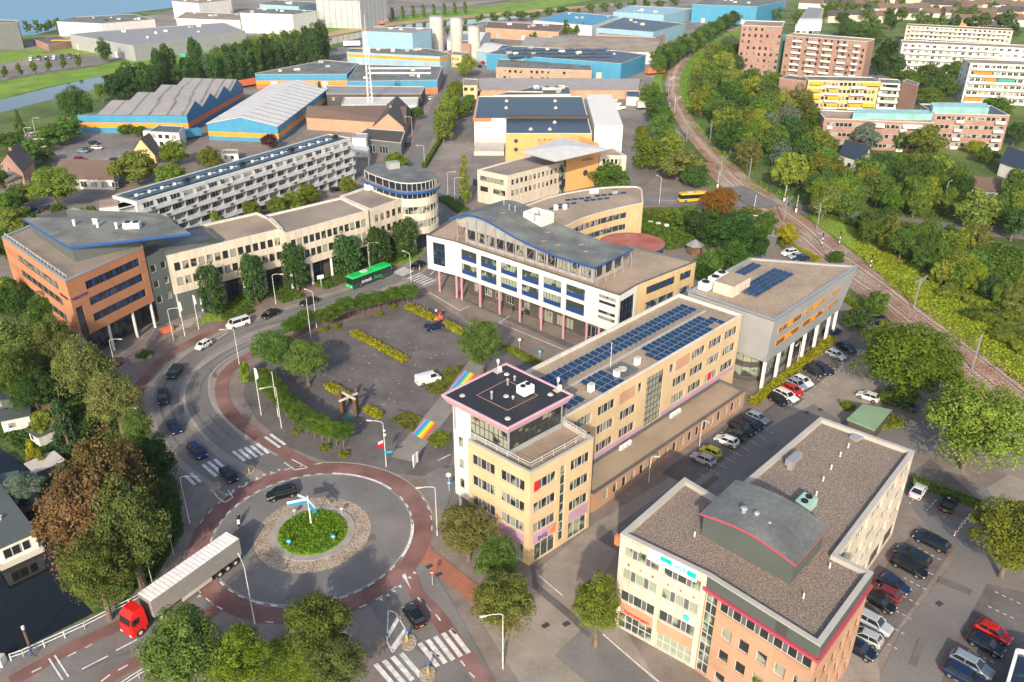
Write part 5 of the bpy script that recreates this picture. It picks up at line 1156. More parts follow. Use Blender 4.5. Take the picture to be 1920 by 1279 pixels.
# beyond the dike
fb('warehouse', 'long grey shed with silver roof across the dike road', [(130, 64), (250, 86), (460, 58), (420, 42), (190, 58)], 9, m_gry, m_grroof)
fb('warehouse', 'white walled black roofed factory beside the river', [(106, 40), (190, 44), (290, 36), (250, 26), (140, 32)], 10, m_offw, m_felt)
fb('warehouse', 'white box warehouse with a steel tank on the river side', [(450, 24), (548, 27), (593, 20), (520, 16), (480, 16)], 14, m_white, m_felt)
fb('warehouse', 'white low warehouse left of the steel tank', [(330, 34), (450, 38), (460, 26), (350, 22)], 9, m_white, m_gravl)
fb('factory', 'tall grey ribbed factory hall at the top edge', [(592, 0), (674, 2), (725, -6), (640, -10)], 20, Mstripe('ribbed_grey', (.42, .43, .44), (.3, .31, .33), 4, 1, 20), m_gry)
fb('factory', 'white plant building with brick base at the top edge', [(322, 2), (372, 6), (430, 0), (380, -6)], 14, m_white, m_gravl)
fb('factory', 'blue grey process building behind the white warehouse', [(486, 8), (560, 12), (600, 4), (520, 0)], 16, m_lblue, m_felt)
fb('office_building', 'dark glazed waterside office at the far left edge', [(-40, 44), (33, 42), (34, 38), (-20, 36)], 16, m_dgr2, m_felt, cat='building')
fb('pontoon_shed', 'brick shed with a yellow container beside the parking lot', [(60, 72), (90, 84), (140, 76), (110, 66)], 4, m_redbrick, m_brroof, cat='shed')
t = fthing('shipping_container', 'yellow container parked beside the grey shed', PX(0, (104, 84), (136, 84)), 'container'); x, y = G(120, 84, 1); MB().box((x, y, 0), (14, 4, 4), m_yaw, 0).obj('body', t)
for i, (u, v, s, l) in enumerate(((395, 22, 15, 'white storage tank left of its twin at the river plant'), (427, 24, 17, 'taller white storage tank right of its twin at the river plant'))):
    x, y = G(u, v, 0); MB().tube((x, y, 0), (x, y, s), 5.5, m_white, 16).top('storage_tank', l, 'tank', 'white tanks at the river plant', (x, y, 0))
x, y = G(503, 55, 0); MB().tube((x, y, 0), (x, y, 11), 4.5, m_metal, 16).top('storage_tank', 'ribbed steel tank in front of the white box warehouse', 'tank', None, (x, y, 0))
for u, v, hh, r_, l in ((820, 97, 21, 4.5, 'leftmost of the three tall grey silos'), (857, 100, 21, 4.0, 'middle of the three tall grey silos, behind the brick block'), (889, 112, 19, 3.6, 'rightmost of the three tall grey silos, nearest the camera')):
    x, y = G(u, v, 0); t = thing('silo', l, 'silo', (x, y, 0), group='tall grey silos'); MB().tube((x, y, 0), (x, y, hh), r_, m_conl, 16).obj('body', t); MB().tube((x, y, hh), (x, y, hh+.5), r_*1.02, m_metal, 16).obj('railing', t)
fb('brick_tower', 'small brick block between the silos', [(864, 82), (882, 82), (884, 76), (866, 76)], 10, m_redbrick, m_felt, cat='building')
fb('brick_tower', 'yellow brick lodge at the foot of the silos', [(846, 102), (868, 104), (880, 98), (852, 96)], 7, m_yellow, m_gravl, {0: rows(.6, 5, 3, 1, (4, 1), 1.3, 'Dm1')}, 'building')
# lattice mast
x, y = G(696, 213, 0); t = thing('lattice_mast', 'tall white lattice mast with a ring of aerials', 'mast', (x, y, 0)); H_ = 34
mb = MB()
for a, b in ((-1, -1), (1, -1), (1, 1), (-1, 1)): mb.tube((x+a*1.1, y+b*1.1, 0), (x+a*.45, y+b*.45, H_), .12, m_whp, 4)
for k in range(17):
    z0, z1 = k*2.0, k*2.0+2; w0, w1 = 1.1-.65*z0/H_, 1.1-.65*z1/H_
    for s in ((-1, -1, 1, -1), (1, -1, 1, 1), (1, 1, -1, 1), (-1, 1, -1, -1)): mb.tube((x+s[0]*w0, y+s[1]*w0, z0), (x+s[2]*w1, y+s[3]*w1, z1), .07, m_whp, 3)
mb.obj('lattice', t); mb = MB()
for k in range(8): q = R(k*45); mb.box((x+1.3*math.cos(q), y+1.3*math.sin(q), 25), (.4, .4, 3), m_whp, q)
mb.tube((x, y, H_), (x, y, H_+7), .08, m_whp, 4); mb.obj('aerials', t)
# ---- housing on the right
def flats(name, label, px, z, wall, rm, fl, nw, w, st='L', balc=None, awn=(), depth=14, group=None, bal_mat=None, cat='apartment_building', wh=1.4):
    a, b = PX(z, *px[:2]); p = quad(a, b, depth); t = fthing(name, label, p, cat, group); d, Lq = vec(a, b); n = Vector((d.y, -d.x)); fh = z/fl
    zs = [fh*k+.9 for k in range(fl)]; k_ = max(1, min(nw, 96//fl))
    walls(t, p, 0, z, wall, {0: rows(1.2, Lq-1.2, k_, w, zs, wh, st+'m1'), 3: rows(2, depth-1, 2, w, zs, wh, st+'m1')}, far=True); roof(t, p, z, rm, par=.3, cap=m_capl)
    for (s0, s1) in (balc or []):
        for k in range(fl):
            A = Vector(a)+d*s0*Lq; B = Vector(a)+d*s1*Lq; mb = MB(); z0 = fh*k+.15
            mb.prism([tuple(A+n*1.4), tuple(B+n*1.4), tuple(B), tuple(A)], z0-.15, z0, m_conl); mb.bar(tuple(A+n*1.35), tuple(B+n*1.35), .08, z0, z0+.95, bal_mat or m_white); mb.obj('balcony', t)
    for (s, k, wl, m) in awn:
        A = Vector(a)+d*s*Lq; B = A+d*wl; z1 = fh*k+2.6; mb = MB()
        q = [(*A, z1), (*B, z1), (*(B+n*1.6), z1-.9), (*(A+n*1.6), z1-.9)]; mb.face(q, m); mb.face([(x_, y_, z_-.06) for x_, y_, z_ in q][::-1], m); mb.face([q[3], q[2], (*(B+n*1.6), z1-1.2), (*(A+n*1.6), z1-1.2)], m); mb.obj('awning', t)
    return t, p
t, p = flats('apartment_building', 'tall red brick flats with green glazed stair strip and white balconies', [(1474, 66), (1628, 78)], 21, m_redbrick, m_gravl, 7, 13, 1.2, 'D', [(.1, .22), (.3, .42), (.48, .6), (.68, .78), (.85, .93)])
fb('apartment_building', 'taller left tower of the red brick flats with white roof edge', [(1391, 47), (1467, 50), (1472, 40), (1398, 38)], 26, m_redbrick, m_gravl, {0: rows(1, 24, 8, 1.2, [1+3.2*k for k in range(8)], 1.5, 'Dm1')}, 'apartment_building', cap=m_white)
q = PX(23, (1495, 50), (1540, 50), (1540, 45), (1498, 45)); t2 = fthing('lift_house', 'white lift house on top of the red brick flats', q, 'roof house'); MB().prism(q, 20.7, 26, m_white).obj('body', t2)
mb = MB()
a, b = G(1466, 58, 22), G(1478, 58, 22); mb.prism([(a[0], a[1]-1), (b[0], b[1]-1), (b[0], b[1]+3), (a[0], a[1]+3)], 0, 20, M('green_glass_strip', (.05, .22, .2), rough=.3)); mb.obj('stair_glazing', t)
aw = [(.02, 1, 5, m_yaw), (.02, 2, 5, m_yaw), (.02, 3, 5, m_yaw), (.3, 0, 5, m_yaw), (.3, 1, 5, m_yaw), (.3, 2, 4, m_yaw), (.75, 3, 9, m_yaw), (.62, 0, 5, m_yaw), (.8, 0, 6, m_yaw)]
flats('apartment_building', 'yellow brick flats with bright yellow awnings', [(1516, 150), (1650, 153)], 12.5, m_yel2, m_felt, 4, 16, 1.3, 'D', [(.26, .45), (.6, .82)], aw, 12)
flats('apartment_building', 'white galleried flats between the yellow and the red brick block', [(1651, 155), (1690, 157)], 11.5, m_white, m_felt, 4, 5, 1.6, 'L', [(.02, .98)], (), 12)
fb('apartment_building', 'windowless red brick end block beside the white galleries', [(1692, 152), (1720, 160), (1724, 156), (1700, 148)], 13, m_redbrick, m_brroof, cat='apartment_building')
fb('apartment_building', 'red brick corner block left of the yellow awnings', [(1462, 146), (1512, 152), (1520, 146), (1478, 140)], 12, m_redbrick, m_brroof, cat='apartment_building')
flats('apartment_building', 'long low red brick flats with a brown roof and green glass ridge', [(1546, 222), (1752, 230)], 11, m_redbrick, m_gravel, 3, 24, 1.4, 'L', [(.03, .08), (.4, .46), (.7, .76)], [(.4, 2, 6, m_silver), (.72, 2, 7, m_silver)], 16)
flats('apartment_building', 'right hand red brick flats with a navy roof and recessed balconies', [(1752, 212), (1894, 216)], 13, m_redbrick, m_bluefelt, 4, 14, 1.5, 'L', [(.3, .4), (.82, .95)], (), 18)
q = PX(13, (1600, 212), (1750, 214), (1755, 206), (1605, 204)); t = fthing('glass_roof', 'pale green glass ridge over the long brick flats', q, 'glass roof'); MB().prism(q, 10.7, 13, m_roofglass).obj('glazing', t)
q = PX(15, (1750, 200), (1855, 203), (1850, 193), (1745, 192)); t = fthing('glass_roof', 'pale green glass ridge over the navy roofed flats', q, 'glass roof'); MB().prism(q, 12.7, 15, m_roofglass).obj('glazing', t)
flats('apartment_building', 'long white terraced flats behind the dark trees', [(1692, 80), (1960, 92)], 15, m_white, m_gravl, 5, 19, 1.8, 'L', [(.02, .7)], (), 14)
aw = [(.05, 4, 8, m_oaw), (.2, 3, 6, m_oaw), (.32, 3, 8, m_gaw), (.7, 2, 10, m_oaw), (.02, 0, 8, m_oaw), (.75, 3, 7, m_yaw)]
flats('apartment_building', 'white flats with orange and green awnings at the right edge', [(1820, 118), (1990, 124)], 18, m_white, m_gravl, 6, 14, 2.0, 'L', [(.02, .98)], aw, 14)
flats('apartment_building', 'pale terraced flats with white bands far right', [(1700, 48), (1900, 58)], 11, m_cream, m_brroof, 4, 22, 1.5, 'L', [(.05, .95)], (), 14)
fb('apartment_building', 'grey roofed slab block behind the tall brick flats', [(1492, 46), (1526, 48), (1545, 15), (1516, 13)], 20, m_offw, m_grroof, {0: rows(1, 14, 4, 2, [1+3.6*k for k in range(5)], 1.5, 'Dm1'), 1: rows(2, 100, 9, 5, [1+3.6*k for k in range(5)], 1.6, 'Dm1')}, 'apartment_building')
gable('white_house', 'white detached house with a dark blue roof among the trees', [(1574, 288), (1618, 302), (1632, 290), (1592, 276)], 4.5, 8.2, m_white, m_bluefelt, spec={0: rows(1, 6, 2, 1.4, (1, ), 1.4, 'Dm1')}, axis=1)
gable('white_house', 'white house with solar panels at the right edge', [(1876, 304), (1918, 318), (1930, 300), (1894, 288)], 4.5, 8.2, m_white, m_bluefelt, axis=1)
gable('bungalow', 'low brown roofed bungalow hidden among the trees', [(1798, 352), (1872, 360), (1874, 340), (1802, 336)], 3, 5.5, m_offw, m_brroof, axis=1)
k = 0
rr = random.Random(11)
for ri, (u0, u1, v, n) in enumerate(((1520, 1640, 16, 5), (1590, 1720, 27, 5), (1660, 1800, 6, 6), (1740, 1900, 20, 7), (1790, 1915, 34, 6), (1810, 1915, 48, 4), (1700, 1780, 36, 3), (1560, 1650, 40, 3), (1640, 1760, -4, 5), (1780, 1918, 4, 6))):
    for i in range(n):
        u = u0+(u1-u0)*i/max(1, n-1)+rr.uniform(-4, 4); x, y = G(u, v+rr.uniform(-2, 2), 0); w, dd = rr.uniform(10, 22), rr.uniform(9, 12); an_ = rr.choice((0, .15, -.5))
        co, si = math.cos(an_), math.sin(an_); raw = [(x+a*co-b*si, y+a*si+b*co) for a, b in ((-w/2, -dd/2), (w/2, -dd/2), (w/2, dd/2), (-w/2, dd/2))]
        t = gable('terraced_house', 'small terraced house, %s from the left in %s' % (['first', 'second', 'third', 'fourth', 'fifth', 'sixth', 'seventh'][i], ['the top row behind the brick flats', 'the row above the brick flats', 'the upper middle row of the far estate', 'the right middle row of the far estate', 'the right row above the terraced flats', 'the row just above the terraced flats', 'the short row by the far trees', 'the row beside the sloping roofed slab', 'the topmost middle row', 'the topmost right row'][ri]), None, 5.5, 9, rr.choice((m_cream, m_salmon, m_offw)), rr.choice((m_brroof, m_dkroof, m_brroof)), 'house', group='terraced houses of the far estate', raw=raw, axis=1)
# garden sheds, houseboats by the canal
def shed(u, v, w, d, h, rz, wall, rm, label, name='garden_shed', cat='shed', door=True):
    x, y = G(u, v, 1); t = thing(name, label, cat, (x, y, 0)); co, si = math.cos(rz), math.sin(rz)
    pl = [(x+a*co-b*si, y+a*si+b*co) for a, b in ((-w/2, -d/2), (w/2, -d/2), (w/2, d/2), (-w/2, d/2))]
    walls(t, pl, 0, h, wall, {0: [(w*.2, w*.45, .9, 1.9, 'Lm2')]}, far=True); e = inset(pl, -.3); MB().prism(e, h, h+.18, rm).obj('roof', t)
    if door: wall_panel(t, pl, 0, w*.55, w*.9, 0, 2.0, m_offw, 'door')
    return t
shed(33, 790, 4.2, 3.2, 2.5, .45, m_white, m_dgr, 'white garden shed with a dark flat roof and double door')
shed(65, 768, 5.5, 2.4, 2.3, .45, m_brn, m_dgr, 'brown open timber shelter behind the white shed', door=False)
shed(80, 818, 3.0, 2.6, 2.2, -.6, m_white, m_dgr, 'small white pitched hut right of the white shed')
shed(88, 880, 3.2, 4.0, 2.3, -.7, m_dgr2, m_conl, 'narrow hut with a pale grey roof beside the jetty')
shed(10, 752, 4, 3, 2.2, .3, m_dgr, m_bluefelt, 'dark roofed hut at the left edge of the gardens', door=False)
def houseboat(p0, p1, w, label):
    a, b = Vector(G(*p0, 0)), Vector(G(*p1, 0)); d = (b-a).normalized(); n = Vector((-d.y, d.x)); t = thing('houseboat', label, 'houseboat', (b.x, b.y, 0))
    q = [tuple(a-n*w/2), tuple(b-n*w/2), tuple(b+n*w/2), tuple(a+n*w/2)]; MB().prism(inset(q, -.4), .04, .7, m_conl).obj('hull', t)
    L_ = (b-a).length; walls(t, q, .7, 3.3, m_white, {1: [(.5, w*.55, 1.3, 2.8, 'Lm2'), (w*.62, w*.8, 1.4, 2.7, 'Dm1')], 0: rows(1, L_-1, 6, 1.4, (1.3,), 1.3, 'Lm1'), 2: rows(1, L_-1, 6, 1.4, (1.3,), 1.3, 'Lm1')}, far=True)
    MB().prism(inset(q, -.25), 3.3, 3.5, m_dgr).obj('roof', t); x, y = a.lerp(b, .75); MB().box((x, y, 3.5), (.5, .5, .5), m_conl).obj('chimney', t)
houseboat((-60, 905), (42, 1050), 4.7, 'white houseboat with a long dark roof moored on the dark water')
houseboat((-60, 905), (-4, 985), 5, 'second houseboat just inside the left edge') if False else None
x, y = G(80, 950, 0); t = MB().box((x, y, .04), (7, 1.2, .3), m_brn, .35).top('jetty', 'narrow wooden jetty reaching over the canal', 'jetty', None, (x, y, 0))
shed(-2, 925, 5, 5, 2.4, .4, m_white, m_dgr, 'white floating cabin partly cut by the left edge', 'floating_cabin', 'cabin')
for (u, v, w_, d_, h_, l) in ((1437, 447, 6, 4, 2.6, 'small grey roofed shed beside the hidden car park'), (1410, 412, 6, 3, 2.8, 'white roofed tent shed near the level crossing'),):
    shed(u, v, w_, d_, h_, -.5, m_dgr2, m_grroof if u > 1420 else m_white, l, door=False)
x, y = G(1303, 462, 2); t = thing('gazebo', 'small pavilion with a pointed grey roof among the trees', 'gazebo', (x, y, 0)); hx = [(x+2*math.cos(R(a)), y+2*math.sin(R(a))) for a in range(0, 360, 60)]
MB().prism(hx, 0, 2.4, m_brn).obj('wall', t); MB().frust(inset(hx, -.4), 2.4, inset(hx, 1.7), 4.0, m_grroof).obj('roof', t)
pg = PX(2.9, (1530, 820)[:2], (1590, 762), (1650, 768), (1700, 795)) if False else PX(3.0, (1588, 785), (1618, 757), (1672, 768), (1640, 806))
t = fthing('flat_garage', 'low pale green roofed garage behind the gravel roof', pg, 'garage'); MB().prism(inset(ccw(pg), .2), 0, 2.7, m_dkbrick).obj('wall', t); MB().prism(ccw(pg), 2.7, 3.0, M('pale_green_roof', (.22, .33, .20), var=.06)).obj('roof', t)

q = [G(1884, 1300, 3.2), G(1906, 1222, 3.2), G(1990, 1240, 3.2), G(1990, 1330, 3.2)]; q = ccw(q); t = fthing('glass_pavilion', 'white framed dark pavilion roof cut by the bottom right corner', q, 'pavilion'); MB().prism(inset(q, .3), 0, 3.2, m_glassd).obj('wall', t); mb = MB()
for i in range(4): mb.bar(q[i], q[(i+1) % 4], .35, 3.0, 3.6, m_whp)
mb.obj('roof_frame', t)
# ================================================================ trees, hedges, plants
def leaf_mesh(name, n, leaf, seed, kind='broad', nb=34, mat=None):
    """crown of small leaf faces gathered in clumps, unit radius, centred on the origin"""
    g = np.random.default_rng(seed)
    if kind == 'broad':
        d = g.normal(size=(nb, 3)); d /= np.linalg.norm(d, axis=1)[:, None]; rad = g.uniform(.4, .9, nb)
        ctr = d*rad[:, None]; ctr[:, 2] = ctr[:, 2]*.95; br = g.uniform(.13, .4, nb)*(1.15-.35*rad)
        w = 1-.25*np.clip(ctr[:, 2], 0, 1); ctr[:, :2] *= w[:, None]
    elif kind == 'column':
        z = g.uniform(-.95, .9, nb); a = g.uniform(0, 6.283, nb); rr_ = (.62*np.sqrt(np.clip(1-((z+.15)/1.2)**2, .05, 1)))*g.uniform(.5, 1, nb)
        ctr = np.stack([rr_*np.cos(a), rr_*np.sin(a), z], 1); br = g.uniform(.2, .34, nb)
    elif kind == 'cone':
        z = g.uniform(-1, .95, nb); a = g.uniform(0, 6.283, nb); rr_ = (1-(z+1)/2)*.8*g.uniform(.6, 1, nb)
        ctr = np.stack([rr_*np.cos(a), rr_*np.sin(a), z], 1); br = g.uniform(.12, .26, nb)
    elif kind == 'box':
        ctr = g.uniform(-.85, .85, (nb, 3)); br = g.uniform(.3, .45, nb)
    k = g.integers(0, nb, n); dd = g.normal(size=(n, 3)); dd /= np.linalg.norm(dd, axis=1)[:, None]
    flip = (dd[:, 2] < -.25) & (g.random(n) < .7); dd[flip, 2] *= -1
    shell = br[k]*g.uniform(.72, 1.12, n); pos = ctr[k]+dd*shell[:, None]
    nr = dd*.75+g.normal(size=(n, 3))*.45; nr[:, 2] += .25; nr /= np.linalg.norm(nr, axis=1)[:, None]
    u = np.cross(nr, g.normal(size=(n, 3))); u /= np.linalg.norm(u, axis=1)[:, None]; v = np.cross(nr, u)
    s = leaf*g.uniform(.6, 1.3, n)[:, None]; u = u*s; v = v*s*.72
    V = np.stack([pos-u, pos-v*.9, pos+u, pos+v*.9], 1).reshape(-1, 3)
    me = bpy.data.meshes.new(name); me.vertices.add(4*n); me.vertices.foreach_set('co', V.ravel().astype(np.float32))
    me.loops.add(4*n); me.loops.foreach_set('vertex_index', np.arange(4*n, dtype=np.int32)); me.polygons.add(n)
    me.polygons.foreach_set('loop_start', np.arange(0, 4*n, 4, dtype=np.int32)); me.polygons.foreach_set('loop_total', np.full(n, 4, dtype=np.int32))
    me.update(calc_edges=True); me.materials.append(mat or m_leaf); me.validate(); return me
CR = {'broad': [leaf_mesh('crown', 8000, .055, s, 'broad', 50) for s in range(5)], 'fine': [leaf_mesh('crown', 22000, .031, 20+s, 'broad', 85) for s in range(4)],
      'column': [leaf_mesh('crown', 5000, .062, 40+s, 'column', 60) for s in range(3)], 'cone': [leaf_mesh('crown', 4500, .06, 60+s, 'cone', 70) for s in range(2)],
      'far': [leaf_mesh('crown', 1500, .13, 80+s, 'broad', 22) for s in range(4)], 'farcol': [leaf_mesh('crown', 1300, .13, 90+s, 'column', 30) for s in range(2)],
      'box': [leaf_mesh('foliage', 2600, .085, 100+s, 'box', 30, m_leafd) for s in range(2)]}
def trunk_mesh(seed):
    r_ = random.Random(seed); mb = MB(); p = Vector((0, 0, 0)); r0 = .05; top = Vector((r_.uniform(-.03, .03), r_.uniform(-.03, .03), .55)); mb.tube(p, top, r0, m_bark, 8, r0*.6)
    for i in range(6):
        a = i*1.05+r_.random(); s = top*(.7+.3*r_.random()); e = s+Vector((math.cos(a)*.25, math.sin(a)*.25, .28+.12*r_.random())); mb.tube(s, e, r0*.42, m_bark, 5, r0*.15)
    mb.tube(top, top+Vector((0, 0, .35)), r0*.6, m_bark, 5, r0*.15)
    return mb.mesh('trunk')
TR = [trunk_mesh(s) for s in range(3)]
GC = {'mid': (.10, .165, .026), 'light': (.175, .215, .028), 'dark': (.06, .115, .025), 'olive': (.15, .165, .035), 'yellow': (.24, .24, .02), 'lime': (.18, .225, .025), 'autumn': (.20, .13, .045), 'rust': (.30, .13, .02), 'grey': (.13, .17, .09), 'blue': (.07, .12, .05), 'hedge': (.31, .30, .02), 'purple': (.06, .03, .03), 'willow': (.14, .17, .035)}
_small = []
def tree(cu, cv, rp, h=None, kind='broad', col='mid', label=None, group=None, name=None, cz=None, sq=1.0, trunk=True):
    """crown centre seen at (cu, cv) with half width rp pixels of the survey photo; the tree stands on the ground below it"""
    m0 = .11
    x, y = G(cu, cv, 5); m0 = mpp(x, y, 5); r = rp*m0
    if h is None: h = r*(3.6 if kind in ('column', 'farcol') else 2.15 if kind != 'cone' else 3.0)+1.5
    base = .12*h if kind in ('column', 'farcol', 'cone') else (min(.28*h, 3.0) if kind == 'fine' else .07*h)
    zc = cz or (h+base)/2; x, y = G(cu, cv, zc); r = rp*mpp(x, y, zc)*(1.12 if kind == 'column' else 1.0); rz = (h-base)/2
    rr_ = random.Random(int(cu*7+cv*13))
    if rp < 11.5 and group:
        _small.append((x, y, zc, r, rz, GC[col], kind)); return
    t = thing(name or ('conifer' if kind == 'cone' else 'tree'), label, 'tree', (x, y, 0), rr_.uniform(0, 6.28), group)
    me = rr_.choice(CR[kind]); c = GC[col] if isinstance(col, str) else col; f = rr_.uniform(.78, 1.28); c = (c[0]*rr_.uniform(.84, 1.1), c[1], c[2]*rr_.uniform(.9, 1.5))
    wide = 1/.93 if kind == 'fine' else 1/.84 if kind in ('broad', 'far') else (1/.72 if kind in ('column', 'farcol') else 1.0)
    link('crown', me, t, (0, 0, zc), rr_.uniform(0, 6.28), (r*wide, r*wide*sq, rz*1.02), tuple(a*f for a in c))
    if trunk: link('trunk', rr_.choice(TR), t, (0, 0, 0), 0, (h*.62, h*.62, h*1.0))
    return t
ORD = ['first', 'second', 'third', 'fourth', 'fifth', 'sixth', 'seventh', 'eighth', 'ninth', 'tenth', 'eleventh', 'twelfth']
CW = {'mid': 'green', 'light': 'light green', 'dark': 'dark green', 'olive': 'olive', 'yellow': 'golden', 'lime': 'yellow green', 'autumn': 'rusty', 'rust': 'orange', 'grey': 'grey green', 'blue': 'bluish', 'purple': 'purple', 'willow': 'pale'}
def T(lst, group, base_label, **kw):
    lst = [list(e)+[None, 'broad', 'mid'][len(e)-3:] if len(e) < 6 else list(e) for e in lst]
    if group:
        big = sorted([e for e in lst if e[2] >= 11.5], key=lambda e: e[1]); nb_ = max(1, math.ceil(len(big)/9)); per = math.ceil(len(big)/nb_) if big else 1
        for b in range(nb_):
            rw = sorted(big[b*per:(b+1)*per], key=lambda e: e[0]); wd = 'the' if nb_ == 1 else 'back' if b == 0 else 'front' if b == nb_-1 else ORD[b]
            for i, e in enumerate(rw): e[6:] = ['%s tree, %s from left, %s row, %s' % (CW[e[5]], ORD[i], wd, group)]
    for e in lst: tree(*e[:3], e[3] if len(e) > 3 else None, e[4] if len(e) > 4 else 'broad', e[5] if len(e) > 5 else 'mid', e[6] if len(e) > 6 else base_label, group, **kw)
# near individual trees
for a in (
    (1710, 668, 96, 15, 'fine', 'light', 'huge light green tree beside the railway, left of its twin'),
    (1832, 790, 96, 15, 'fine', 'light', 'huge light green tree at the right, standing by the white coupe'),
    (1905, 1000, 75, 12, 'fine', 'light', 'light green tree cut by the right edge above the red parked car'),
    (903, 640, 40, 12, 'fine', 'mid', 'green tree at the corner of the parking square by the rainbow path'),
    (512, 650, 40, 9, 'fine', 'mid', 'left one of the pair of round trees on the parking square'),
    (573, 672, 42, 9, 'fine', 'mid', 'right one of the pair of round trees on the parking square'),
    (877, 990, 52, 9, 'fine', 'olive', 'dark olive tree in front of the yellow brick corner'),
    (930, 1045, 42, 8, 'fine', 'mid', 'green tree at the foot of the bank entrance'),
    (942, 1130, 60, 9, 'fine', 'olive', 'round olive tree beside the street lamp at the bottom'),
    (1122, 1130, 46, 11, 'fine', 'light', 'bright upright tree in front of the letting banner'),
    (590, 1172, 64, 10, 'fine', 'olive', 'large olive tree in front of the roundabout'),
    (628, 1245, 55, 9, 'fine', 'olive', 'olive tree at the bottom edge right of the large one'),
    (345, 1212, 76, 12, 'fine', 'mid', 'big green tree hiding the front of the red lorry'),
    (445, 1238, 60, 10, 'fine', 'lime', 'yellow green tree at the bottom edge beside the big green one'),
    (1450, 1266, 46, 6.5, 'fine', 'yellow', 'yellow tree top at the bottom edge before the brick facade'),
    (195, 920, 86, 19, 'fine', 'autumn', 'huge rust tinged tree on the canal bank'),
    (150, 985, 78, 17, 'fine', 'autumn', 'brown tinged tree leaning over the canal'),
    (240, 990, 64, 17, 'fine', 'olive', 'olive green tree behind the lorry, right of the rust one'),
    (180, 1070, 62, 13, 'fine', 'olive', 'low olive tree at the water edge above the bridge railing'),
    (285, 865, 42, 12, 'fine', 'dark', 'dark green tree beside the blue car on the curve'),
    (25, 650, 62, 14, 'fine', 'willow', 'pale drooping willow at the left edge'),
    (105, 640, 38, 14, 'fine', 'olive', 'slim olive tree in front of the orange brick office'),
    (155, 690, 52, 14, 'fine', 'olive', 'broad olive tree left of the curve'),
    (213, 745, 50, 12, 'fine', 'olive', 'olive tree next to the curved cycle path'),
    (60, 730, 45, 9, 'fine', 'dark', 'dark bush like tree behind the garden shelter'),
    (20, 560, 40, 12, 'fine', 'dark', 'dark tree at the left edge beside the orange office'),
    (120, 800, 36, 10, 'cone', 'blue', 'blue green conifer among the garden huts'),
    (60, 850, 20, 5, 'cone', 'yellow', 'small golden conifer on the garden quay'),
    (78, 862, 16, 4, 'cone', 'yellow', 'smaller golden conifer beside the first golden one'),
    (45, 910, 34, 5, 'fine', 'grey', 'grey green willow shrub hanging over the canal'),
    (458, 698, 9, 4.5, 'column', 'lime', 'thin young street tree on the footway by the flagpole'),
    (870, 335, 17, 14, 'cone', 'light', 'pointed light green tree beside the wavy roof'),
    (1143, 330, 32, 9, 'broad', 'mid', 'green tree against the apricot wall'),
    (1347, 375, 37, 10, 'fine', 'rust', 'orange autumn tree beside the level crossing'),
    (1560, 355, 42, 11, 'fine', 'lime', 'yellow green tree right of the level crossing'),
    (1478, 438, 20, 6, 'broad', 'yellow', 'golden round tree near the hidden parked cars'),
    (1605, 598, 24, 5, 'broad', 'dark', 'dark green tree under the grey wedge hall'),
    (1645, 568, 21, 6, 'broad', 'mid', 'small green tree beside the track and the parked dark cars'),
    (1568, 482, 14, 3.5, 'broad', 'mid', 'little round bush on the ballast behind the grey hall'),
    (97, 345, 46, 13, 'fine', 'light', 'large round light green tree by the brown roofed restaurant'),
    (252, 312, 38, 11, 'broad', 'light', 'round green tree behind the flats'),
    (320, 328, 28, 8, 'broad', 'lime', 'yellow green tree right behind the flats'),
    (325, 285, 24, 9, 'broad', 'lime', 'light tree beside the steep black roof'),
    (393, 296, 21, 8, 'broad', 'lime', 'light tree next to the tiny white cabin'),
    (505, 265, 14, 6, 'broad', 'purple', 'purple leaved bush behind the gallery flats'),
    (600, 172, 11, 9, 'cone', 'mid', 'small upright tree at the corner of the white ribbed hall'),
    (874, 122, 17, 12, 'broad', 'light', 'round light tree at the foot of the silos'),
    (195, 93, 12, 14, 'broad', 'mid', 'solitary tree on the verge of the dike road'),
    (142, 195, 33, 17, 'fine', 'dark', 'big dark tree between the canal and the sawtooth hall'),
    (34, 228, 14, 9, 'cone', 'mid', 'pointed tree at the left canal bank'),
    (1450, 68, 20, 14, 'broad', 'mid', 'tree top just left of the tall brick flats') if False else (780, 212, 12, 6, 'broad', 'mid', 'small tree beside the steep roofed brick shed'),
): tree(*a)
# columnar street trees before the white office
for u, v, l in ((395, 542, 'first columnar tree from the orange office'), (475, 520, 'second columnar tree from the orange office'), (553, 498, 'third columnar tree from the orange office'), (650, 475, 'fourth tree of the row, rounder than the others'), (710, 462, 'fifth tree of the row above the green bus'), (758, 445, 'last tree of the row, at the rounded tower')):
    tree(u, v, 21 if u not in (650,) else 26, 11.5 if u < 600 else 10, 'column', 'dark', l, 'columnar trees in front of the white office', 'columnar_tree')
# trees among the flats
for i, (u, v, r_, c_) in enumerate(((548, 376, 22, 'lime'), (578, 362, 20, 'lime'), (520, 385, 16, 'lime'), (650, 348, 14, 'lime'), (470, 395, 18, 'light'), (745, 300, 20, 'lime'), (405, 412, 12, 'lime'))): tree(u, v, r_, 6, 'broad', c_, ['round low tree fifth', 'low tree sixth', 'low tree fourth', 'low tree nearest the black car and', 'low tree third', 'low tree beside the round tower and last', 'small low tree first'][i]+' from the left behind the long white office', 'low trees between flats and office')
T([(836, 215, 17, 13, 'column', 'light'), (831, 232, 17, 13, 'column', 'light'), (843, 195, 14, 12, 'column', 'light'), (850, 178, 12, 11, 'column', 'light'), (858, 165, 12, 8, 'broad', 'light')], 'trimmed trees along the access road', 'upright trimmed tree of the dense row beside the access road')
T([(868, 205, 15, 7), (895, 200, 16, 7), (880, 190, 12, 7), (905, 210, 12, 6)], 'trees left of the black roofed warehouse', 'green tree in the clump left of the black roofed warehouse')
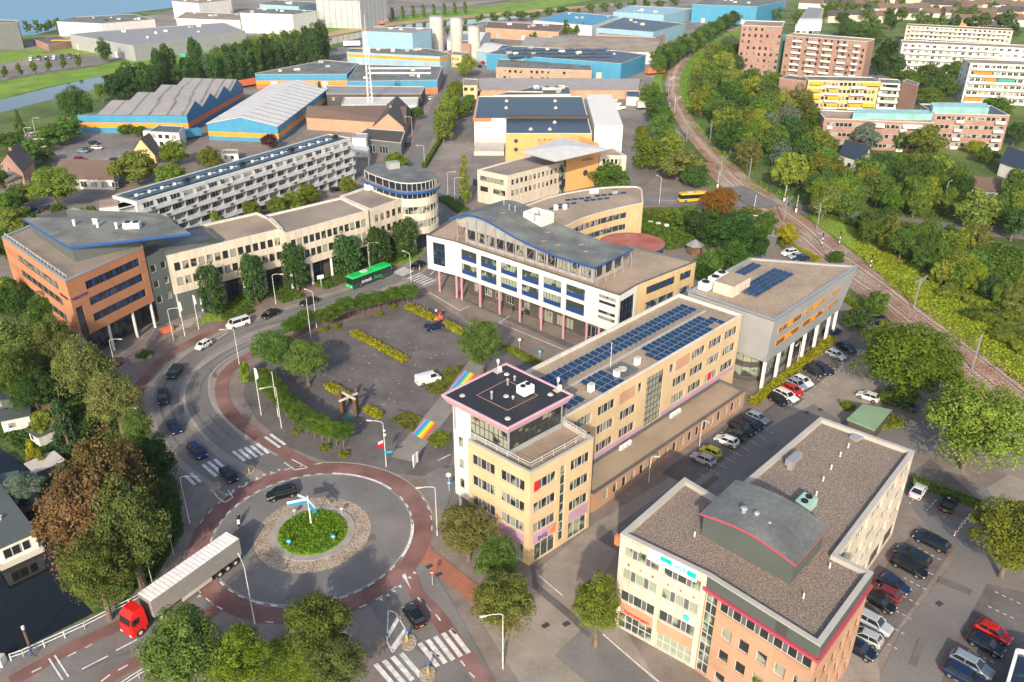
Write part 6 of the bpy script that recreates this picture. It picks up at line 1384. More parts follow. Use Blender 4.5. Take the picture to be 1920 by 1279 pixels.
T([(1215, 285, 26, 11, 'column', 'lime'), (1255, 285, 26, 11, 'column', 'lime'), (1282, 310, 40, 10, 'broad', 'olive'), (1240, 240, 22, 12, 'broad', 'mid'), (1228, 205, 24, 12, 'broad', 'mid'), (1222, 178, 20, 11, 'broad', 'mid'), (1258, 262, 14, 9, 'broad', 'light'), (1205, 250, 14, 7, 'broad', 'light'), (1248, 222, 16, 9, 'broad', 'mid'), (1306, 330, 24, 7, 'broad', 'dark')], 'trees between warehouse and railway', 'tree of the belt between the black roofed warehouse and the railway')
# poplars and willows along the canal on the left
lst = [(300, 132, 13, 20, 'column', 'dark'), (318, 125, 13, 21, 'column', 'dark'), (368, 112, 12, 21, 'column', 'dark'), (238, 150, 26, 16, 'broad', 'dark'), (268, 145, 24, 16, 'broad', 'dark'), (292, 155, 22, 14, 'broad', 'dark'), (330, 140, 22, 15, 'broad', 'dark'), (352, 135, 20, 15, 'broad', 'dark'), (388, 128, 20, 15, 'broad', 'blue'), (215, 165, 20, 12, 'broad', 'dark'), (190, 172, 12, 9, 'broad', 'mid')]
for i in range(11): lst.append((410+i*18, 118-i*4.5, 15, 19, 'broad', 'dark' if i % 2 else 'mid')); lst.append((402+i*19, 132-i*4.2, 13, 15, 'column', 'dark'))
lst += [(604, 80, 13, 22, 'column', 'dark'), (592, 88, 14, 20, 'column', 'dark'), (574, 92, 14, 18, 'broad', 'dark')]
T(lst, 'tall trees along the canal', 'tall dark tree in the row along the canal behind the blue halls')
T([(20, 265, 26, 7), (60, 275, 22, 6), (100, 252, 30, 8), (125, 240, 26, 9), (140, 225, 14, 8), (82, 290, 18, 5), (10, 385, 26, 8, 'broad', 'mid'), (40, 365, 24, 7), (18, 415, 30, 8, 'broad', 'light'), (50, 408, 20, 7), (10, 460, 22, 9, 'broad', 'dark'), (110, 395, 14, 5, 'broad', 'mid'), (170, 400, 13, 5), (0, 335, 16, 6), (235, 242, 14, 4), (260, 245, 14, 4)], 'trees at the left edge behind the houses', 'leafy tree in the garden belt at the left edge')
for i in range(6): tree(8+i*27.5, 134-i*4.0, 6, 8, 'broad', 'dark', 'small round street tree beside the dike road car park', 'young trees along the dike road')
for i in range(17): tree(560+i*19.5, 38-i*1.55, 4.6, 10, 'farcol', 'dark', 'slim avenue tree on the dike road behind the estate', 'avenue of slim trees on the dike road')
T([(50, 50, 8, 9, 'far', 'dark'), (70, 50, 9, 10, 'far', 'dark'), (90, 48, 10, 10, 'far', 'dark'), (108, 46, 9, 11, 'far', 'dark'), (198, 48, 9, 12, 'far', 'dark')], 'bushy trees on the river bank', 'dark bushy tree on the river bank')
T([(900+i*26, 36-i*2.4+rnd.uniform(-3, 3), rnd.uniform(8, 12), 8, 'far', 'mid') for i in range(15)]+[(820+i*24, 58-i*1.5, 9, 7, 'far', 'mid') for i in range(6)]+[(1062, 52, 8, 12, 'far', 'dark'), (1078, 56, 10, 9, 'far', 'mid'), (1090, 52, 9, 9, 'far', 'mid'), (1000, 68, 8, 8, 'far', 'light')], 'bushes beyond the industrial estate', 'scattered green tree behind the industrial estate')
# dense row inside the railway curve
T([(1236+i*9.2, 118-i*5.6, 13, 12, 'broad', 'dark' if i % 2 else 'mid') for i in range(17)]+[(1228+i*9.5, 108-i*4.9, 11, 11, 'far', 'mid') for i in range(15)], 'dense tree row inside the railway curve', 'tree of the dense row on the inner side of the railway curve')
# the wood right of the railway
rr = random.Random(21)
wood = []
def fill(poly_px, n, r0, r1, cols, h=None):
    P = poly_px; xs = [p[0] for p in P]; ys = [p[1] for p in P]; k = 0; tries = 0; got = []
    def ins(x, y):
        c_ = False; j = len(P)-1
        for i in range(len(P)):
            if (P[i][1] > y) != (P[j][1] > y) and x < (P[j][0]-P[i][0])*(y-P[i][1])/(P[j][1]-P[i][1])+P[i][0]: c_ = not c_
            j = i
        return c_
    while len(got) < n and tries < n*60:
        tries += 1; x, y = rr.uniform(min(xs), max(xs)), rr.uniform(min(ys), max(ys)); s = r0+(r1-r0)*((y-min(ys))/(max(ys)-min(ys)+1))
        if ins(x, y) and not any((x-a)**2+(y-b)**2 < r*r for a, b, r in ((1600, 292, 36), (1905, 308, 34), (1838, 350, 36), (1500, 345, 30))) and all((x-a)**2+((y-b)*1.5)**2 > (s*1.05)**2 for a, b in got): got.append((x, y))
    out = []
    for x, y in sorted(got, key=lambda q: q[1]):
        s = (r0+(r1-r0)*((y-min(ys))/(max(ys)-min(ys)+1)))*rr.uniform(.85, 1.25); out.append((x, y, s, h, 'broad', rr.choice(cols)))
    return out
wood = fill([(1330, 90), (1385, 75), (1400, 140), (1500, 160), (1520, 200), (1545, 260), (1560, 330), (1500, 330), (1440, 300), (1380, 280), (1310, 190), (1318, 120)], 46, 15, 27, ['mid', 'mid', 'light', 'grey', 'olive', 'dark', 'lime'])
T(wood, 'wood beside the outer track', 'leafy tree in the wood between the railway and the brick flats')
w2 = fill([(1530, 270), (1600, 300), (1700, 290), (1800, 330), (1919, 340), (1919, 430), (1840, 400), (1760, 385), (1640, 370), (1560, 400), (1500, 330)], 34, 20, 27, ['mid', 'olive', 'light', 'dark', 'mid'])
T(w2, 'trees around the detached houses', 'garden tree among the houses right of the level crossing')
w3 = fill([(1600, 412), (1700, 425), (1840, 440), (1800, 470), (1850, 510), (1919, 550), (1919, 575), (1800, 530), (1715, 470), (1630, 430)], 30, 19, 23, ['mid', 'light', 'olive', 'mid', 'lime', 'dark'])
T(w3, 'trees below the main road', 'dark green tree on the slope between the main road and the railway')
w4 = fill([(1740, 505), (1820, 555), (1925, 605), (1925, 660), (1840, 600), (1750, 535)], 15, 13, 18, ['lime', 'light', 'mid', 'olive'], 2.2)
T(w4, 'shrubs on the railway bank', 'low bright shrub on the railway bank')
w5 = fill([(1450, 0), (1500, 0), (1700, 0), (1919, 0), (1919, 60), (1690, 40), (1640, 45), (1560, 30), (1440, 40)], 40, 9, 13, ['dark', 'mid', 'mid'], 12)
T([(a, b, c_, d, 'far', f) for a, b, c_, d, e, f in w5], 'trees of the far housing estate', 'distant dark tree in the far housing estate')
T([(1600, 90, 27, 14, 'broad', 'mid'), (1620, 60, 22, 14, 'broad', 'mid'), (1588, 50, 18, 13, 'broad', 'mid'), (1665, 95, 18, 15, 'broad', 'dark'), (1678, 120, 20, 13, 'broad', 'dark'), (1650, 120, 16, 12, 'broad', 'dark'), (1640, 70, 16, 12, 'broad', 'mid'), (1555, 22, 18, 12, 'broad', 'mid'), (1580, 35, 12, 11, 'broad', 'dark'), (1700, 150, 26, 11, 'broad', 'mid'), (1740, 140, 27, 13, 'broad', 'mid'), (1770, 160, 24, 12, 'broad', 'dark'), (1740, 180, 22, 9, 'broad', 'light'), (1790, 130, 20, 10, 'broad', 'mid'), (1870, 200, 26, 9, 'broad', 'mid'), (1905, 250, 20, 9, 'broad', 'dark'), (1625, 254, 25, 11, 'broad', 'grey'), (1740, 262, 32, 12, 'broad', 'olive'), (1690, 262, 14, 8), (1595, 245, 12, 6), (1560, 275, 18, 7), (1830, 275, 16, 5, 'broad', 'yellow'), (1850, 290, 18, 6), (1640, 310, 18, 6), (1700, 310, 20, 6), (1760, 305, 20, 6), (1548, 135, 14, 6), (1572, 137, 12, 6), (1605, 138, 12, 5), (1840, 150, 20, 9, 'broad', 'dark'), (1500, 262, 16, 6, 'broad', 'purple')], 'trees between the apartment blocks', 'tree standing between the apartment blocks on the right')
T([(1390, 420, 34, 8, 'broad', 'dark'), (1350, 440, 34, 9, 'broad', 'dark'), (1310, 420, 30, 8, 'broad', 'dark'), (1290, 405, 24, 7), (1405, 455, 32, 9, 'broad', 'dark'), (1370, 480, 34, 9, 'broad', 'dark'), (1330, 490, 26, 7, 'broad', 'mid'), (1425, 432, 22, 6, 'broad', 'mid'), (1350, 398, 24, 6, 'broad', 'mid'), (1320, 512, 18, 5, 'broad', 'dark'), (1405, 402, 20, 5, 'broad', 'olive'), (1440, 410, 16, 5, 'broad', 'mid'), (1255, 405, 18, 4, 'broad', 'light'), (1225, 400, 14, 3, 'broad', 'light')], 'thicket beside the round red roof', 'dark tree of the thicket beside the round red roof')
T([(1690, 745, 30, 3, 'broad', 'mid'), (1880, 860, 1, 1)][:1], None, 'low bush under the huge railway tree')
# pleached row along the curve: each tree its own head on a bare stem
def pleached(u, v, w, l, gr):
    x, y = G(u, v, 0); t = thing('pleached_tree', l, 'tree', (x, y, 0), rnd.uniform(0, 6), gr)
    link('crown', rnd.choice(CR['fine']), t, (0, 0, 3.4), 0, (w, w*.85, 1.35), tuple(a*rnd.uniform(.9, 1.15) for a in GC['mid'])); link('trunk', TR[0], t, (0, 0, 0), 0, (2.2, 2.2, 4.6))
    mb = MB(); return t
g1 = 'clipped trees beside the upper curve'
for i, (u, v) in enumerate(((765, 572), (738, 577), (711, 584), (682, 590), (655, 597), (631, 608), (611, 618), (573, 622), (553, 636))): pleached(u, v, 3.1, '%s clipped tree from the zebra end of the row along the bus road' % ORD[i], g1)
g2 = 'clipped trees beside the lower curve'
for i in range(12):
    k = i/11; u = 497+k*148; v = 735+105*k-22*math.sin(math.pi*k)*-1; pleached(u, v, 2.4, '%s clipped tree from the top of the row along the lower curve' % ORD[i], g2)
for i, (u, v) in enumerate(((738, 569+8), (711, 592), (631, 603+12), (608, 620), (645, 855), (610, 843), (557, 812))):
    x, y = G(u, v, 0); t = thing('shrub', '%s of the small bright shrubs under the clipped trees, counted from the green bus' % ORD[i], 'shrub', (x, y, 0), 0, 'shrubs at the feet of the clipped trees'); link('foliage', CR['box'][0], t, (0, 0, .35), 0, (.9, .8, .45), GC['lime'])
# hedges
def hedge(p, q, w, h, col, label, name='hedge', n=None):
    a, b = Vector(G(*p, h/2)), Vector(G(*q, h/2)); d = b-a; L_ = d.length; ang = math.atan2(d.y, d.x); k = n or max(1, int(L_/3.0)); c_ = (a+b)/2
    t = thing(name, label, 'hedge', (c_.x, c_.y, 0), ang)
    # one continuous leafy body built at true size
    me = bpy.data.meshes.new('foliage'); src = leaf_np(int(160*L_*max(1, h)*.9), L_, w, h, int(p[0])); me.vertices.add(len(src)); me.vertices.foreach_set('co', src.ravel().astype(np.float32)); nf = len(src)//4
    me.loops.add(4*nf); me.loops.foreach_set('vertex_index', np.arange(4*nf, dtype=np.int32)); me.polygons.add(nf); me.polygons.foreach_set('loop_start', np.arange(0, 4*nf, 4, dtype=np.int32)); me.polygons.foreach_set('loop_total', np.full(nf, 4, dtype=np.int32)); me.update(calc_edges=True); me.materials.append(m_leafd)
    link('foliage', me, t, (0, 0, 0), 0, None, GC[col]); mb = MB().box((0, 0, 0), (L_-.2, w*.8, h*.85), m_core[col] if col in m_core else m_core['mid']); link('twigs', mb.mesh('twigs'), t); return t
def leaf_np(n, L_, w, h, seed):
    g = np.random.default_rng(seed); face = g.choice(4, n, p=[.4, .25, .25, .1]); x = g.uniform(-L_/2, L_/2, n); u = g.uniform(-1, 1, n)
    y = np.where(face == 0, u*w/2, np.where(face == 1, -w/2, np.where(face == 2, w/2, u*w/2))); z = np.where(face == 0, h, g.uniform(.05, h, n)); x = np.where(face == 3, np.sign(x)*L_/2, x)
    lump = .09*np.sin(x*2.1+seed)+.06*np.sin(x*5.3); pos = np.stack([x, y*(1+lump), z*(1+lump*.7)], 1)+g.normal(size=(n, 3))*.06
    nr = g.normal(size=(n, 3))*.6; nr[:, 2] += (face == 0)*1.0+.2; nr[:, 1] += (face == 2)*1.0-(face == 1)*1.0; nr /= np.linalg.norm(nr, axis=1)[:, None]
    a = np.cross(nr, g.normal(size=(n, 3))); a /= np.linalg.norm(a, axis=1)[:, None]; b = np.cross(nr, a); s = g.uniform(.08, .17, n)[:, None]
    return np.stack([pos-a*s, pos-b*s, pos+a*s, pos+b*s], 1).reshape(-1, 3)
m_core = {k: M('hedge_twigs', tuple(c*.5 for c in GC[k]), var=.3, scale=2) for k in ('mid', 'hedge', 'dark', 'lime', 'light')}
hedge((764, 574), (814, 597), 1.6, 1.0, 'hedge', 'yellow hedge on the parking square left of the market cart')
hedge((835, 606), (879, 628), 1.6, 1.0, 'hedge', 'yellow hedge on the parking square right of the market cart')
hedge((662, 623), (760, 675), 1.5, .9, 'hedge', 'long yellow hedge in the middle of the parking square')
hedge((614, 722), (660, 748), 1.6, .9, 'hedge', 'short yellow hedge behind the timber sculpture')
hedge((686, 765), (714, 780), 1.5, .9, 'hedge', 'shortest yellow hedge, right of the timber sculpture')
hedge((948, 650), (1010, 682), 1.3, .9, 'lime', 'hedge running up to the solar panelled wing')
hedge((1412, 755), (1560, 635), 1.7, .9, 'hedge', 'yellow green hedge below the white columns of the grey hall')
hedge((1575, 552), (1660, 610), 1.5, 1.2, 'lime', 'hedge between the car park and the inner track')
hedge((1712, 900), (1838, 947), 1.5, 1.0, 'mid', 'green hedge behind the white coupe')
hedge((1490, 465), (1535, 490), 2.2, 1.2, 'hedge', 'yellow hedge behind the hidden parked cars')
hedge((1630, 800), (1690, 790), 2.2, .9, 'lime', 'loose yellow green hedge beside the green roofed garage')
hedge((1580, 762), (1600, 760), 2, 1, 'lime', 'little bush at the corner of the gravel roofed office')
hedge((1640, 742), (1720, 770), 2, .8, 'mid', 'low planting under the huge tree by the railway')
hedge((795, 312), (830, 255), 1.2, 1.5, 'mid', 'green hedge along the access road')
hedge((830, 370), (868, 395), 4, 1.0, 'mid', 'low shrubs at the foot of the pointed tree')
hedge((1310, 375), (1440, 372), 1, .8, 'mid', 'low hedge along the main road') if False else None
hedge((520, 560), (560, 548), 5, .9, 'mid', 'dense ground shrubs below the columnar trees')
hedge((600, 536), (640, 520), 4.5, .9, 'mid', 'dense ground shrubs above the green bus')
hedge((420, 598), (470, 580), 3, .8, 'mid', 'dense ground shrubs left of the white van')
hedge((262, 672), (278, 660), 2, .8, 'mid', 'small clipped shrub bed beside the bicycle racks')
hedge((1215, 410), (1290, 398), 5, 1.6, 'mid', 'broad shrub bank along the main road')
hedge((1252, 178), (1198, 178), 1.2, 1.5, 'dark', 'trimmed dark hedge beside the boat yard')
# roundabout plants
g_ = np.random.default_rng(5); n = 2600; a_ = g_.uniform(0, 6.283, n); r_ = 4.7*np.sqrt(g_.random(n)); pos = np.stack([RCX+r_*np.cos(a_), RCY+r_*np.sin(a_), .35+.25*g_.random(n)], 1)
nr = g_.normal(size=(n, 3))*.5; nr[:, 2] += 1; nr /= np.linalg.norm(nr, axis=1)[:, None]; aa = np.cross(nr, g_.normal(size=(n, 3))); aa /= np.linalg.norm(aa, axis=1)[:, None]; bb = np.cross(nr, aa); s = g_.uniform(.08, .2, n)[:, None]
Vv = np.stack([pos-aa*s, pos-bb*s, pos+aa*s, pos+bb*s], 1).reshape(-1, 3); me = bpy.data.meshes.new('roundabout_plants'); me.from_pydata([tuple(v) for v in Vv], [], [tuple(range(4*i, 4*i+4)) for i in range(n)]); me.materials.append(m_leafd)
tag(link('roundabout_plants', me, color=(.14, .24, .02)), 'green ground cover plants on the roundabout island', 'plants', kind='stuff')

parts_ = []; far_c = []
for (x, y, zc, r, rz, c, kind) in _small:
    src = CR['farcol'][0] if 'col' in kind else rnd.choice(CR['far']); v_ = np.empty(len(src.vertices)*3, np.float32); src.vertices.foreach_get('co', v_); v_ = v_.reshape(-1, 3); v_ = v_[:4*700]*np.array([r*1.15, r*1.15, rz*1.05])+np.array([x, y, zc]); parts_.append(v_)
if parts_:
    V = np.concatenate(parts_); nq = len(V)//4; me = bpy.data.meshes.new('distant_trees'); me.vertices.add(len(V)); me.vertices.foreach_set('co', V.ravel().astype(np.float32)); me.loops.add(4*nq); me.loops.foreach_set('vertex_index', np.arange(4*nq, dtype=np.int32)); me.polygons.add(nq); me.polygons.foreach_set('loop_start', np.arange(0, 4*nq, 4, dtype=np.int32)); me.polygons.foreach_set('loop_total', np.full(nq, 4, dtype=np.int32)); me.update(calc_edges=True); me.materials.append(m_leaf)
    tag(link('distant_trees', me, color=GC['mid']), 'small distant trees beyond the estate and in the housing area', 'trees', kind='stuff')

def scatter(name, px, n, h, col, label, s0=.07, s1=.16, seed=1):
    g = np.random.default_rng(seed); P = np.array(PX(0, *px)); lo, hi = P.min(0), P.max(0); q = g.uniform(lo, hi, (n*3, 2)); c = np.zeros(len(q), bool); j = len(P)-1
    for i in range(len(P)):
        a = (P[i][1] > q[:, 1]) != (P[j][1] > q[:, 1]); c ^= a & (q[:, 0] < (P[j][0]-P[i][0])*(q[:, 1]-P[i][1])/(P[j][1]-P[i][1]+1e-9)+P[i][0]); j = i
    q = q[c][:n]; m = len(q)
    if not m: return
    z = .08+h*g.random(m)*(.55+.45*np.sin(q[:, 0]*1.7)*np.cos(q[:, 1]*1.3)); pos = np.concatenate([q, z[:, None]], 1); nr = g.normal(size=(m, 3))*.55; nr[:, 2] += 1; nr /= np.linalg.norm(nr, axis=1)[:, None]
    a = np.cross(nr, g.normal(size=(m, 3))); a /= np.linalg.norm(a, axis=1)[:, None]; b = np.cross(nr, a); s = g.uniform(s0, s1, m)[:, None]; V = np.stack([pos-a*s, pos-b*s, pos+a*s, pos+b*s], 1).reshape(-1, 3)
    me = bpy.data.meshes.new(name); me.vertices.add(4*m); me.vertices.foreach_set('co', V.ravel().astype(np.float32)); me.loops.add(4*m); me.loops.foreach_set('vertex_index', np.arange(4*m, dtype=np.int32)); me.polygons.add(m); me.polygons.foreach_set('loop_start', np.arange(0, 4*m, 4, dtype=np.int32)); me.polygons.foreach_set('loop_total', np.full(m, 4, dtype=np.int32)); me.update(calc_edges=True); me.materials.append(m_leafd)
    tag(link(name, me, color=GC.get(col, col)), label, 'plants', kind='stuff')
for i, (px, n, h, col, l) in enumerate((
    (((730, 788), (765, 772), (792, 784), (775, 812)), 2600, .35, 'olive', 'mossy plants in the bed left of the lower rainbow'), (((800, 826), (820, 808), (845, 815), (845, 830), (818, 842)), 2000, .35, 'light', 'mossy plants in the bed right of the lower rainbow'),
    (((795, 732), (838, 690), (868, 688), (838, 735), (830, 745)), 3000, .4, 'olive', 'low plants in the bed beside the white delivery van'),
    (((1600, 470), (1680, 545), (1780, 625), (1930, 735), (1930, 640), (1800, 560), (1700, 490), (1600, 430)), 14000, .3, (.26, .31, .03), 'tall grass on the outer railway verge'),
    (((1262, 170), (1300, 96), (1350, 70), (1400, 90), (1310, 150), (1300, 215), (1345, 270), (1400, 330), (1480, 365), (1425, 368), (1345, 310), (1290, 235)), 14000, .4, (.20, .27, .03), 'rough grass between the curve and the wood'),
    (((1510, 395), (1620, 415), (1800, 440), (1919, 470), (1919, 560), (1800, 520), (1640, 440)), 18000, 1.2, 'mid', 'undergrowth on the slope below the main road'),
    (((1740, 500), (1925, 600), (1925, 660), (1840, 600)), 9000, 1.0, 'lime', 'bright scrub on the railway bank'),
    (((1300, 395), (1412, 400), (1478, 452), (1470, 470), (1440, 440), (1250, 470), (1200, 440), (1205, 400)), 16000, .8, 'mid', 'undergrowth around the round pavilion'),
    (((0, 600), (120, 640), (245, 780), (330, 905), (345, 990), (290, 1085), (190, 1130), (110, 1080), (90, 960), (60, 860), (0, 820)), 26000, .5, 'dark', 'dark undergrowth of the canal bank'),
    (((1320, 90), (1400, 80), (1500, 160), (1560, 330), (1700, 330), (1919, 400), (1919, 430), (1600, 395), (1480, 350), (1330, 230)), 24000, 1.8, 'mid', 'undergrowth of the wood beside the railway'),
    (((640, 520), (560, 535), (500, 562), (430, 600), (400, 575), (520, 520), (640, 490), (790, 468), (740, 498)), 7000, .5, 'mid', 'green ground cover below the columnar trees'),
    (((480, 1330), (505, 1200), (600, 1190), (650, 1330)), 3500, .15, 'light', 'grass tufts at the bottom edge'))): scatter('ground_plants', px, n, h, col, l, *((.07, .16) if i < 3 or i > 10 else (.15, .38)), seed=i)
for a in ((20, 700, 40, 12, 'fine', 'mid', 'green tree below the pale willow'), (255, 800, 30, 9, 'fine', 'mid', 'green tree between the gardens and the cycle path'), (85, 585, 30, 11, 'fine', 'mid', 'tree right against the left wall of the orange office'), (300, 940, 36, 9, 'fine', 'dark', 'dark tree behind the lorry at the roundabout edge'), (90, 790, 30, 5, 'broad', 'light', 'light bush between the huts and the blue green conifer')): tree(*a)
# ================================================================ vehicles
CT = {  # length, width, height, bonnet top, belt, windscreen base x, roof front x, roof rear x, rear glass base x, tail top
    'hatch': (4.1, 1.76, 1.47, .92, .95, 1.05, .35, -1.35, -1.85, .98), 'estate': (4.75, 1.84, 1.48, .90, .95, 1.2, .45, -1.75, -2.2, .98),
    'suv': (4.55, 1.9, 1.68, 1.05, 1.08, 1.15, .5, -1.6, -2.05, 1.12), 'mpv': (4.45, 1.83, 1.66, 1.0, 1.05, 1.45, .75, -1.7, -2.05, 1.08),
    'coupe': (4.55, 1.86, 1.35, .84, .90, .95, .25, -.75, -1.75, .92), 'sedan': (4.6, 1.82, 1.44, .88, .93, 1.05, .35, -.95, -1.65, .98),
    'mini': (3.6, 1.66, 1.5, .95, .98, 1.0, .45, -1.3, -1.68, 1.0), 'van': (4.9, 1.95, 1.95, 1.12, 1.2, 1.75, 1.2, -2.3, -2.4, 1.3)}
_CM = {}
def car_meshes(ty, panel=False):
    if (ty, panel) in _CM: return _CM[(ty, panel)]
    L, W, H, zb, ze, xw, xf, xr, xg, zt = CT[ty]; h = W/2
    def sec(x, w, z0, z1, y_=.88): return [(x, -w*.9, z0), (x, -w, z0+.16), (x, -w, z1-.16), (x, -w*y_, z1), (x, w*y_, z1), (x, w, z1-.16), (x, w, z0+.16), (x, w*.9, z0)]
    b = MB(); S = [sec(-L/2, h*.84, .42, zt-.22), sec(-L/2+.12, h*.95, .28, zt-.03), sec(xg, h, .22, zt), sec(-L*.2, h, .2, ze), sec(0, h, .2, ze), sec(xw, h, .2, ze-.01), sec(L/2-.75, h*.98, .22, zb-.06), sec(L/2-.25, h*.93, .26, zb-.18), sec(L/2, h*.78, .36, zb-.36)]
    b.loft(S, m_paint); zr = H-.05; hw, hr = h*.87, h*.70
    base = [(xg, -hw), (xw, -hw), (xw, hw), (xg, hw)]; top = [(xr, -hr), (xf, -hr), (xf, hr), (xr, hr)]
    ro = [[(xr-.12, -hr*.9, zr), (xr-.12, hr*.9, zr), (xr-.12, hr*.9, zr+.02), (xr-.12, -hr*.9, zr+.02)]]
    b.frust(inset([(xr-.1, -hr-.03), (xf+.05, -hr-.03), (xf+.05, hr+.03), (xr-.1, hr+.03)], 0), zr-.01, inset([(xr, -hr), (xf, -hr), (xf, hr), (xr, hr)], .12), H, m_paint)
    for (p, q) in zip(base, top): b.tube((*p, ze-.03), (*q, zr), .055, m_paint, 5)
    for sg in (-1, 1):
        xm = (xf+xr)/2; b.tube((xm, sg*hw, ze-.03), (xm, sg*hr, zr), .05, m_paint, 5); b.box((xw-.15, sg*(h+.07), ze-.02), (.16, .16, .12), m_paint)
        for xa in (L*.3, -L*.295): b.tube((xa, sg*(h-.12), .33), (xa, sg*(h+.012), .33), .385, m_blk, 14)
    g = MB(); gm = m_cglass
    if panel:
        b.frust([(xg, -hw-.01), (xf-1.0, -hw-.01), (xf-1.0, hw+.01), (xg, hw+.01)], ze-.05, [(xr, -hr-.01), (xf-1.0, -hr-.01), (xf-1.0, hr+.01), (xr, hr+.01)], zr, m_paint)
    g.frust(base, ze-.06, top, zr-.004, gm, gm)
    w = MB(); w.tube((0, -.1, 0), (0, .1, 0), .32, m_blk, 16); r = MB(); r.tube((0, .085, 0), (0, .112, 0), .2, m_rim, 10)
    hl = MB().box((0, 0, 0), (.22, .34, .14), m_lamp); tl = MB().box((0, 0, 0), (.1, .3, .2), m_tail); pl = MB().box((0, 0, 0), (.03, .52, .12), m_plate)
    out = dict(body=weld(b.mesh('body'), sm=False), glass=g.mesh('window_glass'), wheel=w.mesh('wheel'), rim=r.mesh('rim'), hl=hl.mesh('headlight'), tl=tl.mesh('taillight'), pl=pl.mesh('number_plate'))
    a = MB(); a.v = list(b.v)+list(g.v); nb_ = len(b.v); a.f = list(b.f)+[tuple(i+nb_ for i in f) for f in g.f]; a.mats = [m_paint, m_blk, m_cglass]; mm = {id(m_): i for i, m_ in enumerate(a.mats)}
    a.m = [mm[id(b.mats[i])] for i in b.m]+[2]*len(g.f); out['all'] = a.mesh('car')
    _CM[(ty, panel)] = out; return out
CC = {'black': (.006, .007, .009), 'navy': (.006, .012, .028), 'blue': (.008, .022, .075), 'dgrey': (.018, .021, .025), 'white': (.72, .72, .71), 'silver': (.38, .41, .44), 'red': (.5, .015, .012), 'dred': (.16, .015, .02), 'yellow': (.55, .5, .03), 'teal': (.008, .02, .03), 'lblue': (.24, .29, .35), 'green': (.015, .03, .025)}
def car(cu, cv, hu, hv, ty, col, label, group=None, name='parked_car', detail=True, panel=False, z=.1, cat='car'):
    x, y = G(cu, cv, .7); x2, y2 = G(hu, hv, .7); a = math.atan2(y2-y, x2-x); L, W, H, zb, ze, xw, xf, xr, xg, zt = CT[ty]; M_ = car_meshes(ty, panel)
    if not detail:
        o = link(name, M_['all'], None, (x, y, z), a, None, CC[col]); return tag(o, label, cat, group)
    t = thing(name, label, cat, (x, y, z), a, group)
    link('body', M_['body'], t, color=CC[col]); link('window_glass', M_['glass'], t)
    for sx in (L*.3, -L*.295):
        for sy in (-1, 1):
            w = link('wheel', M_['wheel'], t, (sx, sy*(W/2-.08), .32), 0 if sy > 0 else math.pi); link('rim', M_['rim'], w)
    for sy in (-1, 1):
        link('headlight', M_['hl'], t, (L/2-.16, sy*W*.33, zb-.42)); link('taillight', M_['tl'], t, (-L/2+.04, sy*W*.37, zt-.32))
    link('number_plate', M_['pl'], t, (-L/2+.01, 0, .55)); link('number_plate', M_['pl'], t, (L/2-.02, 0, .42)); return t
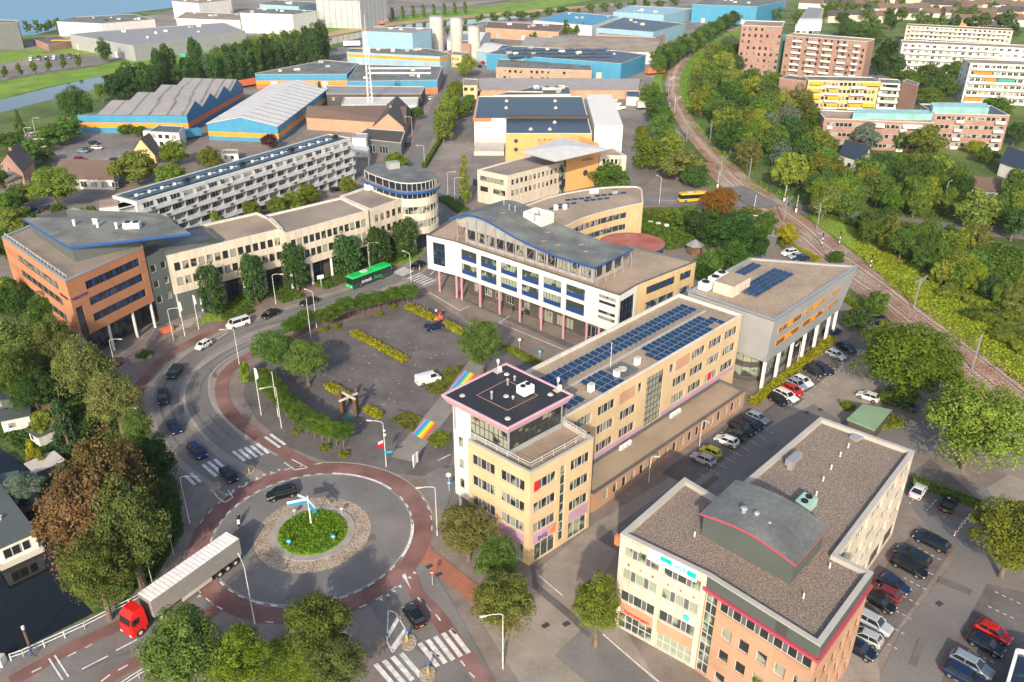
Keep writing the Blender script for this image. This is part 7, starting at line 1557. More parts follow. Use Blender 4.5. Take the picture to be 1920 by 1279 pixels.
for a in (
    (528, 925, 505, 931, 'suv', 'black', 'black estate driving round the roundabout', 'moving_car'), (429, 890, 440, 903, 'hatch', 'navy', 'dark blue hatchback waiting between the zebra crossing and the roundabout', 'moving_car'),
    (370, 846, 383, 858, 'mpv', 'blue', 'dark blue people carrier just before the zebra crossing', 'moving_car'), (327, 801, 334, 814, 'hatch', 'blue', 'small blue car on the inner bend of the curve', 'moving_car'),
    (306, 745, 305, 757, 'suv', 'teal', 'dark teal off road car following the curve', 'moving_car'), (327, 698, 320, 707, 'suv', 'green', 'dark green car at the top of the left bend', 'moving_car'),
    (381, 647, 371, 653, 'mini', 'white', 'small white hatchback driving behind the white van', 'moving_car'), (507, 588, 491, 595, 'sedan', 'black', 'black sedan on the curve behind the white van', 'moving_car'),
    (579, 565, 562, 571, 'sedan', 'dgrey', 'dark grey car on the road below the green bus', 'moving_car'), (783, 497, 768, 503, 'hatch', 'black', 'black hatchback waiting at the zebra crossing behind the green bus', 'moving_car'),
    (777, 1154, 766, 1138, 'hatch', 'black', 'black hatchback leaving the bottom zebra for the roundabout', 'moving_car'),
    (1459.6, 748.8, 1475, 757, 'mini', 'black', 'small black car at the near end of the hedge row, next to a white one'), (1474, 741, 1490, 749, 'estate', 'white', 'white estate between the small black and the red car'),
    (1487, 731, 1503, 739, 'hatch', 'red', 'bright red hatchback parked by the yellow green hedge'), (1494, 720, 1510, 728, 'hatch', 'lblue', 'pale blue grey car right behind the bright red one'),
    (1505, 714, 1521, 722, 'hatch', 'white', 'white car with a black roof beside the yellow green hedge'), (1527, 696, 1543, 704, 'hatch', 'dgrey', 'dark grey car left in the dark pair by the hedge'), (1543, 691, 1559, 699, 'estate', 'navy', 'dark blue estate right in the dark pair by the hedge'),
    (1567, 665, 1583, 672, 'hatch', 'silver', 'silver hatchback alone by the hedge below the grey hall'), (1587, 651, 1603, 659, 'hatch', 'navy', 'navy hatchback behind the single silver one'), (1560, 622, 1572, 618, 'suv', 'blue', 'blue car half hidden behind the white columns'),
    (1625, 588, 1608, 585, 'sedan', 'navy', 'dark blue car nearest the track hedge'), (1646, 603, 1629, 604, 'suv', 'black', 'black car with a silver roof rail beside the small tree'),
    (1628, 743, 1613, 738, 'hatch', 'white', 'white car under the left huge tree'), (1697, 759, 1712, 764, 'coupe', 'blue', 'long dark blue car between the two huge trees'),
    (1480, 474, 1464, 477, 'suv', 'white', 'white car in the hidden car park behind the grey hall'), (1492, 480, 1476, 482, 'hatch', 'silver', 'silver car in the hidden car park behind the grey hall'), (1503, 485, 1487, 487, 'hatch', 'blue', 'blue car in the hidden car park behind the grey hall'),
    (1318.6, 860, 1302, 853, 'hatch', 'silver', 'silver hatchback first in the row before the brick annex'), (1332.5, 847, 1316, 840, 'mini', 'yellow', 'small yellow car next to the silver hatchback'),
    (1362, 826, 1346, 820, 'hatch', 'white', 'white hatchback in the middle of the annex row'), (1377, 815, 1361, 809, 'hatch', 'green', 'black green car right behind the white hatchback'), (1392, 804, 1408, 812, 'suv', 'black', 'black off road car in the annex row'),
    (1407, 793, 1423, 801, 'estate', 'navy', 'navy estate second from the far end of the annex row'), (1420, 783, 1436, 790, 'hatch', 'lblue', 'pale blue car at the far end of the annex row'),
    (1722.5, 919, 1733, 903, 'coupe', 'white', 'white coupe with black windows parked against the hedge'), (1780, 944, 1790, 928, 'coupe', 'black', 'black convertible with a yellow plate beside a bending man'),
    (1747, 1015, 1730, 1007, 'estate', 'navy', 'dark estate standing apart at the top of the right row'), (1712, 1043, 1695, 1035, 'estate', 'teal', 'dark teal car below the lone dark estate'), (1705, 1062, 1722, 1071, 'estate', 'black', 'black car with a silver window line in the right row'),
    (1676, 1095, 1693, 1104, 'hatch', 'blue', 'deep blue hatchback beside the dark red car'), (1658, 1110, 1641, 1102, 'hatch', 'dred', 'dark red hatchback in the row below the cream facade'), (1649, 1128, 1664, 1137, 'hatch', 'black', 'black hatchback just below the dark red one'),
    (1637, 1168, 1652, 1176, 'suv', 'silver', 'silver off road car in front of the brick end wall'), (1622, 1193, 1607, 1186, 'hatch', 'silver', 'silver grey hatchback partly behind the brick end wall'), (1610, 1216, 1625, 1224, 'hatch', 'navy', 'navy car mostly hidden by the brick end wall'),
    (1863, 1185, 1880, 1194, 'hatch', 'red', 'red hatchback in the far right car park'), (1849, 1208, 1866, 1217, 'hatch', 'navy', 'navy car beside the red hatchback in the far right car park'), (1822, 1245, 1839, 1254, 'estate', 'lblue', 'grey blue estate near the bottom right corner'), (1810, 1268, 1827, 1277, 'estate', 'blue', 'blue car cut by the bottom edge at the right'),
    (815, 612, 830, 608, 'mpv', 'blue', 'dark blue people carrier on the parking square beside the market cart'), (207, 680, 222, 680, 'hatch', 'dred', 'dark red car half hidden by trees left of the curve'), (892, 340, 892, 330, 'hatch', 'navy', 'dark car beside the cream office entrance'),
    (765, 270, 770, 262, 'hatch', 'navy', 'dark car by the petrol station'), (790, 210, 795, 200, 'hatch', 'dred', 'dark red car parked along the access road'), (806, 184, 808, 175, 'hatch', 'white', 'white car parked along the access road'),
    (629, 355, 640, 352, 'hatch', 'black', 'black car behind the long white office')):
    car(*a[:7], name=a[7] if len(a) > 7 else 'parked_car')
for i, (u, v, c_) in enumerate(((176, 268, 'navy'), (182, 277, 'white'), (155, 283, 'lblue'), (150, 298, 'dred'), (160, 281, 'dgrey'), (216, 300, 'dgrey'), (298, 300, 'dgrey'), (145, 402, 'silver'), (62, 395, 'navy'), (90, 390, 'dgrey'), (30, 405, 'red'))):
    car(u, v, u+12, v+1, 'hatch', c_, ['dark car at the top of the gravel car park', 'white car in the middle of the gravel car park', 'pale blue car on the gravel car park', 'dark red car at the front of the gravel car park', 'dark grey car behind the pale blue one', 'dark car by the brown roofed restaurant', 'dark car by the steep black roofed house', 'silver car behind the orange office', 'navy car on the back street at the left', 'dark grey car behind the orange office, half hidden', 'red car at the left edge behind the orange office'][i])
x0 = 0
nm = ['white', 'silver', 'navy', 'white', 'dgrey', 'lblue', 'red', 'white', 'navy', 'silver', 'white', 'dgrey', 'blue', 'white']
for i in range(14):
    u = 58+(i % 7)*14.5; v = 112-(i % 7)*.9-(i//7)*4.5; car(u, v, u+5, v-4, 'hatch', nm[i], '%s car, %s from left, %s row, dike road car park' % ({'lblue': 'pale blue', 'dgrey': 'dark grey'}.get(nm[i], nm[i]), ['first','second','third','fourth','fifth','sixth','seventh'][i % 7], 'back' if i > 6 else 'front'), 'cars on the dike road car park', detail=False)
for i, (u, v, c_) in enumerate(((905, 117, 'red'), (900, 124, 'navy'), (915, 120, 'white'), (410, 80, 'navy'), (325, 80, 'silver'), (300, 88, 'white'), (1620, 150, 'navy'), (1640, 162, 'white'), (460, 72, 'teal'))):
    car(u, v, u+6, v-3, 'hatch', c_, ['red car beside the blue solar warehouse', 'navy car beside the blue solar warehouse', 'white car beside the blue solar warehouse', 'dark car on the forecourt of the silver roofed shed', 'silver car on the forecourt of the silver roofed shed', 'white car on the forecourt of the silver roofed shed', 'dark car on the street behind the tall brick flats', 'white car on the street behind the tall brick flats', 'teal car on the dike road'][i], detail=False)
# white vans
car(446, 607, 427, 613, 'van', 'white', 'white minibus with dark side windows driving on the curve', name='moving_van', cat='van')
v = car(803, 711, 822, 706, 'van', 'white', 'white delivery van standing on the parking square', name='parked_van', cat='van', panel=True)
car(20, 534, 40, 536, 'van', 'yellow', 'yellow van parked behind the orange office', name='parked_van', cat='van', panel=True)
car(347, 92, 360, 91, 'van', 'white', 'white lorry on the dike road before the silver shed', name='moving_van', cat='van', detail=False)
car(1568, 381, 1590, 384, 'van', 'silver', 'grey white truck behind the yellow tree at the crossing', name='moving_van', cat='van', panel=True)
# buses
def bus(cu, cv, hu, hv, L, W, H, mb_, ms, label, texts=True):
    x, y = G(cu, cv, 1.2); x2, y2 = G(hu, hv, 1.2); a = math.atan2(y2-y, x2-x); t = thing('bus', label, 'bus', (x, y, .1), a); h = W/2
    b = MB(); b.prism([(-L/2, -h), (L/2-.15, -h), (L/2, -h*.75), (L/2, h*.75), (L/2-.15, h), (-L/2, h)], .35, 1.25, ms); b.frust([(-L/2, -h), (L/2-.12, -h), (L/2-.12, h), (-L/2, h)], 1.26, [(-L/2+.1, -h+.12), (L/2-.35, -h+.12), (L/2-.35, h-.12), (-L/2+.1, h-.12)], H-.25, m_cglass)
    b.frust([(-L/2, -h), (L/2-.2, -h), (L/2-.2, h), (-L/2, h)], H-.42, [(-L/2+.15, -h+.2), (L/2-.4, -h+.2), (L/2-.4, h-.2), (-L/2+.15, h-.2)], H, mb_); b.prism([(L/2-.02, -h*.9), (L/2+.08, -h*.7), (L/2+.08, h*.7), (L/2-.02, h*.9)], .35, 1.2, mb_)
    b.prism([(-L/2-.05, -h*.98), (-L/2, -h*.98), (-L/2, h*.98), (-L/2-.05, h*.98)], .4, H-.4, mb_)
    link('body', b.mesh('body'), t)
    r = MB(); r.box((L*.12, 0, H), (1.6, 1.2, .18), m_conl); r.box((-L*.2, 0, H), (2.2, 1.5, .22), mb_); link('roof_unit', r.mesh('roof_unit'), t)
    for sx in (L*.3, -L*.25):
        for sy in (-1, 1):
            w = MB().tube((0, -.14, 0), (0, .14, 0), .48, m_blk, 16); o = link('wheel', w.mesh('wheel'), t, (sx, sy*(h-.1), .48), 0 if sy > 0 else math.pi); link('rim', MB().tube((0, .1, 0), (0, .15, 0), .26, m_rim, 10).mesh('rim'), o)
    for sy in (-1, 1): link('headlight', MB().box((0, 0, 0), (.06, .4, .2), m_lamp).mesh('headlight'), t, (L/2+.07, sy*h*.6, .6))
    return t, h
gb_ = M('bus_green', (.01, .48, .10), rough=.35, var=.03, coat=.4); gd_ = M('bus_dark_side', (.035, .06, .06), rough=.35, var=.03, coat=.4)
t, h = bus(692, 520, 652, 535, 12, 2.55, 3.1, gb_, gd_, 'green and black city bus on the curve before the columnar trees')
for s_, off, m_ in (('streek', -.6, m_whp), ('buzz', -3.4, gb_)):
    cu = bpy.data.curves.new('lettering', 'FONT'); cu.body = s_; cu.size = 1.25; cu.extrude = .015; o = bpy.data.objects.new('lettering', cu); COL.objects.link(o); bpy.context.view_layer.update(); me = bpy.data.meshes.new_from_object(o); bpy.data.objects.remove(o); me.materials.clear(); me.materials.append(m_)
    me.transform(Matrix.Rotation(R(90), 4, 'X')); me.transform(Matrix.Rotation(R(180), 4, 'Z')); link('lettering', me, t, (3.4 if s_ == 'streek' else -.6, h+.03, .95))
bus(1299, 371, 1282, 372, 9, 2.4, 2.9, m_yaw, m_yaw, 'short yellow bus on the main road near the level crossing')
# articulated lorry
x, y = G(356, 1076, 2); hx_, hy_ = G(262, 1158, 2); a = math.atan2(hy_-y, hx_-x)
p_r = Vector(G(436, 1003, 4.0)); p_f = Vector(G(272, 1118, 4.0))
d_ = (p_f-p_r).normalized(); a = math.atan2(d_.y, d_.x); n_ = Vector((-d_.y, d_.x))
org = p_r+n_*(-1.27) if False else p_r
t = thing('articulated_lorry', 'lorry with red cab and long white and grey curtain trailer leaving the roundabout', 'lorry', (org.x+d_.x*6.8, org.y+d_.y*6.8, .1), a)
cur = M('grey_curtain', (.27, .255, .24), rough=.6, var=.06, scale=1.5); wht = M('white_tarpaulin', (.80, .79, .77), rough=.5, var=.05, scale=1.2, fine=.04, fscale=1)
mb = MB(); mb.prism([(-6.8, -1.27), (6.8, -1.27), (6.8, 1.27), (-6.8, 1.27)], 1.15, 3.85, cur, wht); link('trailer_body', mb.mesh('trailer_body'), t)
mb = MB()
for i in range(22): mb.box((-6.4+i*.61, 0, 3.85), (.05, 2.5, .03), m_conl)
link('roof_bows', mb.mesh('roof_bows'), t)
mb = MB(); mb.box((0, 0, .9), (13.4, 1.0, .25), m_blk); mb.box((-6.75, 0, .5), (.1, 2.4, .5), m_blk)
for sy in (-1, 1): mb.box((.5, sy*1.2, .45), (4.6, .06, .6), m_conl)
link('chassis', mb.mesh('chassis'), t)
redc = M('lorry_red', (.62, .012, .01), rough=.3, var=.03, coat=.5)
cab = MB(); cab.prism([(7.7, -1.22), (9.75, -1.22), (9.95, -.9), (9.95, .9), (9.75, 1.22), (7.7, 1.22)], .9, 2.1, redc)
cab.frust([(7.7, -1.22), (9.85, -1.2), (9.85, 1.2), (7.7, 1.22)], 2.1, [(7.75, -1.18), (9.6, -1.1), (9.6, 1.1), (7.75, 1.18)], 3.0, redc); cab.frust([(7.75, -1.18), (9.6, -1.1), (9.6, 1.1), (7.75, 1.18)], 3.0, [(7.8, -1.05), (9.0, -.95), (9.0, .95), (7.8, 1.05)], 3.75, redc)
cab.prism([(7.2, -1.1), (7.7, -1.1), (7.7, 1.1), (7.2, 1.1)], .7, 1.2, m_blk); cab.prism([(8.0, -1.2), (9.97, -1.2), (9.97, 1.2), (8.0, 1.2)], .4, .9, redc); link('cab', cab.mesh('cab'), t)
gl = MB(); gl.face([(9.87, -1.05, 2.12), (9.87, 1.05, 2.12), (9.63, 1.0, 2.95), (9.63, -1.0, 2.95)], m_cglass)
for sy in (-1, 1):
    q = [(8.6, sy*1.225, 2.1), (9.7, sy*1.215, 2.1), (9.5, sy*1.16, 2.85), (8.6, sy*1.19, 2.85)]; gl.face(q if sy < 0 else q[::-1], m_cglass)
link('cab_window', gl.mesh('cab_window'), t)
for sx in (-5.6, -4.3, -3.0, 8.9, 6.0):
    for sy in (-1, 1):
        o = link('wheel', MB().tube((0, -.17, 0), (0, .17, 0), .5, m_blk, 16).mesh('wheel'), t, (sx, sy*1.1, .5), 0 if sy > 0 else math.pi); link('rim', MB().tube((0, .12, 0), (0, .18, 0), .27, m_conl, 10).mesh('rim'), o)
for sy in (-1, 1): link('mirror', MB().box((0, 0, 0), (.12, .25, .6), m_blk).mesh('mirror'), t, (9.5, sy*1.42, 2.1)); link('headlight', MB().box((0, 0, 0), (.06, .4, .2), m_lamp).mesh('headlight'), t, (9.98, sy*.9, .55)); link('taillight', MB().box((0, 0, 0), (.05, .35, .15), m_tail).mesh('taillight'), t, (-6.8, sy*.95, .85))
# ================================================================ people
def person_mesh(pose, top_m, leg_m, hair_m, h=1.74):
    J = {'pelvis': (0, 0, .95), 'chest': (0, 0, 1.28), 'neck': (0, 0, 1.47), 'head': (.02, 0, 1.62), 'crown': (.01, 0, 1.72)}
    sw = {'stand': 0, 'walk': .22, 'sit': 0, 'bend': .1}[pose]
    L = {}
    for s, k in ((-1, 1), (1, -1)):
        if pose == 'sit': L[s] = [(0, s*.1, .9), (.4, s*.13, .82), (.42, s*.13, .42), (.52, s*.13, .38)]
        else: L[s] = [(0, s*.1, .9), (sw*k*.6+.02, s*.11, .5), (sw*k, s*.11, .08), (sw*k+.15, s*.11, .04)]
    A = {}
    for s, k in ((-1, -1), (1, 1)):
        if pose == 'sit': A[s] = [(0, s*.19, 1.4), (.15, s*.26, 1.16), (.42, s*.22, 1.1), (.5, s*.2, 1.1)]
        elif pose == 'bend': A[s] = [(.0, s*.19, 1.4), (.2, s*.22, 1.2), (.42, s*.18, 1.08), (.5, s*.16, 1.05)]
        else: A[s] = [(0, s*.19, 1.4), (sw*k*.4, s*.24, 1.13), (sw*k*.9+.05, s*.25, .88), (sw*k+.08, s*.25, .8)]
    V = []; E = []; Rd = []
    def add(p, r, par=None): V.append(p); Rd.append(r); (E.append((par, len(V)-1)) if par is not None else None); return len(V)-1
    p = add(J['pelvis'], .15); c = add(J['chest'], .17, p); n = add(J['neck'], .065, c); hd = add(J['head'], .1, n); add(J['crown'], .075, hd)
    for s in (-1, 1):
        q = p
        for pt, r in zip(L[s], (.1, .065, .045, .04)): q = add(pt, r, q)
        q = c
        for pt, r in zip(A[s], (.065, .045, .035, .03)): q = add(pt, r, q)
    if pose == 'bend':
        V2 = []
        for (x_, y_, z_) in V:
            if z_ > .96: a_ = .75; dz = z_-.95; V2.append((x_*math.cos(a_)+dz*math.sin(a_), y_, .95+dz*math.cos(a_)-x_*math.sin(a_)))
            else: V2.append((x_, y_, z_))
        V = V2
    me = bpy.data.meshes.new('body'); me.from_pydata(V, E, []); o = bpy.data.objects.new('tmp', me); COL.objects.link(o)
    md = o.modifiers.new('s', 'SKIN'); md.use_smooth_shade = True
    for i, sv in enumerate(me.skin_vertices[0].data): sv.radius = (Rd[i], Rd[i]*(.72 if i == 1 else 1)); sv.use_root = (i == 0)
    o.modifiers.new('d', 'SUBSURF').levels = 1
    dg = bpy.context.evaluated_depsgraph_get(); m2 = bpy.data.meshes.new_from_object(o.evaluated_get(dg)); bpy.data.objects.remove(o)
    m2.materials.clear(); [m2.materials.append(m_) for m_ in (leg_m, top_m, m_skin, hair_m, m_blk)]
    for f in m2.polygons:
        z_ = f.center.z; r = abs(f.center.y)
        if pose == 'bend': hz = f.center.x; f.material_index = 2 if hz > .48 else 1 if z_ > .96 else (0 if z_ > .12 else 4)
        else: f.material_index = (4 if z_ < .1 else 0 if z_ < .93 and r < .2 else 2 if z_ < .9 else 1 if z_ < 1.45 else (2 if (z_ < 1.66 and f.center.x > -.02) else 3))
        if pose == 'sit': f.material_index = (4 if z_ < .42 else 0 if z_ < .93 else 1 if z_ < 1.45 else (2 if (z_ < 1.66 and f.center.x > -.02) else 3))
    return m2
m_hair = M('dark_hair', (.04, .025, .018)); m_blu = M('blue_cloth', (.03, .09, .28)); m_jean = M('denim', (.04, .06, .12)); m_shirt = M('white_cloth', (.65, .65, .66)); m_pkc = M('pink_cloth', (.55, .15, .25)); m_grc = M('green_cloth', (.03, .32, .16)); m_dk = M('dark_cloth', (.02, .02, .025))
PM = {}
def person(u, v, pose, tm, lm, label, rz=0.0, z=.1, group=None):
    k = (pose, tm.name, lm.name)
    if k not in PM:
        me = person_mesh(pose, tm, lm, m_hair); hm = MB(); hm.loft([[(.01+r*math.cos(R(a_)), r*math.sin(R(a_)), zz) for a_ in range(0, 360, 45)] for r, zz in ((.10, 1.66), (.112, 1.70), (.09, 1.76), (.03, 1.79))], m_hair); PM[k] = (me, hm.mesh('hair'))
    x, y = G(u, v, 0); o = link('person', PM[k][0], None, (x, y, z), rz); tag(o, label, 'person', group)
    if pose in ('stand', 'walk', 'sit'): link('hair', PM[k][1], o)
    return o
person(62, 1232, 'walk', m_blu, m_jean, 'person in a blue jacket walking on the bridge footway', .4)
person(220, 1142, 'walk', m_pkc, m_dk, 'person in pinkish clothes standing by the bridge railing', .4)
person(1770, 950, 'bend', m_shirt, m_dk, 'man in a white shirt bending over the black convertible', .2, .1)
person(1771, 930, 'stand', m_shirt, m_dk, 'x') if False else None
person(980, 590, 'stand', m_shirt, m_dk, 'person in a white shirt at the entrance between the pink columns', -1.6)
person(962, 588, 'walk', m_dk, m_jean, 'person in dark clothes near the glass entrance', 2)
person(818, 592, 'stand', m_shirt, m_dk, 'person in white behind the red market cart', -1)
person(830, 594, 'stand', m_dk, m_jean, 'person in dark clothes behind the red market cart', -2)
person(83, 953, 'bend', m_pkc, m_shirt, 'person in pink stooping on the wooden jetty', .3, .35)
for i, (u, v, m_) in enumerate(((1314, 347, m_grc), (1321, 350, m_blu), (1327, 348, m_grc))): person(u, v, 'stand', m_, m_dk, ['left walker in green on the path before the level crossing', 'walker in blue between two walkers in green', 'right walker in green on the path before the level crossing'][i], i)
# two wheelers
def bike_mesh(mf):
    mb = MB()
    for cx in (-.52, .52):
        pts = [(cx+.34*math.cos(R(a_)), 0, .34+.34*math.sin(R(a_))) for a_ in range(0, 361, 30)]; mb.path(pts, .022, m_blk, 4)
    for p, q in (((-.52, 0, .34), (-.1, 0, .32)), ((-.1, 0, .32), (-.22, 0, .85)), ((-.52, 0, .34), (-.2, 0, .78)), ((-.1, 0, .32), (.36, 0, .78)), ((-.2, 0, .78), (.36, 0, .84)), ((.36, 0, .98), (.52, 0, .34)), ((.36, -.26, 1.0), (.36, .26, 1.0))): mb.tube(p, q, .022, mf, 4)
    mb.box((-.24, 0, .86), (.26, .14, .06), m_blk); return mb.mesh('bicycle')
BK = [bike_mesh(m_blk), bike_mesh(m_blu), bike_mesh(m_metal)]
def bike(u, v, rz, label, group=None, z=.1): x, y = G(u, v, 0); o = link('bicycle', BK[int(u) % 3], None, (x, y, z), rz); return tag(o, label, 'bicycle', group)
ordn = ['first', 'second', 'third', 'fourth', 'fifth', 'sixth', 'seventh', 'eighth', 'ninth', 'tenth', 'eleventh', 'twelfth', 'thirteenth', 'fourteenth', 'fifteenth', 'sixteenth', 'seventeenth', 'eighteenth', 'nineteenth', 'twentieth']
for i in range(12): bike(283+i*2.1, 648-i*2.9, .2, '%s bicycle from the bottom in the rack before the orange office' % ordn[i], 'bicycles in the rack before the orange office')
for i in range(7): bike(776+i*6.2, 572+i*3.0, 1.2, '%s bicycle from the left behind the hedge left of the market cart' % ordn[i], 'bicycles behind the left hedge')
for i in range(6): bike(840+i*6.2, 603+i*3.2, 1.2, '%s bicycle from the left behind the hedge right of the market cart' % ordn[i], 'bicycles behind the right hedge')
bike(639, 647, 1.4, 'single bicycle left standing in the tree shade on the square'); bike(612, 724, .3, 'bicycle leaning at the end of the short yellow hedge')
def rider(u, v, hu, hv, tm, label, scooter=True):
    x, y = G(u, v, 0); x2, y2 = G(hu, hv, 0); a_ = math.atan2(y2-y, x2-x); nm_ = 'motor_scooter' if scooter else 'bicycle'
    if scooter:
        mb = MB(); mb.box((-.35, 0, .35), (.9, .34, .45), m_whp); mb.box((.15, 0, .25), (.5, .3, .1), m_conl); mb.frust([(.38, -.22), (.6, -.15), (.6, .15), (.38, .22)], .3, [(.3, -.2), (.42, -.12), (.42, .12), (.3, .2)], 1.0, m_whp); mb.box((-.35, 0, .8), (.7, .28, .1), m_blk); mb.tube((.35, -.3, 1.05), (.35, .3, 1.05), .03, m_blk, 5)
        o = tag(link(nm_, mb.mesh(nm_), None, (x, y, .1), a_), 'white motor scooter crossing the roundabout with a rider', 'scooter')
        for cx in (-.6, .62): link('wheel', MB().tube((0, -.07, 0), (0, .07, 0), .23, m_blk, 12).mesh('wheel'), o, (cx, 0, .23))
    else: tag(link(nm_, BK[0], None, (x, y, .1), a_), 'bicycle under '+label, 'bicycle')
    k = ('sit', tm.name, m_dk.name)
    p_ = person(u, v, 'sit', tm, m_dk, label, a_, .05 if scooter else .1); p_.location.x -= .35*math.cos(a_) if scooter else .2*math.cos(a_); p_.location.y -= .35*math.sin(a_) if scooter else .2*math.sin(a_)
rider(449, 983, 447, 995, m_dk, 'rider in a dark jacket seated on the white scooter')
rider(1387, 374, 1384, 382, m_dk, 'cyclist in dark clothes crossing before the railway', False)
rider(1478, 388, 1474, 392, m_dk, 'second cyclist in dark clothes just past the railway', False)
rider(1490, 392, 1494, 388, m_blu, 'cyclist in blue on the far side of the railway', False)
# ================================================================ street furniture
def lamp(bu, bv, du, dv, label, h=8.0, arm=1.9, name='street_lamp', extra=None, double=False):
    """post standing at pixel (bu, bv); (du, dv) is where the arm points on the ground plan"""
    x, y = G(bu, bv, 0); x2, y2 = G(bu+du, bv+dv, 0); a_ = math.atan2(y2-y, x2-x); t = thing(name, label, 'street lamp', (x, y, .05), a_)
    link('pole', MB().tube((0, 0, 0), (0, 0, h), .08, m_pole, 8, .045).mesh('pole'), t)
    for k, sg in enumerate((1, -1) if double else (1,)):
        ar = MB().path([(0, 0, h), (sg*.35, 0, h+.25), (sg*arm*.6, 0, h+.35), (sg*arm, 0, h+.33)], .045, m_pole, 6); link('arm', ar.mesh('arm'), t)
        hd = MB().frust([(sg*arm-.1, -.1), (sg*arm+.75*sg, -.13), (sg*arm+.75*sg, .13), (sg*arm-.1, .1)] if sg > 0 else [(sg*arm-.75, -.13), (sg*arm+.1, -.1), (sg*arm+.1, .1), (sg*arm-.75, .13)], h+.26, [(sg*arm, -.06), (sg*arm+.65*sg, -.08), (sg*arm+.65*sg, .08), (sg*arm, .06)] if sg > 0 else [(sg*arm-.65, -.08), (sg*arm, -.06), (sg*arm, .06), (sg*arm-.65, .08)], h+.42, m_conl); link('lamp_head', hd.mesh('lamp_head'), t)
    return t
for a in ((326, 640, 12, -1, 'street lamp before the orange office beside the bicycle rack', 7), (517.6, 571, 10, 0, 'street lamp between the white van and the columnar trees', 7), (449, 684, -22, 2, 'street lamp on the red cycle path, arm over the inner curve', 7.5),
          (528, 803, -20, 4, 'street lamp by the zebra crossing in the clipped lower row', 8), (820, 1005, -22, 2, 'street lamp right of the roundabout near the tower column', 8.3), (943, 1255, -22, 4, 'street lamp at the bottom by the olive tree', 8.5),
          (478, 1170, -10, -24, 'street lamp at the lower rim of the roundabout', 9), (356, 982, 20, 0, 'street lamp between the rust tree and the roundabout', 8), (287, 1098, 5, -6, 'street lamp behind the lorry trailer', 7.5), (241, 826, 16, 0, 'street lamp left of the curve among the olive trees', 6),
          (215, 682, 20, 0, 'low street lamp under the orange office by the red car', 5), (693.5, 508, 10, 0, 'street lamp behind the green bus', 7), (771, 529, -10, -4, 'street lamp on the island of the upper zebra crossing', 7), (594, 615, -10, -4, 'street lamp in the upper clipped row by the grey car', 8),
          (1216, 905, 6, 0, 'lamp post against the near end of the brick annex', 4.5, .6), (1311, 838, 6, 3, 'lamp post at the middle of the brick annex', 5, .6), (1236, 383, -6, -3, 'street lamp on the main road left of the yellow bus', 8), (1766, 392, 6, -3, 'street lamp on the main road at the right', 8),
          (1494, 720-35, -4, 4, 'lamp in the right car park by the hedge', 5), (796, 312, -5, 0, 'street lamp on the access road at the hedge', 7), (840, 372, 5, 0, 'street lamp at the foot of the pointed tree', 8), (853, 384, 5, 0, 'second street lamp by the pointed tree', 8),
          (857, 200, 4, 0, 'lamp by the black roofed warehouse', 8) if False else (773, 254, -6, 0, 'street lamp beside the steep roofed brick shed', 7), (1601, 700, 5, 3, 'lamp under the left huge tree', 5), (55, 282, 3, 0, 'tall thin lamp at the left garden belt', 8), (70, 262, 3, 0, 'second tall thin lamp in the garden belt', 8), (141, 262, -3, 0, 'lamp at the top of the gravel car park', 8)): lamp(*a)
t = lamp(724.5, 876, -22, -2, 'street lamp with red poster and blue direction sign', 8.2)
link('poster_board', MB().box((0, 0, 0), (1.0, .06, 1.3), m_red).mesh('poster_board'), t, (.65, 0, 3.6), .9); link('poster_paper', MB().box((0, 0, 0), (.9, .07, .5), m_whp).mesh('poster_paper'), t, (.65, 0, 4.35), .9)
link('direction_sign', MB().box((0, 0, 0), (1.3, .06, .35), M('sign_blue', (.02, .30, .55), rough=.4)).mesh('direction_sign'), t, (-.5, 0, 2.7), .4)
link('camera', MB().tube((0, 0, 0), (.35, 0, 0), .14, m_whp, 8).mesh('camera'), t, (-.3, 0, 6.9)); link('camera', MB().tube((0, 0, 0), (.35, 0, 0), .18, m_whp, 8).mesh('camera'), t, (-.35, 0, 6.1))
m_sblue = bpy.data.materials['sign_blue']
def flagpole(u, v, h, label, flag=None):
    x, y = G(u, v, 0); t = thing('flagpole', label, 'flagpole', (x, y, .05)); link('pole', MB().tube((0, 0, 0), (0, 0, h), .07, m_whp, 6, .04).mesh('pole'), t)
    if flag: mb = MB(); mb.loft([[(.06, 0, h-.1), (.35, .05, h-.2), (.34, .09, h-.2), (.06, .04, h-.1)], [(.06, 0, h-2.4), (.5, .12, h-2.0), (.48, .16, h-2.0), (.06, .05, h-2.4)]], flag); link('flag', mb.mesh('flag'), t)
flagpole(347, 631, 8, 'flagpole on the steps of the orange office, flag furled', m_offw); flagpole(373, 618, 8, 'flagpole with a white flag before the dark link', m_offw)
flagpole(583, 634, 9, 'tall bare pole standing in the upper clipped row'); flagpole(490, 779, 9.5, 'flagpole with a furled white flag beside the lower clipped row', m_whp); flagpole(522, 782, 9, 'bare pole right of the furled white flag')
flagpole(1018+20, 402, 6, 'thin pole behind the wavy roof') if False else None
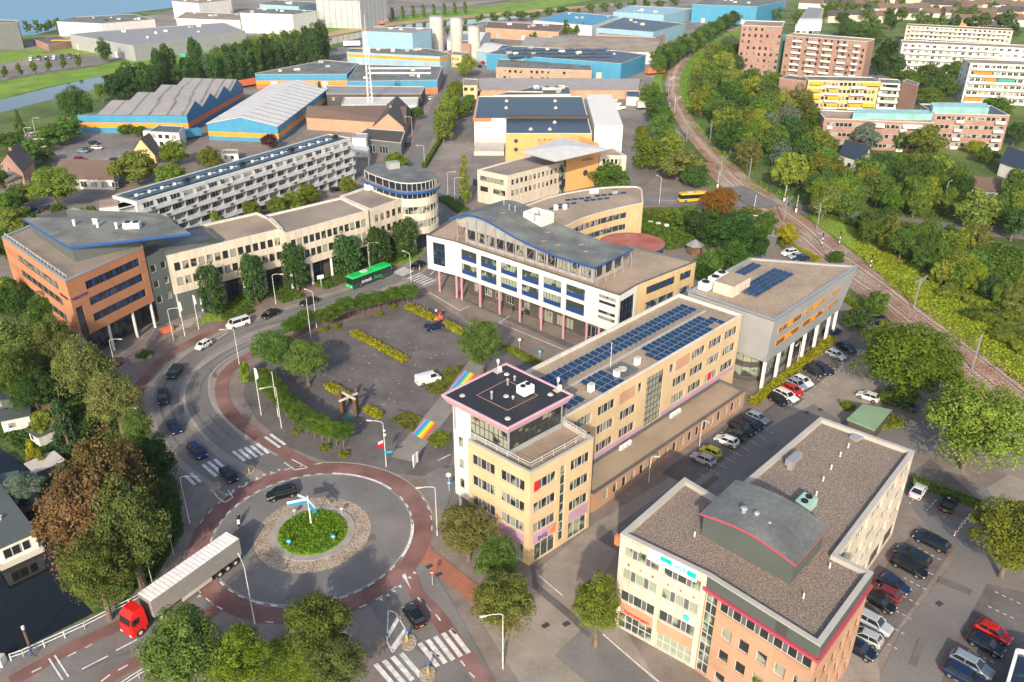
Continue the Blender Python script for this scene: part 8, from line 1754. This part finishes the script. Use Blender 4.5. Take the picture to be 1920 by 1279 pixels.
# direction sign mast on the roundabout
x, y = G(583.5, 983, .3); t = thing('direction_signpost', 'white mast with blue and white direction boards on the roundabout', 'signpost', (x, y, .25))
link('mast', MB().tube((0, 0, 0), (0, 0, 5.1), .13, m_whp, 10, .09).mesh('mast'), t); sw_ = M('sign_white', (.55, .68, .78), rough=.4)
for ln_, z_, an_, m_ in ((2.9, 4.4, 200, sw_), (2.6, 3.95, 200, m_sblue), (1.9, 4.3, 150, sw_), (2.2, 4.2, -52, sw_), (2.7, 3.7, -52, m_sblue), (1.9, 3.2, -52, m_sblue)):
    link('direction_board', MB().prism([(.1, -.04), (ln_, -.04), (ln_, .04), (.1, .04)], 0, .4, m_).mesh('direction_board'), t, (0, 0, z_), R(an_))
for s_, z_, an_, m_, x_ in (('Centrum', 4.42, 200, m_sblue, 2.9), ('A 15', 3.85, 200, m_whp, 2.2)):
    pass
def roundsign(u, v, label, m_, h=1.1, r=.33, z=.1, name='traffic_sign', yaw=-1.57):
    x, y = G(u, v, z); t = thing(name, label, 'traffic sign', (x, y, z), yaw); link('post', MB().tube((0, 0, 0), (0, 0, h), .035, m_pole, 6).mesh('post'), t)
    link('disc', MB().tube((.04, 0, h), (.08, 0, h), r, m_, 16).mesh('disc'), t); link('symbol', MB().box((.1, 0, h-.06), (.02, r*1.1, .12), m_whp).mesh('symbol'), t); return t
roundsign(543, 1026, 'blue arrow sign low in the left of the roundabout plants', m_sblue); roundsign(626, 1017, 'blue arrow sign low in the right of the roundabout plants', m_sblue); roundsign(553, 968, 'back of an arrow sign at the left rim of the roundabout plants', m_metal); roundsign(641, 965, 'pale back of a sign at the right rim of the roundabout plants', m_metal)
roundsign(1068, 1100, 'x', m_red) if False else None
roundsign(811, 1097, 'red ringed round sign on the pointed island right of the roundabout', m_red, 2.2); roundsign(842, 916, 'white board and blue sign on a post by the tower', m_whp, 2.6, .4); roundsign(842.5, 921, 'blue parking sign under the white board', m_sblue, 1.6, .3)
roundsign(1012, 660+16, 'blue parking sign before the solar panelled wing', m_sblue, 2.0); roundsign(974, 655, 'small white sign in the hedge corner', m_whp, 2.2, .3); roundsign(881, 626, 'white sign behind the tree on the square', m_whp, 2.4, .35); roundsign(326, 1040, 'banded warning post on the canal bank behind the lorry', m_whp, 3.2, .3)
roundsign(862, 362, 'blue sign by the pointed tree', m_sblue, 2.2) if False else None
def bollard(u, v, label, h=1.0, top=True):
    x, y = G(u, v, .2); t = thing('illuminated_bollard', label, 'bollard', (x, y, .2)); link('post', MB().tube((0, 0, 0), (0, 0, h), .14, M('bollard_yellow', (.75, .38, .02), rough=.5) if 'bollard_yellow' not in bpy.data.materials else bpy.data.materials['bollard_yellow'], 8).mesh('post'), t)
    link('blue_disc', MB().box((0, 0, h), (.12, .45, .45), m_sblue).mesh('blue_disc'), t, (0, 0, 0), .4); 
bollard(467.5, 887, 'yellow bollard with blue disc on the upper roundabout island'); bollard(763, 1201, 'yellow bollard on the striped island at the bottom'); bollard(803, 1262, 'yellow bollard at the bottom edge between the zebra halves'); bollard(787, 507, 'yellow bollard on the upper zebra crossing'); bollard(943, 1238, 'yellow bollard box beside the bottom street lamp')
# striped posts by the car park
for i in range(8):
    k = i/7; u, v = 1789+45*k, 1005-54*k; x, y = G(u, v, 0); t = thing('marker_post', '%s red and white post from the bottom of the slanted line' % ordn[i], 'marker post', (x, y, .05), 0, 'red and white posts in the right car park')
    link('post', MB().tube((0, 0, 0), (0, 0, .9), .07, m_whp, 6).mesh('post'), t); link('red_band', MB().tube((0, 0, .3), (0, 0, .5), .076, m_red, 6).mesh('red_band'), t); link('red_band', MB().tube((0, 0, .65), (0, 0, .8), .076, m_red, 6).mesh('red_band'), t)
# information column, sculpture, market cart
x, y = G(776, 878, 0); t = thing('information_pillar', 'white information pillar with paired panels beside the pale footpath', 'information pillar', (x, y, .05), .6); link('post', MB().tube((0, 0, 0), (0, 0, 2.6), .06, m_pole, 6).mesh('post'), t)
link('panel', MB().prism([(.1, -.5), (.3, -.5), (.3, .5), (.1, .5)], .7, 2.6, m_whp).mesh('panel'), t, (0, 0, 0), -.9); link('panel', MB().prism([(.1, -.5), (.3, -.5), (.3, .5), (.1, .5)], .7, 2.6, m_whp).mesh('panel'), t, (.4, .3, 0), -1.2)
ps = [G(641.6, 782, 0), G(667, 783, 0), G(671, 773, 0), G(646, 772, 0)]; t = thing('timber_sculpture', 'monument of four dark timber posts with crossed pale beams on top', 'sculpture', (ps[0][0]+1.5, ps[0][1]+.8, .05))
for q in ps: MB().tube((*q, .05), (q[0], q[1], 5.0), .38, m_brn, 8, .3).obj('post', t)
mb = MB(); c0_, c1_, c2_, c3_ = G(636, 752, 5.2), G(670, 737, 5.2), G(642, 738, 5.2), G(666, 751, 5.2); MB().bar(c0_, c1_, .3, 5.0, 5.3, m_conl).obj('beam', t); MB().bar(c2_, c3_, .3, 5.3, 5.6, m_conl).obj('beam', t)
x, y = G(655, 782, 0); MB().box((x, y, .05), (2.2, 1.0, .25), M('teal_base', (.05, .2, .2))).obj('base', t)
x, y = G(824, 603, 0); t = thing('market_cart', 'red and orange market cart between the yellow hedges', 'market cart', (x, y, .05), .9); link('body', MB().box((0, 0, .4), (1.6, .9, .7), m_oran2).mesh('body'), t)
link('canopy', MB().box((.3, .2, 1.9), (.9, .9, .08), m_red).mesh('canopy'), t); link('pole', MB().tube((.3, .2, 1.0), (.3, .2, 1.9), .04, m_pole, 5).mesh('pole'), t)
for sy in (-1, 1): link('wheel', MB().tube((0, sy*.45, .3), (0, sy*.55, .3), .3, m_blk, 12).mesh('wheel'), t)
link('barrel', MB().tube((-.9, .2, 0), (-.9, .2, .9), .35, m_oran, 10).mesh('barrel'), t)
x, y = G(603, 540, 0); t = thing('billboard', 'white board on a single post beside the columnar trees', 'billboard', (x, y, .05), .6); link('post', MB().tube((0, 0, 0), (0, 0, 2.4), .07, m_pole, 6).mesh('post'), t); link('board', MB().box((0, 0, 2.3), (1.6, .12, .9), m_whp).mesh('board'), t)
x, y = G(350, 590, 0); t = thing('noticeboard', 'white upright board on the steps of the dark link', 'noticeboard', (x, y, .05), .3); link('board', MB().box((0, 0, .4), (1.5, .12, 2.0), m_whp).mesh('board'), t); link('leg', MB().box((-.6, 0, 0), (.08, .08, .4), m_pole).mesh('leg'), t); link('leg', MB().box((.6, 0, 0), (.08, .08, .4), m_pole).mesh('leg'), t)
x, y = G(313, 622, 0); MB().box((x, y, .05), (2.6, 1.2, .9), m_oran2, .8).top('planter_bin', 'orange wedge bin at the top of the bicycle rack', 'bin', None, (x, y, 0))
for i in range(4):
    q0, q1 = G(322+i*8, 624-i*6, 0), G(362+i*5, 610-i*5, 0); struct('steps', MB().bar(q0, q1, .35, 0, .15+.12*i, g_kerb))
x, y = G(264, 672, 0); struct('planter_kerb', MB().box((x, y, 0), (4, 2.4, .35), g_kerb, .6))
# bridge railing
def rail_fence(pts, label, h=1.05):
    P = [G(u, v, 0) for u, v in pts]; t = thing('bridge_railing', label, 'railing', (*P[0], .08))
    for a_, b_ in zip(P, P[1:]):
        A_, B_ = Vector(a_), Vector(b_); L_ = (B_-A_).length; k = max(1, int(L_/2.2))
        for hh in (h, h*.55): MB().tube((*A_, .08+hh), (*B_, .08+hh), .045, m_whp, 6).obj('rail', t)
        for i in range(k+1): q = A_.lerp(B_, i/k); MB().tube((q.x, q.y, .05), (q.x, q.y, h+.15), .06, m_whp, 6).obj('post', t)
rail_fence([(22, 1240), (45, 1232), (160, 1180), (283, 1117)], 'white two rail bridge railing along the dark canal'); rail_fence([(232, 1292), (262, 1272), (280, 1262)], 'short white railing on the lower side of the bridge')
x, y = G(2, 1246, 0); MB().prism([(x-.6, y-.5), (x+.5, y-.5), (x+.5, y+.5), (x-.6, y+.5)], 0, 1.3, m_whp, m_conl).top('bridge_pillar', 'white stone pillar at the left end of the bridge railing', 'pillar', None, (x, y, 0))
x, y = G(57, 1216, 0); t = thing('mooring_post', 'white topped dark post rising from the canal by the bridge', 'post', (x, y, 0)); MB().tube((x, y, 0), (x, y, 3.2), .16, m_brn, 8).obj('post', t); MB().tube((x, y, 3.2), (x, y, 3.6), .18, m_whp, 8).obj('cap', t)
# railway masts and wires
def mast(u, v, du, dv, label, h=7.6, arm=2.8, portal=False):
    x, y = G(u, v, 0); x2, y2 = G(u+du, v+dv, 0); a_ = math.atan2(y2-y, x2-x); t = thing('catenary_mast', label, 'catenary mast', (x, y, .1), a_, 'railway overhead line masts')
    link('pole', MB().box((0, 0, 0), (.24, .24, h), m_metal).mesh('pole'), t); mb = MB(); mb.tube((0, 0, h-.7), (arm, 0, h-.5), .05, m_metal, 5); mb.tube((0, 0, h-2.0), (arm*.9, 0, h-.6), .05, m_metal, 5); mb.tube((0, 0, h-2.2), (arm*.7, 0, h-2.1), .035, m_metal, 4)
    if portal: mb.tube((0, 0, h-.7), (-arm, 0, h-.5), .05, m_metal, 5); mb.tube((0, 0, h-2.0), (-arm*.9, 0, h-.6), .05, m_metal, 5); mb.box((0, 0, h-.3), (arm*2, .12, .12), m_metal)
    link('arm', mb.mesh('arm'), t); return (x, y, h-.5)
mm = ['nearest mast at the right, beside the huge twin tree', 'T shaped mast with arms over both tracks', 'mast left of the level crossing road at the near side', 'mast right of the level crossing road at the near side', 'mast on the outer side before the level crossing', 'mast on the inner side before the level crossing', 'mast further up the outer side of the curve', 'mast further up the inner side of the curve', 'pair mast high on the curve, inner side', 'mast high on the curve, single', 'far mast where the rails bend left', 'farthest mast on the railway curve']
pts_ = []
for (u, v, du, dv, po), l in zip(((1822, 694, -20, 12, False), (1713, 581, -22, 12, True), (1469, 417, 14, -4, False), (1531, 432, -14, 3, False), (1404, 338, -14, 4, False), (1350, 335, 12, -2, False), (1331, 267, -10, 3, False), (1287, 283-17, 10, -2, False), (1264, 212, 8, 0, False), (1253, 172, 8, 0, False), (1258, 118, 8, 1, False), (1297, 72, 6, 3, False)), mm): pts_.append(mast(u, v, du, dv, 'catenary '+l, portal=po))
for nm_, ps_ in (('outer', [pts_[i] for i in (0, 1, 3, 4, 6)]), ('inner', [pts_[i] for i in (1, 2, 5, 7, 8, 9, 10)])):
    mb = MB()
    for a_, b_ in zip(ps_, ps_[1:]): mb.tube(a_, b_, .02, m_blk, 3)
    mb.top('overhead_wire', '%s overhead wire strung between the railway masts' % nm_, 'overhead wire', None, (*ps_[0][:2], 0))
for u, v, l in ((1540, 462, 'black and white signal post between the tracks'), (1573, 460, 'black and white signal post on the far verge'), (1631, 505, 'short signal on the far verge of the track'), (1255, 203, 'white signal box post on the inner side of the curve')):
    x, y = G(u, v, 0); t = thing('signal_post', l, 'railway signal', (x, y, .1)); link('post', MB().tube((0, 0, 0), (0, 0, 3.2), .1, m_blk, 6).mesh('post'), t)
    for z_ in (.6, 1.8): link('white_band', MB().tube((0, 0, z_), (0, 0, z_+.6), .115, m_whp, 6).mesh('white_band'), t)
    link('lamp_head', MB().box((0, 0, 3.2), (.35, .3, .5), m_blk).mesh('lamp_head'), t)
for u, v, l in ((1345, 352, 'barrier at the near left of the level crossing'), (1413, 398, 'barrier at the near right of the level crossing'), (1470, 378, 'barrier box at the far side of the level crossing'), (1492, 398, 'signal lights right of the level crossing')):
    x, y = G(u, v, 0); t = thing('crossing_barrier', l, 'barrier', (x, y, .1)); link('box', MB().box((0, 0, 0), (.5, .5, 1.1), m_whp).mesh('box'), t); link('arm', MB().tube((0, 0, 1.0), (.2, .4, 5.0), .06, m_whp, 5).mesh('arm'), t); link('light', MB().box((0, 0, 1.1), (.3, .5, .5), m_red).mesh('light'), t)
for i, (u, v) in enumerate(((1143, 193), (1150, 199), (1158, 206))):
    x, y = G(u, v, 0); t = thing('motor_boat', ['back', 'middle', 'front'][i]+' white motor boat stored in the yard behind the white high bay', 'boat', (x, y, .3), -.3, 'boats in the yard'); link('hull', MB().loft([[(-3, -1, 0), (-3, -1.1, 1.2), (-3, 1.1, 1.2), (-3, 1, 0)], [(1, -1, 0), (1, -1.2, 1.3), (1, 1.2, 1.3), (1, 1, 0)], [(3.6, -.1, .7), (3.8, -.1, 1.5), (3.8, .1, 1.5), (3.6, .1, .7)]], m_white).mesh('hull'), t); link('cabin', MB().frust([(-2, -.8), (.8, -.8), (.8, .8), (-2, .8)], 1.2, [(-1.8, -.65), (.2, -.65), (.2, .65), (-1.8, .65)], 2.2, m_offw).mesh('cabin'), t)
x, y = G(1130, 240, 0); MB().box((x, y, 0), (3.2, 3, 3), m_oran2, .1).top('red_skip', 'bright red container against the white high bay', 'container', None, (x, y, 0))
for u, v, l in ((716, 47, 'orange excavator on the sand track of the dike'), (680, 52, 'green tractor on the sand track of the dike'), (345, 110, 'green topped digger on the dike slope')):
    x, y = G(u, v, 0); m_ = m_oran2 if 'orange' in l else m_gaw; t = thing('excavator', l, 'excavator', (x, y, .1), .3); link('tracks', MB().box((0, 0, 0), (4, 2.8, 1.0), m_blk).mesh('tracks'), t); link('cab', MB().box((-.3, 0, 1), (3, 2.4, 2.2), m_).mesh('cab'), t); link('boom', MB().path([(1, 0, 2), (4, 0, 4.5), (6.5, 0, 1.5)], .3, m_, 5).mesh('boom'), t)
for i, (u, v) in enumerate(((1220, 459-40), (1234, 422), (1249, 425))): x, y = G(u, v, 0); MB().box((x, y, .1), (1.2, 1.0, .6), m_whp, .2).top('stone_block', ['left', 'middle', 'right'][i]+' white block in the flower bed behind the round roof', 'block', 'white blocks in the flower bed', (x, y, 0))
# manholes
for u, v in ((1023, 1174), (1062, 1171), (1310, 772), (1333, 769), (1761, 1133), (1513, 774), (1538, 769), (805, 1063), (823, 1078)):
    x, y = G(u, v, 0); struct('manhole_cover', MB().box((x, y, .06), (.9, .6, .06), m_framed, .6))
# tree bushes on embankment: reeds along canal

for i, (u, v, an_, c_, l) in enumerate(((548, 118, .3, 'white', 'white lorry trailer behind the white ribbed hall'), (466, 163, .9, 'oran', 'red and white trailer between the two blue halls'), (586, 200, .6, 'conl', 'pale trailer right of the white ribbed hall'), (838, 108, 1.3, 'conl', 'pale trailer at the foot of the silos'), (905, 112, .1, 'oran', 'orange container at the blue solar warehouse'), (1235, 112, .5, 'conl', 'pale container at the gable end of the blue solar warehouse'), (860, 268, .2, 'conl', 'long pale trailer on the yard left of the black roof') if False else (1228, 140, .4, 'oran', 'orange container by the railway yard fence'), (300, 262, .2, 'conl', 'pale trailer beside the chequered office'), (352, 262, .8, 'teal', 'blue container between chequered office and gable hall'), (660, 88, .2, 'white', 'white trailer behind the low orange banded hall'), (430, 66, .3, 'conl', 'pale trailer on the forecourt across the dike road'), (1215, 205, .2, 'conl', 'pale trailer in the boat yard'))):
    x, y = G(u, v, 0); m_ = {'white': m_whp, 'oran': m_oran2, 'conl': m_conl, 'teal': m_teal}[c_]; t = thing('trailer', l, 'trailer', (x, y, .05), an_)
    link('body', MB().box((0, 0, 1.0), (11, 2.5, 2.7), m_).mesh('body'), t); link('chassis', MB().box((0, 0, .4), (10, 1.6, .6), m_blk).mesh('chassis'), t)
# ================================================================ summer haze
mb = MB(); mb.prism([(-5400, -450), (5400, -450), (5400, 8700), (-5400, 8700)], -1.0, 82.0, None)
mb.mats = []; mb.m = [0]*len(mb.f); hz = mb.mesh('haze'); hm_ = bpy.data.materials.new('haze_air'); hm_.use_nodes = True; ht = hm_.node_tree; ht.nodes.remove(ht.nodes['Principled BSDF'])
pv = ht.nodes.new('ShaderNodeVolumePrincipled'); pv.inputs['Color'].default_value = (.86, .92, 1, 1); pv.inputs['Density'].default_value = .00006; pv.inputs['Anisotropy'].default_value = .1
ht.links.new(pv.outputs[0], ht.nodes['Material Output'].inputs['Volume']); hz.materials.append(hm_)
tag(link('haze', hz), 'thin summer haze over the whole town', 'haze', kind='stuff')
